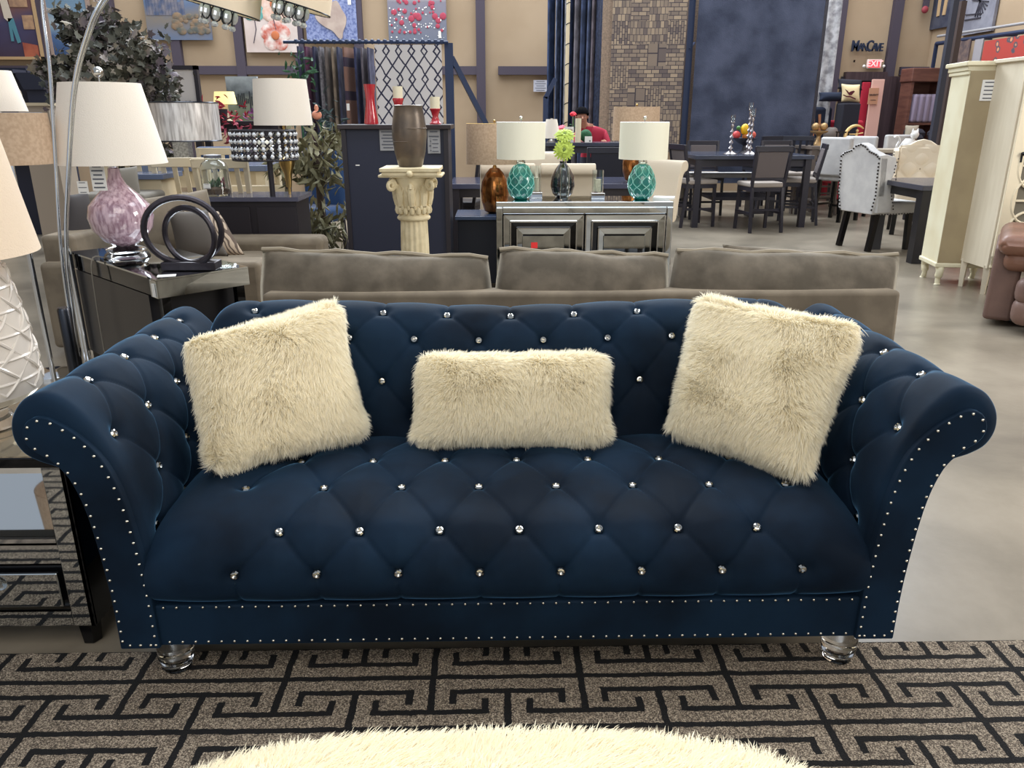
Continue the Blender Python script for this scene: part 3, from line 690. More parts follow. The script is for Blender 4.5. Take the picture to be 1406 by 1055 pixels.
d_ = MB().box((0, DN / 2, 0.195), (wN - .125, DN - .04, 0.13)).build('drawer', mblack, t)
MB().box((0, 0.004, 0.195), (wN - .15, 0.012, 0.105)).build('drawer_mirror', mmir, d_, bevel=0.004)
MB().lathe([(0.006, 0), (0.006, 0.008), (0.018, 0.014), (0.023, 0.022), (0.018, 0.030), (0.002, 0.034)], 12).build('knob', macr, d_)
d_.children[-1].rotation_euler = (PI / 2, 0, 0); 
for ch in d_.children:
    if ch.name.startswith('knob'): ch.location = (0.06, -0.002, 0.205)
MB().box((0, 0.006, 0.105), (wN - .12, 0.012, 0.045)).build('lower_rail', mmir, t)
for a_ in (-1, 1):
    for b_ in (0.05, DN - .05): MB().lathe([(0.022, 0), (0.026, 0.004), (0.034, 0.085)], 6, (a_ * (wN / 2 - .045), b_, 0)).build('foot', mblack, t, smooth=False)
# white lattice lamp on it
zt = 0.591; p = Vector((aty(-32, 600, 2.0).x, 2.02, zt))
t = lamp_root('table_lamp', 'white lattice ceramic lamp with large shade on the mirrored nightstand', p)
MB().lathe([(0.085, 0), (0.085, 0.03), (0.075, 0.035), (0.075, 0.05), (0.084, 0.055), (0.084, 0.085), (0.06, 0.09)], 28).build('crystal_base', macr, t, ang=25)
mlat = mat('white_lattice_ceramic', (214, 205, 194), 0.25, coat=0.6)
def latt(a, k): return 1.0
LP_ = [(0.06, 0.085), (0.15, 0.088), (0.172, 0.11), (0.172, 0.19), (0.163, 0.28), (0.150, 0.36), (0.138, 0.43), (0.122, 0.452), (0.02, 0.456)]
MB().lathe(LP_, 40).build('ceramic_body', mlat, t)
mb = MB(); ps = spline([(r_, z_, 0) for r_, z_ in LP_[2:7]], 6)
Zs = [q.y for q in ps]; Rs = [q.x for q in ps]
def rad(z): return float(np.interp(z, Zs, Rs))
for i in range(12):
    for sg in (-1, 1):
        pth = []
        for j in range(22):
            z_ = 0.12 + 0.32 * j / 21; a = 2 * PI * i / 12 + sg * j / 21 * 2.2; r_ = rad(z_) - 0.002 + 0.003 * math.sin(j * 1.2 + (0 if sg > 0 else PI)); pth.append((r_ * math.cos(a), r_ * math.sin(a), z_))
        mb.tube(pth, 0.005, 6)
for z_ in (0.15, 0.21, 0.27, 0.33, 0.39): mb.tube([((rad(z_) - .002) * math.cos(a), (rad(z_) - .002) * math.sin(a), z_) for a in [2 * PI * i / 40 for i in range(40)]], 0.005, 6, True)
mb.build('lattice', mlat, t)
MB().lathe([(0.02, 0.455), (0.03, 0.46), (0.012, 0.48), (0.012, 0.50)], 16).build('neck', mchr, t)
drum(MB(), 0.228, 0.178, 0.478, 0.80, 56).build('lamp_shade', mshadec if False else mat('warm_white_shade', (228, 208, 184), 0.9, bump=(0.2, 220)), t)
MB().tube([(0, 0, 0.5), (0, 0, 0.80)], 0.004, 8).tube([(-.178, 0, .80), (.178, 0, .80)], 0.002, 6).build('harp', mchr, t)
for q_ in (t,): pass
# two more shades at the left edge
for (x_, y0, y1, w0, w1, Y_, m_, lab) in ((-12, 97, 153, 66, 44, 4.3, mshade, 'white lamp shade cut off at the left edge, above the tan drum shade'), (2, 155, 225, 110, 104, 3.9, mshadeb, 'tan drum shade lamp at the left edge behind the white lattice lamp')):
    top = aty(x_, y0, Y_); bot = aty(x_, y1, Y_); p = Vector((top.x, Y_, 0.0)); t = lamp_root('floor_lamp', lab, p)
    drum(MB(), S(w0 / 2, Y_), S(w1 / 2, Y_), bot.z, top.z, 40).build('lamp_shade', m_, t)
    MB().tube([(0, 0, 0.02), (0, 0, top.z)], 0.01, 10).tube([(-S(w1 / 2, Y_), 0, top.z), (S(w1 / 2, Y_), 0, top.z)], 0.002, 6).build('pole', mchr, t)
    MB().lathe([(0.13, 0), (0.13, 0.015), (0.02, 0.03)], 24).build('base', mchr, t)
# ---------------------------------------------------------------- mirrored console
Yc = 6.07; xl = aty(681, 276, Yc).x; xr = aty(925, 276, Yc).x; cw = xr - xl
t = thing('mirrored_console', 'mirrored console cabinet with nested rectangle doors behind the taupe sofa', 'console', ((xl + xr) / 2, Yc, 0))
MB().box((0, 0.23, 0.37), (cw - .02, 0.44, 0.70)).build('cabinet_body', mmird, t)
MB().box((0, 0.23, 0.77), (cw, 0.47, 0.04)).build('table_top', mmir, t, bevel=0.006)
for s_ in (-1, 1): MB().box((s_ * (cw / 2 - .025), 0.0, 0.39), (0.05, 0.03, 0.72)).build('corner_post', mmir, t, bevel=0.008)
MB().box((0, 0.0, 0.725), (cw - .1, 0.025, 0.05)).build('top_rail', mmir, t, bevel=0.006)
dw = (cw - 0.12) / 2
for s_ in (-1, 1):
    d = thing('door', None, None); d.parent = t; d.location = (s_ * (dw / 2 + .005), 0, 0.36)
    MB().box((0, 0.005, 0), (dw - .30, 0.012, 0.34)).build('door_panel', mmir, d)
    for k in range(3):
        w_ = dw - 0.012 - k * 0.10; h_ = 0.66 - k * 0.10; y_ = -0.012 + 0.006 * k; b_ = 0.046
        fr = MB()
        for s2 in (-1, 1):
            for (p0, p1, ax) in (((s2 * w_ / 2, -h_ / 2), (s2 * w_ / 2, h_ / 2), 0), ((-w_ / 2, s2 * h_ / 2), (w_ / 2, s2 * h_ / 2), 1)):
                if ax == 0: q = [(s2 * w_ / 2, y_ - .004, -h_ / 2), (s2 * w_ / 2, y_ - .004, h_ / 2), (s2 * (w_ / 2 - b_), y_ + .008, h_ / 2 - b_), (s2 * (w_ / 2 - b_), y_ + .008, -h_ / 2 + b_)]
                else: q = [(-w_ / 2, y_ - .004, s2 * h_ / 2), (w_ / 2, y_ - .004, s2 * h_ / 2), (w_ / 2 - b_, y_ + .008, s2 * (h_ / 2 - b_)), (-w_ / 2 + b_, y_ + .008, s2 * (h_ / 2 - b_))]
                fr.add([Vector(v) for v in q] + [Vector(v) + Vector((0, 0.012, 0)) for v in q], [(0, 1, 2, 3), (7, 6, 5, 4), (0, 4, 5, 1), (1, 5, 6, 2), (2, 6, 7, 3), (3, 7, 4, 0)])
        fr.build('mirrored_frame', mmir if k != 1 else mmird, d, smooth=False)
        bd = MB()
        for s2 in (-1, 1): bd.box((s2 * w_ / 2, y_ - .006, 0), (.008, .012, h_)).box((0, y_ - .006, s2 * h_ / 2), (w_, .012, .008))
        bd.build('chrome_bead', mchr, d)
    MB().ball((-s_ * (dw / 2 - .19), -0.02, -0.12), 0.02, 10).build('knob', mcry, d)
    if s_ < 0: MB().box((-dw / 2 + .24, -0.006, 0.10), (0.05, 0.002, 0.045)).build('red_sticker', mat('red_sticker', (225, 50, 50), 0.6), d)
for a_ in (-1, 1):
    for b_ in (0.05, 0.40): MB().box((a_ * (cw / 2 - .05), b_, 0.012), (0.06, 0.06, 0.024)).build('foot', mblack, t)
# teal lamps
mteal = mat('teal_ceramic', (38, 128, 116), 0.12, coat=0.8, noise=((24, 104, 96), 14, 3))
mteall = mat('pale_teal_glaze', (120, 190, 176), 0.15, coat=0.6)
def teal_lamp(px, label):
    p = atz(px, 272, 0.79); p.y = 6.28; p.x = aty(px, 272, 6.28).x
    t = lamp_root('table_lamp', label, p, 0, 'teal ceramic lamps on the mirrored console')
    prof = [(0.05, 0), (0.065, 0.012), (0.085, 0.04), (0.104, 0.09), (0.106, 0.13), (0.094, 0.18), (0.07, 0.23), (0.045, 0.262), (0.03, 0.27)]
    MB().lathe(prof, 40).build('ceramic_body', mteal, t)
    Z = [z for _, z in prof]; R = [r for r, _ in prof]; mb = MB()
    for i in range(9):
        for sg in (-1, 1):
            pth = []
            for j in range(30):
                z_ = 0.02 + 0.235 * j / 29; r_ = float(np.interp(z_, Z, R)) + 0.001; a = 2 * PI * (i / 9) + sg * 0.33 * math.sin(j / 29 * PI * 3); pth.append((r_ * math.cos(a), r_ * math.sin(a), z_))
            mb.tube(pth, 0.0035, 5)
    mb.build('raised_lattice', mteall, t)
    MB().lathe([(0.03, 0.27), (0.035, 0.275), (0.03, 0.30), (0.01, 0.305), (0.01, 0.33)], 16).build('neck', mclear, t)
    drum(MB(), 0.187, 0.187, 0.305, 0.575, 48).build('lamp_shade', mshadec, t)
    MB().tube([(0, 0, 0.31), (0, 0, 0.595)], 0.003, 6).tube([(-.187, 0, .575), (.187, 0, .575)], 0.002, 6).build('harp', mchr, t)
    MB().ball((0, 0, 0.605), 0.015, 10).build('finial', mcry, t)
    return t
ta = teal_lamp(715, 'teal ceramic lamp with cream drum shade on the left half of the mirrored console')
tb = dup(ta, (aty(880, 272, 6.25).x, 6.25, 0.79), 0, 'teal ceramic lamp with cream drum shade on the right end of the mirrored console')
# amber lamps behind
def amber(px, Y, zb, label, first=None):
    p = Vector((aty(px, 200, Y).x, Y, zb))
    if first: return dup(first, p, 0, label)
    t = lamp_root('table_lamp', label, p, 0, 'amber glass lamps with tan shades')
    MB().lathe([(0.05, 0), (0.09, 0.02), (0.115, 0.10), (0.122, 0.18), (0.112, 0.26), (0.08, 0.33), (0.04, 0.375), (0.02, 0.38)], 36).build('glass_body', mgold, t)
    MB().lathe([(0.02, 0.38), (0.012, 0.40), (0.012, 0.44)], 12).build('neck', mbrass, t)
    drum(MB(), 0.24, 0.235, 0.41, 0.735, 4 * 10, sx=1, sy=0.7).build('lamp_shade', mshadeb, t)
    MB().tube([(0, 0, 0.42), (0, 0, 0.75)], 0.003, 6).tube([(-.235, 0, .735), (.235, 0, .735)], 0.002, 6).build('harp', mbrass, t)
    MB().ball((0, 0, 0.755), 0.012, 8).build('finial', mbrass, t)
    return t
# ---------------------------------------------------------------- dark blue cabinet left of the console
YB2 = 6.62; a = aty(626, 290, YB2); b = aty(690, 290, YB2)
t = thing('side_cabinet', 'small dark blue-black side cabinet left of the mirrored console', 'cabinet', ((a.x + b.x) / 2 + .05, YB2, 0)); wc = b.x - a.x + .1; hc = atz(650, 284, 0.62).z
MB().box((0, 0.27, 0.31), (wc - .02, 0.46, 0.54)).build('body', mnavyw, t, bevel=0.005)
MB().box((0, 0.26, 0.60), (wc + .02, 0.52, 0.03)).build('top', mat('blue_grey_top', (70, 84, 110), 0.2), t, bevel=0.004)
for a_ in (-1, 1):
    for b_ in (0.08, 0.46): MB().box((a_ * (wc / 2 - .05), b_, 0.02), (0.06, 0.06, 0.04)).build('foot', mnavyw, t)
am = amber(679, 6.87, 0.615, 'amber mercury glass lamp with tan shade on the small dark cabinet')
# gerbera vase
mlime = mat('lime_petals', (172, 192, 78), 0.6); mdk = mat('black_glass', (22, 20, 26), 0.05, coat=1.0)
p = Vector((aty(772, 274, 6.42).x, 6.42, 0.79))
t = thing('flower_vase', 'dark glass vase holding two lime green gerbera flowers on the console', 'vase', p)
MB().lathe([(0.05, 0), (0.08, 0.03), (0.098, 0.09), (0.09, 0.16), (0.06, 0.22), (0.025, 0.265), (0.028, 0.28), (0.02, 0.28)], 32).build('vase', mdk, t)
def gerbera(c, r, tilt, name='flower'):
    mb = MB(); rnd = random.Random(int(c[2] * 1000))
    M_ = Matrix.Rotation(tilt, 3, 'X')
    for lay, (n_, rr, zz) in enumerate(((20, r, 0), (18, r * .8, .008), (14, r * .55, .016))):
        for i in range(n_):
            a = 2 * PI * (i + lay * .5) / n_; d = Vector((math.cos(a), math.sin(a), 0)); q = Vector((-math.sin(a), math.cos(a), 0)); wd = r * 0.12; l_ = rr * rnd.uniform(.9, 1.05); dz = rnd.uniform(-.004, .006)
            vs = [d * l_ * f + q * wd * g + Vector((0, 0, zz + dz + h_)) for f, g, h_ in ((.12, .5, 0), (.12, -.5, 0), (.6, 1, .008), (.6, -1, .008), (.92, .7, .0), (.92, -.7, .0), (1.0, 0, -.004))]
            mb.add([Vector(c) + M_ @ v for v in vs], [(0, 1, 3, 2), (2, 3, 5, 4), (4, 5, 6)])
    o = mb.build(name, mlime, t)
    m2 = MB(); m2.ball(c, r * .22, 12, 0.5); m2.v = [tuple(Vector(c) + M_ @ (Vector(v) - Vector(c)) + M_ @ Vector((0, 0, .018))) for v in m2.v]; m2.build('flower_centre', mat('gerbera_centre', (110, 128, 60), 0.8), o)
gerbera((0.005, -0.03, 0.475), 0.085, math.radians(38), 'upper_flower'); gerbera((0.0, -0.07, 0.37), 0.088, math.radians(80), 'lower_flower')
MB().tube(spline([(0, 0, .2), (0.003, -.02, .36), (0.005, -.03, .47)], 6), 0.004, 6).tube(spline([(0, 0, .2), (0, -.03, .31), (0, -.05, .37)], 6), 0.004, 6).build('stem', mat('green_stem', (70, 110, 40), 0.6), t)
def hurricane(px, pyb, Y, z0, label, h, r, ch, name='hurricane_glass', base=True, group=None):
    p = Vector((aty(px, pyb, Y).x, Y, z0)); t = thing(name, label, 'candle holder', p, 0, group)
    if base: MB().box((0, 0, 0.022), (r * 2.4, r * 2.4, 0.044)).build('base', mchr, t, bevel=0.004)
    z = 0.046 if base else 0.0
    MB().lathe([(r - .003, z), (r, z), (r, z + h), (r - .003, z + h), (r - .003, z + .006), (0.001, z + .006)], 28, cap=False).build('glass', mclear, t)
    if ch: 
        MB().lathe([(r * .62, z + .006), (r * .62, z + ch), (0.004, z + ch - .004)], 20).build('candle', mcream, t)
        MB().tube([(0, 0, z + ch - .004), (0.002, 0, z + ch + .012)], 0.0015, 5).build('wick', mblack, t)
hurricane(775, 274, 6.22, 0.79, 'tall clear glass cylinder in front of the dark flower vase', 0.245, 0.036, 0, 'glass_cylinder', False)
hurricane(820, 272, 6.35, 0.79, 'square based glass hurricane with cream candle between vase and right teal lamp', 0.17, 0.045, 0.10)
hurricane(735, 272, 6.42, 0.79, 'glass hurricane with cream candle behind the left teal lamp', 0.2, 0.045, 0.11)
p = aty(912, 269, 6.3); t = tag(MB((p.x, 6.3, 0.79)).box((p.x, 6.3, 0.797), (0.16, 0.14, 0.014), rz=-0.3).build('booklet', mpaper, None), 'white booklet lying beside the right teal lamp on the console', 'booklet')
# ---------------------------------------------------------------- column pedestal and vase
Yp = 5.2; p = Vector((aty(566, 240, Yp).x, Yp, 0)); mplas = mat('cream_plaster', (226, 212, 176), 0.7, noise=((204, 188, 150), 12, 3))
t = thing('column_pedestal', 'cream plaster corinthian column pedestal in front of the dark chest', 'pedestal', p)
zt = aty(566, 229, Yp).z
MB().lathe([(0.095, 0.10), (0.093, 0.6), (0.088, zt - .33)], 96, twist=lambda a, k: 1 - 0.07 * abs(math.cos(a * 8)) ** 2).build('fluted_shaft', mplas, t, ang=60)
MB().box((0, 0, 0.03), (0.30, 0.30, 0.06)).lathe([(0.145, 0.06), (0.15, 0.075), (0.125, 0.09), (0.125, 0.10), (0.10, 0.115)], 40).build('base', mplas, t)
MB().lathe([(0.098, zt - .335), (0.108, zt - .325), (0.108, zt - .315), (0.095, zt - .30), (0.092, zt - .24), (0.10, zt - .16), (0.125, zt - .09), (0.15, zt - .05)], 40).build('capital_bell', mplas, t)
mb = MB()
for i in range(16):
    a = 2 * PI * i / 16
    for zz, rr, s_ in ((zt - .27, .104, .018), (zt - .25, .106, .012)):
        mb.ball((rr * math.cos(a + (zz > zt - .26) * PI / 16), rr * math.sin(a + (zz > zt - .26) * PI / 16), zz), s_, 8, 1.5)
for i in range(8):
    a = 2 * PI * i / 8; d = Vector((math.cos(a), math.sin(a), 0)); q = Vector((-math.sin(a), math.cos(a), 0))
    mb.tube([d * (0.10 + .02 * f) + Vector((0, 0, zt - .24 + .16 * f)) for f in (0, .3, .6, .8)] + [d * 0.14 + Vector((0, 0, zt - .105)), d * .15 + Vector((0, 0, zt - .13))], [0.02, .026, .024, .018, .012, .008], 8)
    for k in (-1, 1): mb.tube([d * .105 + q * k * .012 * j + Vector((0, 0, zt - .22 + .035 * j)) for j in range(4)], [.009, .009, .007, .004], 6)
mb.build('acanthus_leaves', mplas, t)
mb = MB()
for sx_ in (-1, 1):
    for sy_ in (-1, 1):
        d = Vector((sx_, sy_, 0)).normalized(); pth = []
        for j in range(26):
            a = j / 25 * 2 * PI * 1.5; r_ = 0.038 * (1 - j / 32); pth.append(d * (0.175 + r_ * math.cos(a + 1.5)) + Vector((0, 0, zt - .105 + r_ * math.sin(a + 1.5))))
        MB().tube([d * 0.11 + Vector((0, 0, zt - .2)), d * .14 + Vector((0, 0, zt - .1))] + pth, 0.013, 8).build('scroll_volute', mplas, t)
ab_ = [(-.185, -.185), (0, -.15), (.185, -.185), (.15, 0), (.185, .185), (0, .15), (-.185, .185), (-.15, 0)]
ab2 = [(q.x, q.y) for q in spline([(x_, y_, 0) for x_, y_ in [(-.185, -.185), (-.09, -.160), (0, -.152), (.09, -.160), (.185, -.185)]], 3)]
MB().box((0, 0, zt - .012), (0.375, 0.34, 0.024)).box((0, 0, zt - .036), (0.35, 0.32, 0.024)).box((0, 0, zt - .05), (0.40, 0.30, 0.016)).build('abacus', mplas, t, bevel=0.005)
MB().ball((0, -.165, zt - .035), 0.022, 10).build('rosette', mplas, t)
p2 = Vector((aty(564, 232, Yp - .0).x, Yp, zt)); mbz = mat('bronze_grey_ceramic', (112, 98, 84), 0.35, metal=0.4, noise=((86, 78, 72), 8, 4))
t = thing('barrel_vase', 'bronze grey barrel shaped vase standing on the column pedestal', 'vase', p2)
MB().lathe([(0.07, 0), (0.078, 0.01), (0.098, 0.09), (0.109, 0.19), (0.108, 0.24), (0.098, 0.31), (0.088, 0.362), (0.092, 0.37), (0.084, 0.374), (0.08, 0.36), (0.08, 0.3)], 48, cap=False).lathe([(.07, .002), (.001, .002)], 24, cap=False).build('vase_body', mbz, t)
MB().tube([(0.1105 * math.cos(a), 0.1105 * math.sin(a), 0.235) for a in np.linspace(-1.6, .6, 20)], 0.003, 6).tube([(0.106 * math.cos(a), 0.106 * math.sin(a), 0.155) for a in np.linspace(-2.7, -1.6, 14)], 0.003, 6).build('raised_band', mbz, t)
# ---------------------------------------------------------------- tall dark chest seen from the back
Yh = 6.2; a = aty(463, 175, Yh); b = aty(619, 175, Yh); zt = aty(540, 171, Yh).z
t = thing('tall_chest', 'tall dark navy-brown chest seen from its back behind the column', 'chest', ((a.x + b.x) / 2, Yh, 0)); wc = b.x - a.x
mnb = mat('dark_back_panel', (34, 38, 56), 0.5)  # panel colour lifted towards blue to stand in for haze
MB().box((0, 0.26, zt / 2 + .03), (wc - .05, 0.46, zt - .1)).build('body', mnb, t)
MB().box((0, 0.25, zt - .018), (wc, 0.52, 0.034)).build('top', mat('brown_black_wood', (44, 34, 36), 0.35), t, bevel=0.005)
for s_ in (-1, 1): MB().box((s_ * (wc / 2 - .04), 0.022, zt / 2), (0.035, 0.02, zt - .04)).build('back_stile', mdark, t)
for a_ in (-1, 1):
    for b_ in (0.06, 0.44): MB().box((a_ * (wc / 2 - .06), b_, 0.05), (0.07, 0.07, 0.10)).build('foot', mdark, t)
def onchest(px, y0, y1): return aty(px, (y0 + y1) / 2, Yh) - Vector(((a.x + b.x) / 2, Yh, 0))
for (x0, x1, y0, y1, ln) in ((521, 543, 174, 206, 7), (587, 604, 178, 210, 5), (592, 603, 190, 210, 4)):
    q = onchest((x0 + x1) / 2, y0, y1); paper(t, (q.x, 0.024 - (0.004 if x0 == 592 else 0), q.z), S(x1 - x0, Yh), S(y1 - y0, Yh), lines=ln, name='spec_sheet', m=mat('grey_paper', (150, 150, 152), 0.8))
MB().box(tuple(onchest(491, 226, 228)), (0.03, 0.006, 0.008)).build('sticker', mpaper, t)
mred = mat('glossy_red_ceramic', (172, 34, 44), 0.15, coat=0.8)
p = Vector((aty(510, 170, Yh + .2).x, Yh + .2, zt)); t = tag(MB(p).lathe([(0.055, 0), (0.056, 0.01), (0.045, 0.08), (0.034, 0.16), (0.036, 0.22), (0.046, 0.29), (0.042, 0.29), (0.030, 0.2)], 28, p, cap=False).build('vase', mred), 'slim glossy red vase on the tall dark chest', 'vase')
def red_candle(px, h, label):
    p = Vector((aty(px, 170, Yh + .2).x, Yh + .2, zt)); t = thing('candle_holder', label, 'candle holder', p, 0, 'red candle holders on the dark chest')
    MB().lathe([(0.045, 0), (0.046, 0.008), (0.034, h * .2), (0.022, h * .5), (0.034, h * .8), (0.044, h * .96), (0.042, h)], 24).build('stand', mred, t)
    MB().lathe([(0.037, h), (0.038, h + .085), (0.003, h + .082)], 20).build('candle', mcream, t); MB().tube([(0, 0, h + .08), (0, 0, h + .1)], 0.002, 5).build('wick', mblack, t)
red_candle(548, 0.19, 'taller red candle holder with cream candle behind the barrel vase'); red_candle(598, 0.115, 'short red candle holder with cream candle at the right of the chest')
# ================================================================ FAR FURNITURE
mgw = mat('grey_brown_wood', (66, 60, 62), 0.5); mgw2 = mat('worn_grey_wood', (104, 94, 88), 0.6)
mdw = mat('dark_dining_wood', (38, 36, 46), 0.4, spec=0.5); mseat = mat('beige_grey_seat_fabric', (150, 140, 132), 0.85)  # mdw carries a bluish lift imitating haze over dark wood
mbackf = mat('grey_back_fabric', (96, 88, 88), 0.85)
mivory = mat('ivory_linen', (214, 200, 178), 0.9, bump=(0.2, 160)); mgrey = mat('light_grey_linen', (196, 194, 192), 0.9, noise=((178, 176, 176), 5, 4))
mstud = mat('dark_stud', (50, 44, 42), 0.4, metal=0.6); mcw = mat('cream_chair_paint', (206, 190, 160), 0.6); mbt = mat('glossy_dark_top', (62, 66, 80), 0.15)
def chair(name, label, loc, rz, seat_z=0.62, top_z=1.06, wd=0.46, dp=0.44, frame=None, seat=None, back='panel', group=None, src=None, stretch=True):
    "local: the sitter looks to +y, backrest at -y"
    if src: return dup(src, loc, rz, label, group)
    frame = frame or mdw; seat = seat or mseat
    t = thing(name, label, 'chair', loc, rz, group); L = 0.035
    o = MB().box((0, 0.0, seat_z - .03), (wd, dp, 0.06)).build('seat', seat, t); soft(o, .02)
    MB().box((0, 0.0, seat_z - .085), (wd - .02, dp - .02, 0.05)).build('apron', frame, t)
    for s_ in (-1, 1):
        MB().bar((s_ * (wd / 2 - .03), dp / 2 - .03, seat_z - .06), (s_ * (wd / 2 - .02), dp / 2 - .02, 0), L, L).build('leg', frame, t)
        MB().bar((s_ * (wd / 2 - .03), -dp / 2 + .02, seat_z - .06), (s_ * (wd / 2 - .02), -dp / 2 - .05, 0), L, L).build('leg', frame, t)
        mb = MB(); mb.bar((s_ * (wd / 2 - .02), -dp / 2 + .02, seat_z - .06), (s_ * (wd / 2), -dp / 2 - .07, top_z), L, L); mb.build('back_post', frame, t)
    if stretch:
        for zz, yy in ((0.2, 1), (0.28, -1)): MB().bar((-wd / 2 + .03, yy * (dp / 2 - .02), zz), (wd / 2 - .03, yy * (dp / 2 - .02), zz), 0.02, 0.03).build('stretcher', frame, t)
        for s_ in (-1, 1): MB().bar((s_ * (wd / 2 - .02), -dp / 2, 0.24), (s_ * (wd / 2 - .02), dp / 2 - .02, 0.24), 0.02, 0.03).build('stretcher', frame, t)
    def yb(z): return -dp / 2 + .02 - .09 * (z - seat_z) / (top_z - seat_z)
    MB().bar((-wd / 2 - .01, yb(top_z), top_z - .03), (wd / 2 + .01, yb(top_z), top_z - .03), 0.03, 0.07).build('top_rail', frame, t, bevel=.005)
    if back == 'panel':
        z0 = seat_z + .06; z1 = top_z - .06
        o = MB().bar((0, yb(z0), z0), (0, yb(z1), z1), wd - .07, 0.03, up=(0, 1, 0)).build('back_panel', mbackf if seat == mseat else seat, t); soft(o, .01)
        MB().bar((-wd / 2, yb(z0), z0 - .02), (wd / 2, yb(z0), z0 - .02), 0.03, 0.03).build('lower_rail', frame, t)
    else:
        n = 4 if back == 'slat' else 2
        z0 = seat_z + .10; MB().bar((-wd / 2, yb(z0), z0), (wd / 2, yb(z0), z0), 0.025, 0.04).build('lower_rail', frame, t)
        for i in range(n):
            x_ = (i - (n - 1) / 2) * wd / (n + .8); MB().bar((x_, yb(z0), z0), (x_, yb(top_z), top_z - .05), 0.035, 0.015).build('slat', frame, t)
    return t
def leg_table(name, label, loc, sx, sy, h, m, top=None, rz=0, th=0.05, lw=0.08, apron=0.09, shelf=None, cat='table'):
    t = thing(name, label, cat, loc, rz)
    MB().box((0, 0, h - th / 2), (sx, sy, th)).build('table_top', top or m, t, bevel=.005)
    if apron: MB().box((0, 0, h - th - apron / 2), (sx - .12, sy - .12, apron)).build('apron', m, t)
    for a in (-1, 1):
        for b in (-1, 1): MB().box((a * (sx / 2 - lw / 2 - .02), b * (sy / 2 - lw / 2 - .02), (h - th) / 2), (lw, lw, h - th)).build('leg', m, t)
    if shelf: MB().box((0, 0, shelf), (sx * .55, sy * .55, 0.04)).build('shelf', m, t)
    return t
# ---- dark counter-height dining set
c = aty(1018, 212, 11.1); X0 = aty(942, 214, 11.0).x; X1 = aty(1098, 214, 11.0).x; tx = (X0 + X1) / 2
leg_table('counter_table', 'dark counter height dining table with candlesticks and fruit bowl', (tx, 11.15, 0), X1 - X0, 1.35, 0.93, mdw, mbt, shelf=0.35)
g_ = 'dark counter chairs around the candlestick table'
f = aty(1032, 312, 10.3); ch0 = chair('counter_chair', 'dark counter chair with grey fabric back, nearest in front of the candlestick table', (aty(1038, 300, 10.3).x, 10.25, 0), 0.12, group=g_)
for (px, Y, rz, lab) in ((952, 10.75, -1.35, 'dark counter chair at the left end of the candlestick table, seen from its side'),
                         (1093, 10.95, 1.3, 'dark counter chair at the right end of the candlestick table, its grey back turned away'),
                         (966, 12.05, 3.14, 'dark counter chair behind the candlestick table, left of the candlesticks'),
                         (1068, 12.15, 3.2, 'dark counter chair behind the candlestick table, right of the fruit bowl'),
                         (925, 11.6, -1.6, 'dark counter chair furthest to the left of the candlestick table')):
    chair('counter_chair', lab, (aty(px, 280, Y).x, Y, 0), rz, group=g_, src=ch0)
o = thing('dining_bench', 'dark dining bench with pale seat under the candlestick table', 'bench', (tx - .1, 11.75, 0))
MB().box((0, 0, .60), (1.2, .35, .06)).build('seat', mgrey, o, bevel=.01)
for a in (-1, 1): MB().box((a * .5, 0, .285), (.06, .3, .57)).build('leg', mdw, o)
# candlesticks
msil = mat('aged_silver', (170, 165, 168), 0.25, metal=0.9)
def candlestick(px, Y, h, lab, src=None):
    p = Vector((aty(px, 205, Y).x, Y, 0.93)); t = thing('candlestick', lab, 'candlestick', p, 0, 'silver candlesticks on the dark counter table')
    pr = [(0.09, 0), (0.095, 0.01), (0.06, 0.03), (0.02, 0.05)]; n = int(h / .075)
    for i in range(n):
        z0 = .05 + (h - .05) * i / n; dz = (h - .05) / n; pr += [(0.012, z0 + dz * .1), (0.034 - .016 * i / n, z0 + dz * .45), (0.012, z0 + dz * .85)]
    pr += [(0.03, h), (0.032, h + .01), (0.02, h + .012)]
    MB().lathe(pr, 20).build('stem', msil, t); MB().lathe([(0.018, h + .01), (0.03, h + .03), (0.03, h + .10), (0.027, h + .10), (0.027, h + .03)], 16, cap=False).build('glass_cup', mclear, t)
candlestick(1003, 10.75, 0.40, 'shortest silver candlestick, standing left of the fruit bowl'); candlestick(1026, 11.1, 0.56, 'tallest silver candlestick, standing at the middle of the dark table'); candlestick(1030, 10.7, 0.48, 'silver candlestick in front of the fruit bowl, right of the others')
p = Vector((aty(1020, 205, 11.2).x + .03, 11.25, 0.93)); t = thing('fruit_bowl', 'dark footed bowl of fruit on the counter table', 'bowl', p)
MB().lathe([(0.09, 0), (0.03, 0.03), (0.02, 0.1), (0.10, 0.14), (0.17, 0.2), (0.165, 0.2), (0.09, 0.15)], 24, cap=False).build('bowl', mdw, t)
for (dx, dz, r_, col, nm, kk) in ((-.13, .24, .055, (200, 70, 70), 'peach', 'red peach at the left of the fruit bowl'), (-.02, .31, .058, (235, 185, 30), 'pear', 'yellow pear on top of the fruit bowl'), (.09, .24, .05, (205, 90, 75), 'peach', 'red peach at the right of the fruit bowl'), (-.11, .33, .03, (70, 120, 50), 'lime', 'small green fruit at the upper left of the bowl'), (.0, .22, .05, (200, 120, 60), 'orange', 'orange fruit low in the middle of the bowl')):
    o = MB(p + Vector((dx, 0, dz - r_))).ball(p + Vector((dx, -.03, dz)), r_, 14, 1.35 if nm == 'pear' else 1).build(nm, mat('fruit_%s_%d' % (nm, col[1]), col, 0.4)); tag(o, kk, 'fruit')
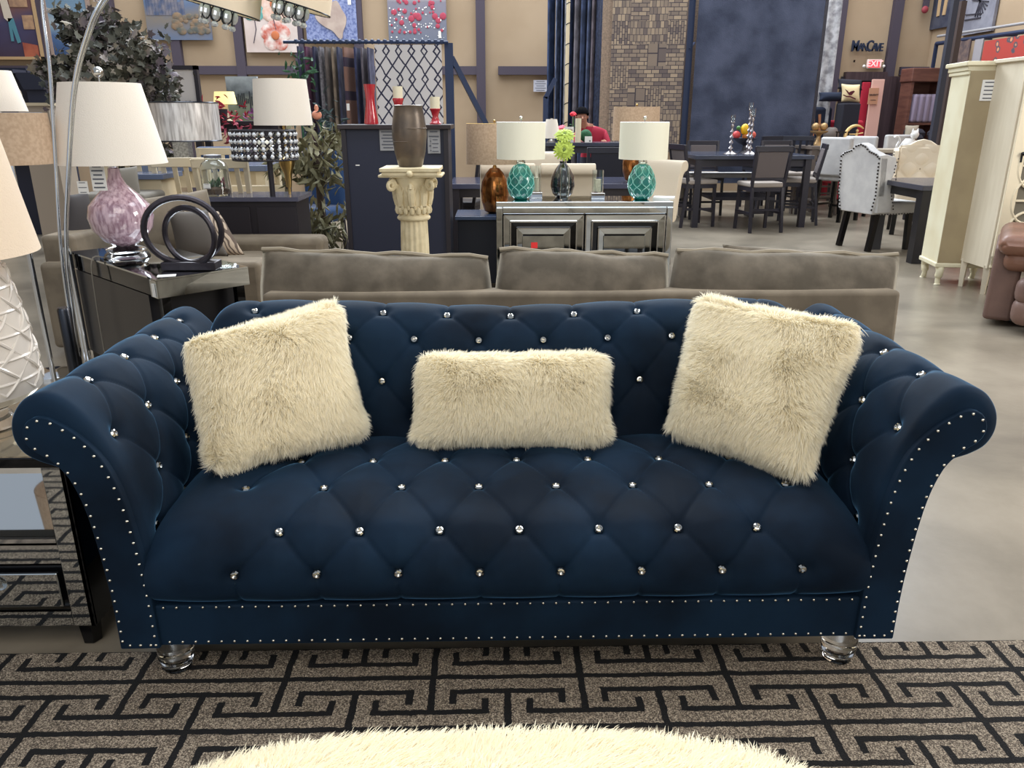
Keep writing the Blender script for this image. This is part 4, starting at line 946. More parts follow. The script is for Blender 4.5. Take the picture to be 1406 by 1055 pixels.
# ---- grey brown pub set further right
t2 = leg_table('pub_table', 'grey brown pub table right of the dark counter set', (aty(1136, 210, 12.7).x, 12.75, 0), .8, 0.6, 0.98, mgw2, rz=.1)
pc = chair('pub_chair', 'grey brown slat back pub chair with beige seat in front of the pub table', (aty(1116, 270, 12.0).x, 12.0, 0), 0.5, frame=mgw2, seat=mseat, back='slat')
chair('pub_chair', 'grey brown slat back pub chair on the far side of the pub table', (aty(1136, 270, 13.3).x, 13.4, 0), 3.1, src=pc)
p = Vector((aty(1123, 195, 12.7).x, 12.7, 0.98)); t = thing('cake_stand', 'gold pedestal stand holding two round ornaments on the pub table', 'stand', p)
mgd = mat('antique_gold', (170, 138, 96), 0.4, metal=0.5)
MB().lathe([(0.10, 0), (0.08, 0.02), (0.04, 0.07), (0.03, 0.14), (0.05, 0.17), (0.13, 0.20), (0.135, 0.22), (0.12, 0.22)], 24).build('stand', mgd, t)
for s_, w_ in ((-1, 'left'), (1, 'right')): 
    q = p + Vector((s_ * .065, 0, .222)); tag(MB(q).ball(q + Vector((0, 0, .06)), .06, 14, sz=.98).build('decorative_ball', mgd), '%s gold ball resting on the gold pedestal stand' % w_, 'ornament')
p = Vector((aty(1140, 195, 12.9).x, 12.9, 0.98)); tag(MB(p).lathe([(0.05, 0), (0.11, .08), (.12, .16), (.08, .25), (.05, .27)], 20, p).build('vase', mgw2), 'brown round vase behind the gold pedestal stand', 'vase')
# small dark chairs further back
mk = mat('black_paint_chair', (36, 38, 50), 0.5)  # black paint lifted to bluish grey, haze put into its colour
dc = chair('dining_chair', 'small dark dining chair in front of the big blue-grey rug, right of the peaches', (aty(1050, 200, 12.9).x, 12.95, 0), 0.3, seat_z=.70, top_z=1.12, frame=mk, seat=mk, back='slat')
chair('dining_chair', 'small dark dining chair just left of the gold pedestal stand', (aty(1092, 200, 12.9).x, 12.95, 0), -0.2, src=dc)
# ---- white parsons counter stools
def parsons(name, lab, loc, rz, src=None):
    if src: return dup(src, loc, rz, lab)
    t = thing(name, lab, 'chair', loc, rz, 'light grey counter stools')
    rbox('backrest', (0, -.20, .88), (.46, .10, .52), mgrey, t, .03); rbox('seat', (0, .02, .62), (.46, .46, .14), mgrey, t, .03)
    for a in (-1, 1):
        for b in (-1, 1): MB().bar((a * .19, b * .19, .56), (a * .20, b * .22 - .03, 0), .045, .045).build('leg', mblack, t)
    for a in (-1, 1): MB().bar((a * .195, -.22, .22), (a * .195, .19, .22), .02, .03).build('stretcher', mblack, t)
    MB().bar((-.19, .19, .18), (.19, .19, .18), .02, .03).build('stretcher', mblack, t)
    return t
ps0 = parsons('counter_stool', 'light grey upholstered counter stool left of the studded wingback chair', (aty(1152, 260, 11.3).x, 11.3, 0), -.95)
parsons('counter_stool', 'light grey upholstered counter stool half hidden behind the studded wingback chair', (aty(1181, 260, 12.0).x, 12.0, 0), -.8, ps0)
parsons('counter_stool', 'light grey upholstered counter stool behind both wingback chairs', (aty(1218, 260, 12.9).x, 13.0, 0), .1, ps0)
leg_table('counter_table', 'pale counter table between the light grey stools', (aty(1208, 210, 12.3).x + .1, 12.45, 0), .9, .5, 0.94, mgw2, mat('pale_table_top', (176, 166, 150), .4))
# ---- wingback chairs and table
def wing(name, lab, loc, rz, fab, tuft):
    t = thing(name, lab, 'chair', loc, rz)
    # back slab with camel top, outline in x,z
    prof = [(-.27, .40)] + [(-.33 + .0, z_) for z_ in (.6, .8, .95)] + [(-.33, 1.00), (-.27, 1.04), (-.16, 1.07), (-.08, 1.12), (0, 1.14), (.08, 1.12), (.16, 1.07), (.27, 1.04), (.33, 1.00)] + [(.33, z_) for z_ in (.95, .8, .6)] + [(.27, .40)]
    o = MB().prism(prof, (-.30, -.20), lambda a, b, tt: (a, tt - .06 * (b - .5), b)).build('backrest', fab, t, bevel=.012)
    for s_ in (-1, 1):
        wp = [(-.28, .42), (-.10, .42), (-.06, .60), (-.14, .75), (-.07, .90), (-.10, 1.0), (-.22, 1.03), (-.30, 1.02)]
        MB().prism(wp, (s_ * .27, s_ * .33), lambda a, b, tt: (tt, a - .06 * (b - .5), b)).build('wing', fab, t, bevel=.01)
    o = MB().box((0, .04, .46), (.56, .56, .14)).build('seat', fab, t); soft(o, .04)
    for a in (-1, 1):
        for b in (-1, 1): MB().bar((a * .24, b * .22 + .02, .42), (a * .25, b * .26 + .0, 0), .055, .055).build('leg', mblack, t)
    mb = MB(); P = [Vector((a, -.315 - .06 * (b - .5), b)) for a, b in prof]
    ins = []
    for i in range(len(P) - 1):
        n_ = max(1, int((P[i + 1] - P[i]).length / .035))
        for k in range(n_): ins.append(P[i].lerp(P[i + 1], k / n_))
    cen = Vector((0, 0, .75))
    for q in ins:
        d = Vector((cen.x - q.x, 0, cen.z - q.z)).normalized() * .018; mb.ball(q + d + Vector((0, .008, 0)), .011, 6)
    for s_ in (-1, 1):
        for k in range(16): mb.ball((s_ * .333, -.09 - .06 * (.45 + k * .035 - .5) + .02 * math.cos(k * .8), .46 + .035 * k), .008, 6)
        for k in range(14): mb.ball((s_ * .282, -.2 + .038 * k, .40), .008, 6)
    for k in range(15): mb.ball((-.26 + .037 * k, .322, .40), .008, 6)
    o = mb.build('stud_trim', mstud, t); o['kind'] = 'stuff'
    if tuft:
        def fn(u, v):
            x = -.26 + .52 * u; z = .52 + .54 * v; a = (x / .13 + z / .13); b = (x / .13 - z / .13)
            return (x, -.19 - .06 * (z - .5) + .04 * (abs(math.sin(PI * a / 2)) * abs(math.sin(PI * b / 2))) ** .5, z + (0.0 if v < .95 else .02 * math.cos(x * 6)))
        MB().grid(fn, 46, 46).build('tufted_panel', fab, t, ang=180)
        bt = MB()
        for i in range(-2, 3):
            for j in range(-3, 12):
                x = .13 * (i + (j % 2) * .5) * 2 * .5 * 2 / 1.0; z = .13 * j
                if abs(x) < .25 and .55 < z < 1.04: bt.ball((x, -.178 - .06 * (z - .5), z), .012, 6)
        bt.build('tufting_buttons', mat('button_shadow_fabric', (150, 136, 116), .9), t)  # buttons coloured darker, painting in the shade of the tuft dimples
        o = soft(MB().box((0, -.205, .79), (.5, .03, .5)).build('inner_back', fab, t), .01)
    return t
wing('wingback_chair', 'light grey wingback dining chair with studded edge, its back to the camera', (aty(1201, 330, 8.75).x, 8.8, 0), -1.28, mgrey, False).scale = (.92, 1, 1)
wing('wingback_chair', 'cream tufted wingback dining chair on the far side of the dark table', (aty(1254, 320, 9.9).x, 9.95, 0), 2.75, mivory, True)
p = atz(1218, 247, .76); q = atz(1254, 362, 0)
leg_table('dining_table', 'dark square legged dining table next to the wingback chairs', (q.x + .62, q.y + .48, 0), 1.35, 1.05, 0.77, mat('blackened_wood', (26, 25, 30), .35), mat('grey_table_sheen', (70, 70, 80), .2), th=.05, lw=.11)
# cat figurine
p = Vector((aty(1247, 205, 11.2).x, 11.2, 0)); zz = aty(1247, 212, 11.2).z
leg_table('side_stand', 'dark narrow stand carrying the white cat figurine', (p.x, 11.2, 0), .4, .3, zz, mdw, lw=.04, cat='stand')
t = thing('cat_figurine', 'white cat figurine with curled tail behind the cream wingback chair', 'figurine', (p.x, 11.2, zz)); mwc = mat('white_ceramic', (224, 222, 220), .3)
MB().lathe([(.06, 0), (.10, .04), (.10, .10), (.07, .17), (.045, .21)], 20, sx=1.3).ball((.05, -.02, .26), .055, 14).tube([(.02, -.02, .30), (.015, -.02, .345)], [.02, .003], 8).tube([(.08, -.02, .30), (.085, -.02, .345)], [.02, .003], 8).tube(spline([(-.11, 0, .05), (-.17, 0, .10), (-.14, 0, .18), (-.18, 0, .24), (-.22, 0, .22)], 5), .018, 8).tube([(.08, -.05, .16), (.09, -.07, .02)], .022, 8).build('cat', mwc, t)
# ---- curio cabinets
mivc = mat('ivory_cabinet_paint', (226, 220, 192), .5, noise=((216, 206, 174), 3, 2)); mback = mat('unfinished_back_board', (164, 148, 116), .75, noise=((154, 138, 108), 4, 3)); mwhc = mat('whitewashed_cabinet', (222, 212, 190), .5, noise=((214, 203, 180), 6, 4), stretch=(3, 3, .4))
P1 = atz(1257, 378, 0); P2 = atz(1281, 391, 0); v1 = (P1 - P2); ang = math.atan2(v1.y, v1.x)
ztop = aty(1305, 86, P2.y + .15).z
w1 = .38; 
# local frame: +x from the near corner along the narrow front, +y into the body
t = thing('curio_cabinet', 'tall narrow ivory cabinet with cornice and cabriole legs, left of the whitewashed cabinet', 'cabinet', P2, ang); D1 = -.5
MB().box((w1 / 2, D1 / 2, .16 + (ztop - .22) / 2), (w1, abs(D1), ztop - .22)).build('body', mivc, t)
MB().box((-.004, D1 / 2, .18 + (ztop - .24) / 2), (.010, abs(D1) - .0, ztop - .26)).build('back_board', mback, t)
MB().box((w1 / 2 + .02, D1 / 2, ztop - .05), (w1 + .04, abs(D1) + .05, .04)).box((w1 / 2 + .02, D1 / 2, ztop - .015), (w1 + .08, abs(D1) + .09, .035)).box((w1 / 2 + .02, D1 / 2, ztop - .085), (w1 + .03, abs(D1) + .03, .03)).build('cornice', mivc, t, bevel=.008)
MB().box((w1 / 2, D1 / 2, .175), (w1 + .03, abs(D1) + .03, .04)).build('base_moulding', mivc, t, bevel=.01)
for (x_, y_) in ((.03, -.04), (w1 - .03, -.04), (.03, D1 + .04), (w1 - .03, D1 + .04)):
    MB().tube(spline([(x_, y_, .17), (x_ + .02 * (1 if x_ > .1 else -1), y_, .12), (x_ - .005, y_, .06), (x_ + .01 * (1 if x_ > .1 else -1), y_, .0)], 5), [.035] * 5 + [.032] * 5 + [.022] * 5 + [.03], 10).build('cabriole_leg', mivc, t)
for (dy, z_, w_, h_) in ((-.18, ztop - .22, .16, .16), (-.42, ztop - .28, .12, .26)):
    mb = MB(); mb.box((-.012, dy, z_), (.003, w_, h_)); o = mb.build('label_sheet', mpaper, t)
    m2 = MB(); [m2.box((-.0145, dy, z_ + h_ * (.38 - .19 * i)), (.001, w_ * .75, h_ * .05)) for i in range(5)]; m2.build('print', mink, o)
Q1 = atz(1310, 392, 0); Q2 = atz(1345, 405, 0); v2 = Q1 - Q2; ang2 = math.atan2(v2.y, v2.x)
zt2 = aty(1400, 78, Q2.y).z; w2 = v2.length
t = thing('display_cabinet', 'tall whitewashed display cabinet with fretwork glass door beside the brown recliner', 'cabinet', Q2, ang2); D2 = -.95
MB().box((w2 / 2, D2 / 2 - .0, .22 + (zt2 - .22) / 2), (w2, abs(D2) - .03, zt2 - .22)).build('body', mwhc, t)
for (x_, y_) in ((.03, -.04), (w2 - .03, -.04), (.03, D2 + .04), (w2 - .03, D2 + .04)): MB().lathe([(.022, 0), (.035, .24)], 4, (x_, y_, 0)).build('leg', mwhc, t, smooth=False)
MB().box((w2 / 2, D2 / 2, zt2 - .01), (w2 + .03, abs(D2) + .02, .03)).build('top_moulding', mwhc, t, bevel=.006)
d = thing('door', None, None); d.parent = t; d.location = (0, -.475, 0)
mfr = mat('ivory_fretwork', (232, 220, 192), .5)
MB().box((-.012, 0, .30 + (zt2 - .36) / 2), (.006, .72, zt2 - .42)).build('door_glass', mat('grey_door_glass', (120, 116, 104), .1, spec=.8), d)
mb = MB()
for y_ in (.40, -.40): mb.box((-.018, y_, .25 + (zt2 - .3) / 2), (.024, .10, zt2 - .30))
for z_ in (.28, zt2 - .08): mb.box((-.018, 0, z_), (.024, .9, .10))
mb.build('door_frame', mfr, d, bevel=.004)
mb = MB(); R_ = .18
for j in range(6):
    for i_ in (-1, 0, 1):
        c_ = Vector((-.026, i_ * .24, .50 + j * .27)); mb.tube([c_ + Vector((0, R_ * .8 * math.cos(a), R_ * math.sin(a))) for a in [2 * PI * k / 24 for k in range(24)]], .011, 6, True)
    mb.box((-.026, 0, .50 + j * .27), (.014, .7, .016))
mb.build('fretwork', mfr, d)
MB().ball((-.045, .38, 1.13), .016, 10).box((-.035, .38, 1.10), (.008, .014, .07)).build('handle', mblack, d)
# ---- brown leather recliner
mlea = mat('brown_leather', (112, 78, 62), .45, noise=((132, 94, 76), 4, 5), bump=(.4, 18)); mlea2 = mat('taupe_brown_leather', (108, 84, 76), .55, noise=((122, 96, 86), 4, 5), bump=(.2, 20))
R0 = atz(1347, 441, .03); t = thing('leather_recliner', 'brown leather recliner cut off at the right edge', 'recliner', (R0.x, R0.y, 0), math.radians(-33))
# local: x right, y away ; the arm's outer side faces left, the front with footrest faces the camera's left-bottom
rbox('side_panel', (.09, .42, .30), (.18, .80, .52), mlea2, t, .03)
o = rbox('arm_pad', (.16, .36, .58), (.30, .92, .14), mlea, t, .07); rbox('arm_pad_lower', (.19, .36, .47), (.26, .84, .14), mlea, t, .06)
rbox('side_panel', (1.05, .42, .33), (.12, .80, .58), mlea2, t, .03); rbox('arm_pad', (.95, .36, .58), (.34, .92, .17), mlea, t, .07)
rbox('seat_cushion', (.56, .22, .36), (.62, .84, .24), mlea2, t, .08)
for k, z_ in enumerate((.30, .16)): rbox('footrest', (.56, -.14, z_), (.80, .18, .19), mlea2, t, .07)
rbox('base', (.56, .42, .10), (.9, .7, .14), mblack, t, .01)
rbox('backrest', (.60, .84, .68), (.62, .24, .56), mlea, t, .1, rx=math.radians(-12)); rbox('headrest', (.62, .90, .92), (.56, .22, .2), mlea, t, .08)
# ---- cream rolled-back chairs around the wood table
def rollchair(lab, loc, rz, src=None):
    if src: return dup(src, loc, rz, lab)
    t = thing('rolled_back_chair', lab, 'chair', loc, rz, 'cream rolled back dining chairs')
    S_ = [(-.20, .44), (-.23, .6), (-.27, .8), (-.30, .93), (-.34, .99), (-.40, 1.0), (-.43, .96), (-.42, .91), (-.38, .89), (-.35, .84), (-.31, .6), (-.28, .44)]
    o = MB().prism([(q.x, q.y) for q in spline([(a, b, 0) for a, b in S_], 4, True)], (-.25, .25), lambda a, b, tt: (tt, a, b)).build('backrest', mivory, t, bevel=.01)
    rbox('seat', (0, .02, .46), (.5, .5, .13), mivory, t, .04)
    for a in (-1, 1):
        for b in (-1, 1): MB().bar((a * .20, b * .20, .42), (a * .21, b * .23, 0), .05, .05).build('leg', mdark, t)
    mb = MB()
    for i in range(4):
        for j in range(4): mb.ball((-.18 + .12 * i + (.06 if j % 2 else 0) - .03, -.21 - .03 * j, .55 + .1 * j), .012, 6)
    mb.build('tufting_buttons', mivory, t)
    return t
rc = rollchair('cream rolled back chair seen from behind, behind the lime flowers', (aty(778, 250, 7.5).x, 7.75, 0), 0)
rollchair('cream rolled back chair seen from behind, mostly hidden by the left teal lamp', (aty(694, 250, 7.5).x, 7.75, 0), 0.05, rc)
rollchair('cream tufted rolled back chair turned sideways, right of the right teal lamp', (aty(880, 250, 7.7).x, 7.75, 0), 2.3, rc)
rollchair('cream rolled back chair beyond the wood table, behind the left teal lamp', (aty(745, 220, 9.6).x, 9.6, 0), 3.1, rc)
xa_ = aty(618, 250, 8.3).x; xb_ = aty(902, 250, 8.3).x
leg_table('dining_table', 'long dark wood dining table behind the mirrored console', ((xa_ + xb_) / 2, 8.55, 0), xb_ - xa_, .95, .765, mdark, mat('blue_sheen_wood_top', (64, 66, 84), .18))
amber(872, 8.35, 0.765, 'amber mercury glass lamp with tan shade behind the right teal lamp', am)
# dark armchair left of that table
chair('dining_armchair', 'dark wooden dining chair between the tall chest and the tan shade lamp', (aty(632, 240, 9.3).x, 9.4, 0), 1.35, seat_z=.48, top_z=1.08, frame=mdark, seat=mdark, back='slat')
chair('dining_chair', 'dark dining chair below the green ball, facing the far bar table', (aty(830, 240, 9.6).x, 9.9, 0), 0.1, seat_z=.60, top_z=1.06, frame=mk, seat=mk, back='panel')
chair('dining_chair', 'dark dining chair left of the patchwork rug', (aty(826, 240, 10.9).x + .32, 10.9, 0), 1.5, seat_z=.62, top_z=1.16, frame=mk, seat=mk, back='slat')
# ---- far bar table with lamp, candles, man behind
Yb_ = 11.3; xa_ = aty(742, 195, Yb_).x; xb_ = aty(858, 195, Yb_).x; zt = aty(800, 195, Yb_).z
leg_table('bar_table', 'dark bar height console table in front of the bending man', ((xa_ + xb_) / 2, Yb_, 0), xb_ - xa_, .55, zt, mk, mbt, shelf=.4)
def bx(px, Y=Yb_ - .05): return Vector((aty(px, 190, Y).x, Y, zt))
p = bx(757); t = lamp_root('table_lamp', 'small lamp with white bell shade on the far bar table', p)
drum(MB(), .125, .075, .05, .30, 28).build('lamp_shade', mshade, t); MB().lathe([(.06, 0), (.05, .02), (.02, .04), (.015, .30), (.02, .31)], 16).build('base', mchr, t)
p = bx(781); t = thing('frame', 'pale picture frame beside the pillar candle on the far bar table', 'frame', p); MB().box((0, 0, .10), (.13, .02, .20)).build('frame', mpaper, t); MB().box((0, -.012, .10), (.09, .003, .14)).build('picture', mat('pinkish_print', (190, 160, 150), .8), t)
p = bx(793.5, Yb_ - .2); tag(MB(p).lathe([(.04, -0), (.04, .31), (.005, .305)], 20, p).build('pillar_candle', mcream), 'tall cream pillar candle on the far bar table', 'candle')
p = bx(804, Yb_ - .12); mgb = mat('green_moss', (40, 84, 56), .9, bump=(1, 60)); tag(MB(p).ball(p + Vector((0, 0, .085)), .085, 20, sz=.98).build('moss_ball', mgb), 'green moss ball on the far bar table', 'ornament')
p = bx(808, Yb_ - .25); t = thing('price_card', 'small white price card in front of the green moss ball', 'card', (p.x, p.y, zt)); MB().box((0, 0, .04), (.10, .004, .08)).build('card', mpaper, t); MB().box((.02, -.004, .02), (.02, .001, .02)).build('print', mink, t)
def rose(px, y, lab, col, r=.05):
    b = bx(px, Yb_ + .05); q = aty(px, y, Yb_ + .05); t = thing('artificial_flower', lab, 'flower', b)
    mb = MB(); rnd = random.Random(px)
    for i in range(14):
        a = rnd.random() * 6.28; e = rnd.random() * 1.4; d = Vector((math.cos(a) * math.cos(e), math.sin(a) * math.cos(e), math.sin(e))); mb.ball(Vector((0, 0, q.z - b.z)) + d * r * .5, r * .55, 8, .7)
    mb.build('petals', mat(lab[:12], col, .6), t); MB().tube([(0, 0, 0), (.005, 0, q.z - b.z)], .006, 6).build('stem', mat('green_stem', (70, 110, 40), 0.6), t)
    MB().ball((.03, 0, .10 + (q.z - b.z) * .3), .02, 8, .4).ball((-.03, 0, .05 + (q.z - b.z) * .5), .02, 8, .4).build('leaf', mgb, t)
rose(786, 158, 'red artificial rose on a long stem in front of the man', (214, 40, 60)); rose(771, 178, 'pink artificial bloom right of the small white lamp', (228, 110, 130), .07)
# man
def man():
    Ym = 12.1; hd = aty(799, 161, Ym); zf = 0
    t = thing('person', 'man with dark hair in a red shirt bending forward behind the far bar table', 'person', (hd.x + .1, Ym + .25, 0))
    o_ = t.location
    me = bpy.data.meshes.new('body'); J = []
    def j(x, y, z, r): J.append((Vector((x, y, z)), r)); return len(J) - 1
    hx, hy, hz = hd.x - o_.x, hd.y - o_.y, hd.z
    pel = j(.12, .22, .80, .16); wa = j(.10, .12, .95, .145); chst = j(.07, .0, 1.13, .165); nk = j(hx + .03, hy + .10, hz - .12, .06); hb = j(hx, hy + .02, hz - .02, .085); ht = j(hx, hy, hz + .07, .085)
    E = [(pel, wa), (wa, chst), (chst, nk), (nk, hb), (hb, ht)]
    for s_ in (-1, 1):
        sh = j(.07 + s_ * .20, -.0, 1.16, .075); el = j(.07 + s_ * .27, -.12, .95, .05); wr = j(.07 + s_ * .17 , -.30, 1.06, .033); hn = j(.07 + s_ * .15, -.36, 1.07, .035)
        E += [(chst, sh), (sh, el), (el, wr), (wr, hn)]
        for k in range(4):
            f1 = j(.07 + s_ * .15 + (k - 1.5) * .02, -.41, 1.06, .010); f2 = j(.07 + s_ * .15 + (k - 1.5) * .022, -.45 - .006 * (k % 2), 1.04, .009); E += [(hn, f1), (f1, f2)]
        th = j(.07 + s_ * .11, -.39, 1.065, .011); E += [(hn, th)]
        hp = j(.12 + s_ * .10, .20, .76, .10); kn = j(.12 + s_ * .13, .05, .44, .065); an = j(.12 + s_ * .13, .14, .07, .042); to = j(.12 + s_ * .14, -.02, .035, .035)
        E += [(pel, hp), (hp, kn), (kn, an), (an, to)]
    me.from_pydata([v for v, r in J], E, []); o = bpy.data.objects.new('body', me); C.objects.link(o); o.parent = t
    sk = o.modifiers.new('skin', 'SKIN')
    for v, (q, r) in zip(me.skin_vertices[0].data, J): v.radius = (r, r); v.use_root = False
    me.skin_vertices[0].data[0].use_root = True
    o.modifiers.new('s', 'SUBSURF').levels = 2; o.modifiers['s'].render_levels = 2
    mm = mat('man_clothes_and_skin', (150, 40, 66), .8); (cx_, cy_, cz_), tc = coords(mm)
    skin = cz_.gt(hz - .13).max(cy_.lt(-.20) * cz_.gt(.9)); c1 = mix_by(mm, skin, (160, 36, 60), (168, 118, 98)); c2 = mix_by(mm, cz_.lt(.82), c1.outputs[2], (40, 44, 60))
    me.materials.append(mm)
    dg = bpy.context.evaluated_depsgraph_get(); ev = bpy.data.meshes.new_from_object(o.evaluated_get(dg)); o.modifiers.clear(); o.data = ev; ev.shade_smooth()
    hm = mat('black_hair', (12, 11, 14), 1.0, spec=.1)
    def hfn(u, v):
        a = 2 * PI * u; e = (-.75 if math.sin(2 * PI * u) > .1 else .15) * (1 - v) + v * (PI / 2); r = .108 * (1 + .05 * math.sin(a * 7) * math.cos(e)); f = 1.0
        return (hx + r * f * math.cos(a) * math.cos(e), hy + .025 + r * f * math.sin(a) * math.cos(e), hz + .035 + r * 1.0 * math.sin(e) * 1.05)
    MB().grid(hfn, 28, 12, True).build('hair', hm, t)
    fm = mat('dark_feature', (50, 30, 34), .6)
    MB().ball((hx - .032, hy - .082, hz + .015), .010, 8, .6).build('eye', fm, t); MB().ball((hx + .032, hy - .082, hz + .015), .010, 8, .6).build('eye', fm, t)
    MB().tube([(hx - .03, hy - .078, hz - .055), (hx, hy - .086, hz - .058), (hx + .03, hy - .078, hz - .055)], .005, 6).build('mouth', mat('lips', (130, 70, 66), .6), t)
    sm = mat('skin_tone', (168, 118, 98), .7); MB().tube([(hx, hy - .08, hz + .01), (hx, hy - .102, hz - .02), (hx, hy - .088, hz - .03)], [.008, .014, .012], 8).build('nose', sm, t)
    for s_ in (-1, 1): MB().ball((hx + s_ * .088, hy + .01, hz), .02, 8, 1.2, sx=.5).build('ear', sm, t)
man()
# ================================================================ HANGING RUGS, RIGHT RACK
YR = 13.6
mpole = mat('dark_steel_pole', (44, 56, 84), .5, metal=.3)  # bluish haze is mixed into the steel colour
def rugsheet(name, lab, x0, x1, Y0, Y1, z0, z1, m, wav=0.0, th=.02, group=None):
    "hanging rug between (x0,Y0) and (x1,Y1)"
    a = Vector((x0, Y0, 0)); b = Vector((x1, Y1, 0)); org = Vector(((x0 + x1) / 2, (Y0 + Y1) / 2, z0)); d = b - a; n_ = Vector((-d.y, d.x, 0)).normalized(); V = []; Fc = []; nu, nv = 14, 12
    for s_ in (0, 1):
        for j_ in range(nv):
            for i in range(nu):
                u = i / (nu - 1); v = j_ / (nv - 1); V.append(a + d * u + n_ * (s_ * th + wav * math.sin(u * 9 + x0 * 5) * (1 - v * .5)) + Vector((0, 0, z0 + (z1 - z0) * v)))
    g = lambda s_, i, j_: s_ * nu * nv + j_ * nu + i
    for j_ in range(nv - 1):
        for i in range(nu - 1): Fc += [(g(0, i, j_), g(0, i + 1, j_), g(0, i + 1, j_ + 1), g(0, i, j_ + 1)), (g(1, i, j_), g(1, i, j_ + 1), g(1, i + 1, j_ + 1), g(1, i + 1, j_))]
    for j_ in range(nv - 1): Fc += [(g(0, 0, j_), g(0, 0, j_ + 1), g(1, 0, j_ + 1), g(1, 0, j_)), (g(0, nu - 1, j_), g(1, nu - 1, j_), g(1, nu - 1, j_ + 1), g(0, nu - 1, j_ + 1))]
    for i in range(nu - 1): Fc += [(g(0, i, 0), g(1, i, 0), g(1, i + 1, 0), g(0, i + 1, 0)), (g(0, i, nv - 1), g(0, i + 1, nv - 1), g(1, i + 1, nv - 1), g(1, i, nv - 1))]
    o = MB(org).add(V, Fc).build(name, m); return tag(o, lab, 'rug', group)
ZT = 3.9
# patchwork
mpw = mat('patchwork_rug', (120, 104, 88), .9); (ax, ay, az), tc = coords(mpw); nt = mpw.node_tree
def brick(sc_, wd, ht, rot, ms=.02):
    mp = nt.nodes.new('ShaderNodeMapping'); mp.inputs['Rotation'].default_value = (PI / 2, 0, 0) if not rot else (PI / 2, 0, 0)
    cmb = nt.nodes.new('ShaderNodeCombineXYZ'); a_, b_ = (ax, az) if not rot else (az, ax)
    nt.links.new(a_.k, cmb.inputs[0]); nt.links.new(b_.k, cmb.inputs[1])
    b = nt.nodes.new('ShaderNodeTexBrick'); b.inputs['Scale'].default_value = sc_; b.inputs['Brick Width'].default_value = wd; b.inputs['Row Height'].default_value = ht; b.inputs['Mortar Size'].default_value = ms
    b.inputs['Color1'].default_value = lin((164, 146, 124)); b.inputs['Color2'].default_value = lin((98, 88, 86)); b.inputs['Mortar'].default_value = lin((66, 60, 66)); b.offset = .37
    nt.links.new(cmb.outputs[0], b.inputs[0]); return b.outputs[0]
cmb = nt.nodes.new('ShaderNodeCombineXYZ'); nt.links.new((ax * 3.4).floor().k, cmb.inputs[0]); nt.links.new((az * 3.0).floor().k, cmb.inputs[1])
wn = nt.nodes.new('ShaderNodeTexWhiteNoise'); nt.links.new(cmb.outputs[0], wn.inputs['Vector']); rv = X(nt, wn.outputs[0])
m1 = mix_by(mpw, rv.gt(.33), brick(3.6, .45, .22, False), brick(3.8, .35, .16, True)); m2 = mix_by(mpw, rv.gt(.62), m1.outputs[2], brick(5, .3, .5, False)); m3 = mix_by(mpw, rv.gt(.86), m2.outputs[2], brick(3, .6, .5, True, .03))
xa_ = aty(838, 100, YR).x; xb_ = aty(938, 100, YR - .1).x
rugsheet('patchwork_rug', 'brown and beige patchwork block rug hanging from the tall rack', xa_, xb_, YR, YR - .1, .85, ZT, mpw, .015)
mdr_ = mat('dark_slate_rug', (54, 60, 78), .95, noise=((78, 84, 104), 2.2, 8), bump=(.6, 60))
xa_ = aty(953, 100, YR - .1).x; xb_ = aty(1122, 100, YR - .3).x
rugsheet('slate_rug', 'large dark slate blue shag rug hanging flat on the right rack', xa_, xb_, YR - .1, YR - .3, .35, ZT, mdr_, .02)
morn = mat('ornate_dark_rug', (60, 62, 76), .9, noise=((26, 28, 40), 26, 3))
rugsheet('ornate_rug', 'dark patterned rug edge hanging just right of the slate blue rug', aty(1122, 100, YR - .3).x + .01, aty(1134, 100, YR - .2).x + .01, YR - .28, YR + .05, .5, ZT, morn)
mwp = mat('white_grey_distressed_rug', (190, 188, 190), .9, noise=((128, 126, 130), 9, 6))
rugsheet('distressed_rug', 'white and grey ornate rug hanging beside the brown wall post', aty(1130, 60, 14.4).x, aty(1147, 60, 14.4).x, 14.4, 14.3, 1.2, ZT, mwp, .01)
mbe = mat('beige_speckled_rug', (150, 130, 112), .95, noise=((128, 112, 98), 40, 3))
rugsheet('beige_rug', 'narrow strip of beige speckled rug between the steel pole and the slate rug', aty(941, 60, 14.2).x, aty(960, 60, 14.2).x, 14.2, 14.2, .5, 3.35, mbe)
rugsheet('beige_rug', 'tall narrow beige speckled rug at the left edge of the patchwork rug', aty(826, 60, YR + .1).x, aty(840, 60, YR + .1).x, YR + .1, YR + .05, .5, ZT, mbe)
cols = [((62, 80, 118), 'navy'), ((104, 118, 150), 'slate'), ((64, 80, 116), 'navy'), ((160, 160, 168), 'pale'), ((60, 74, 110), 'navy'), ((134, 130, 140), 'grey'), ((74, 88, 122), 'navy'), ((88, 100, 132), 'slate'), ((128, 120, 130), 'mauve grey'), ((60, 70, 98), 'navy')]
xs = [752, 763, 771, 776, 781, 790, 799, 808, 814, 820]
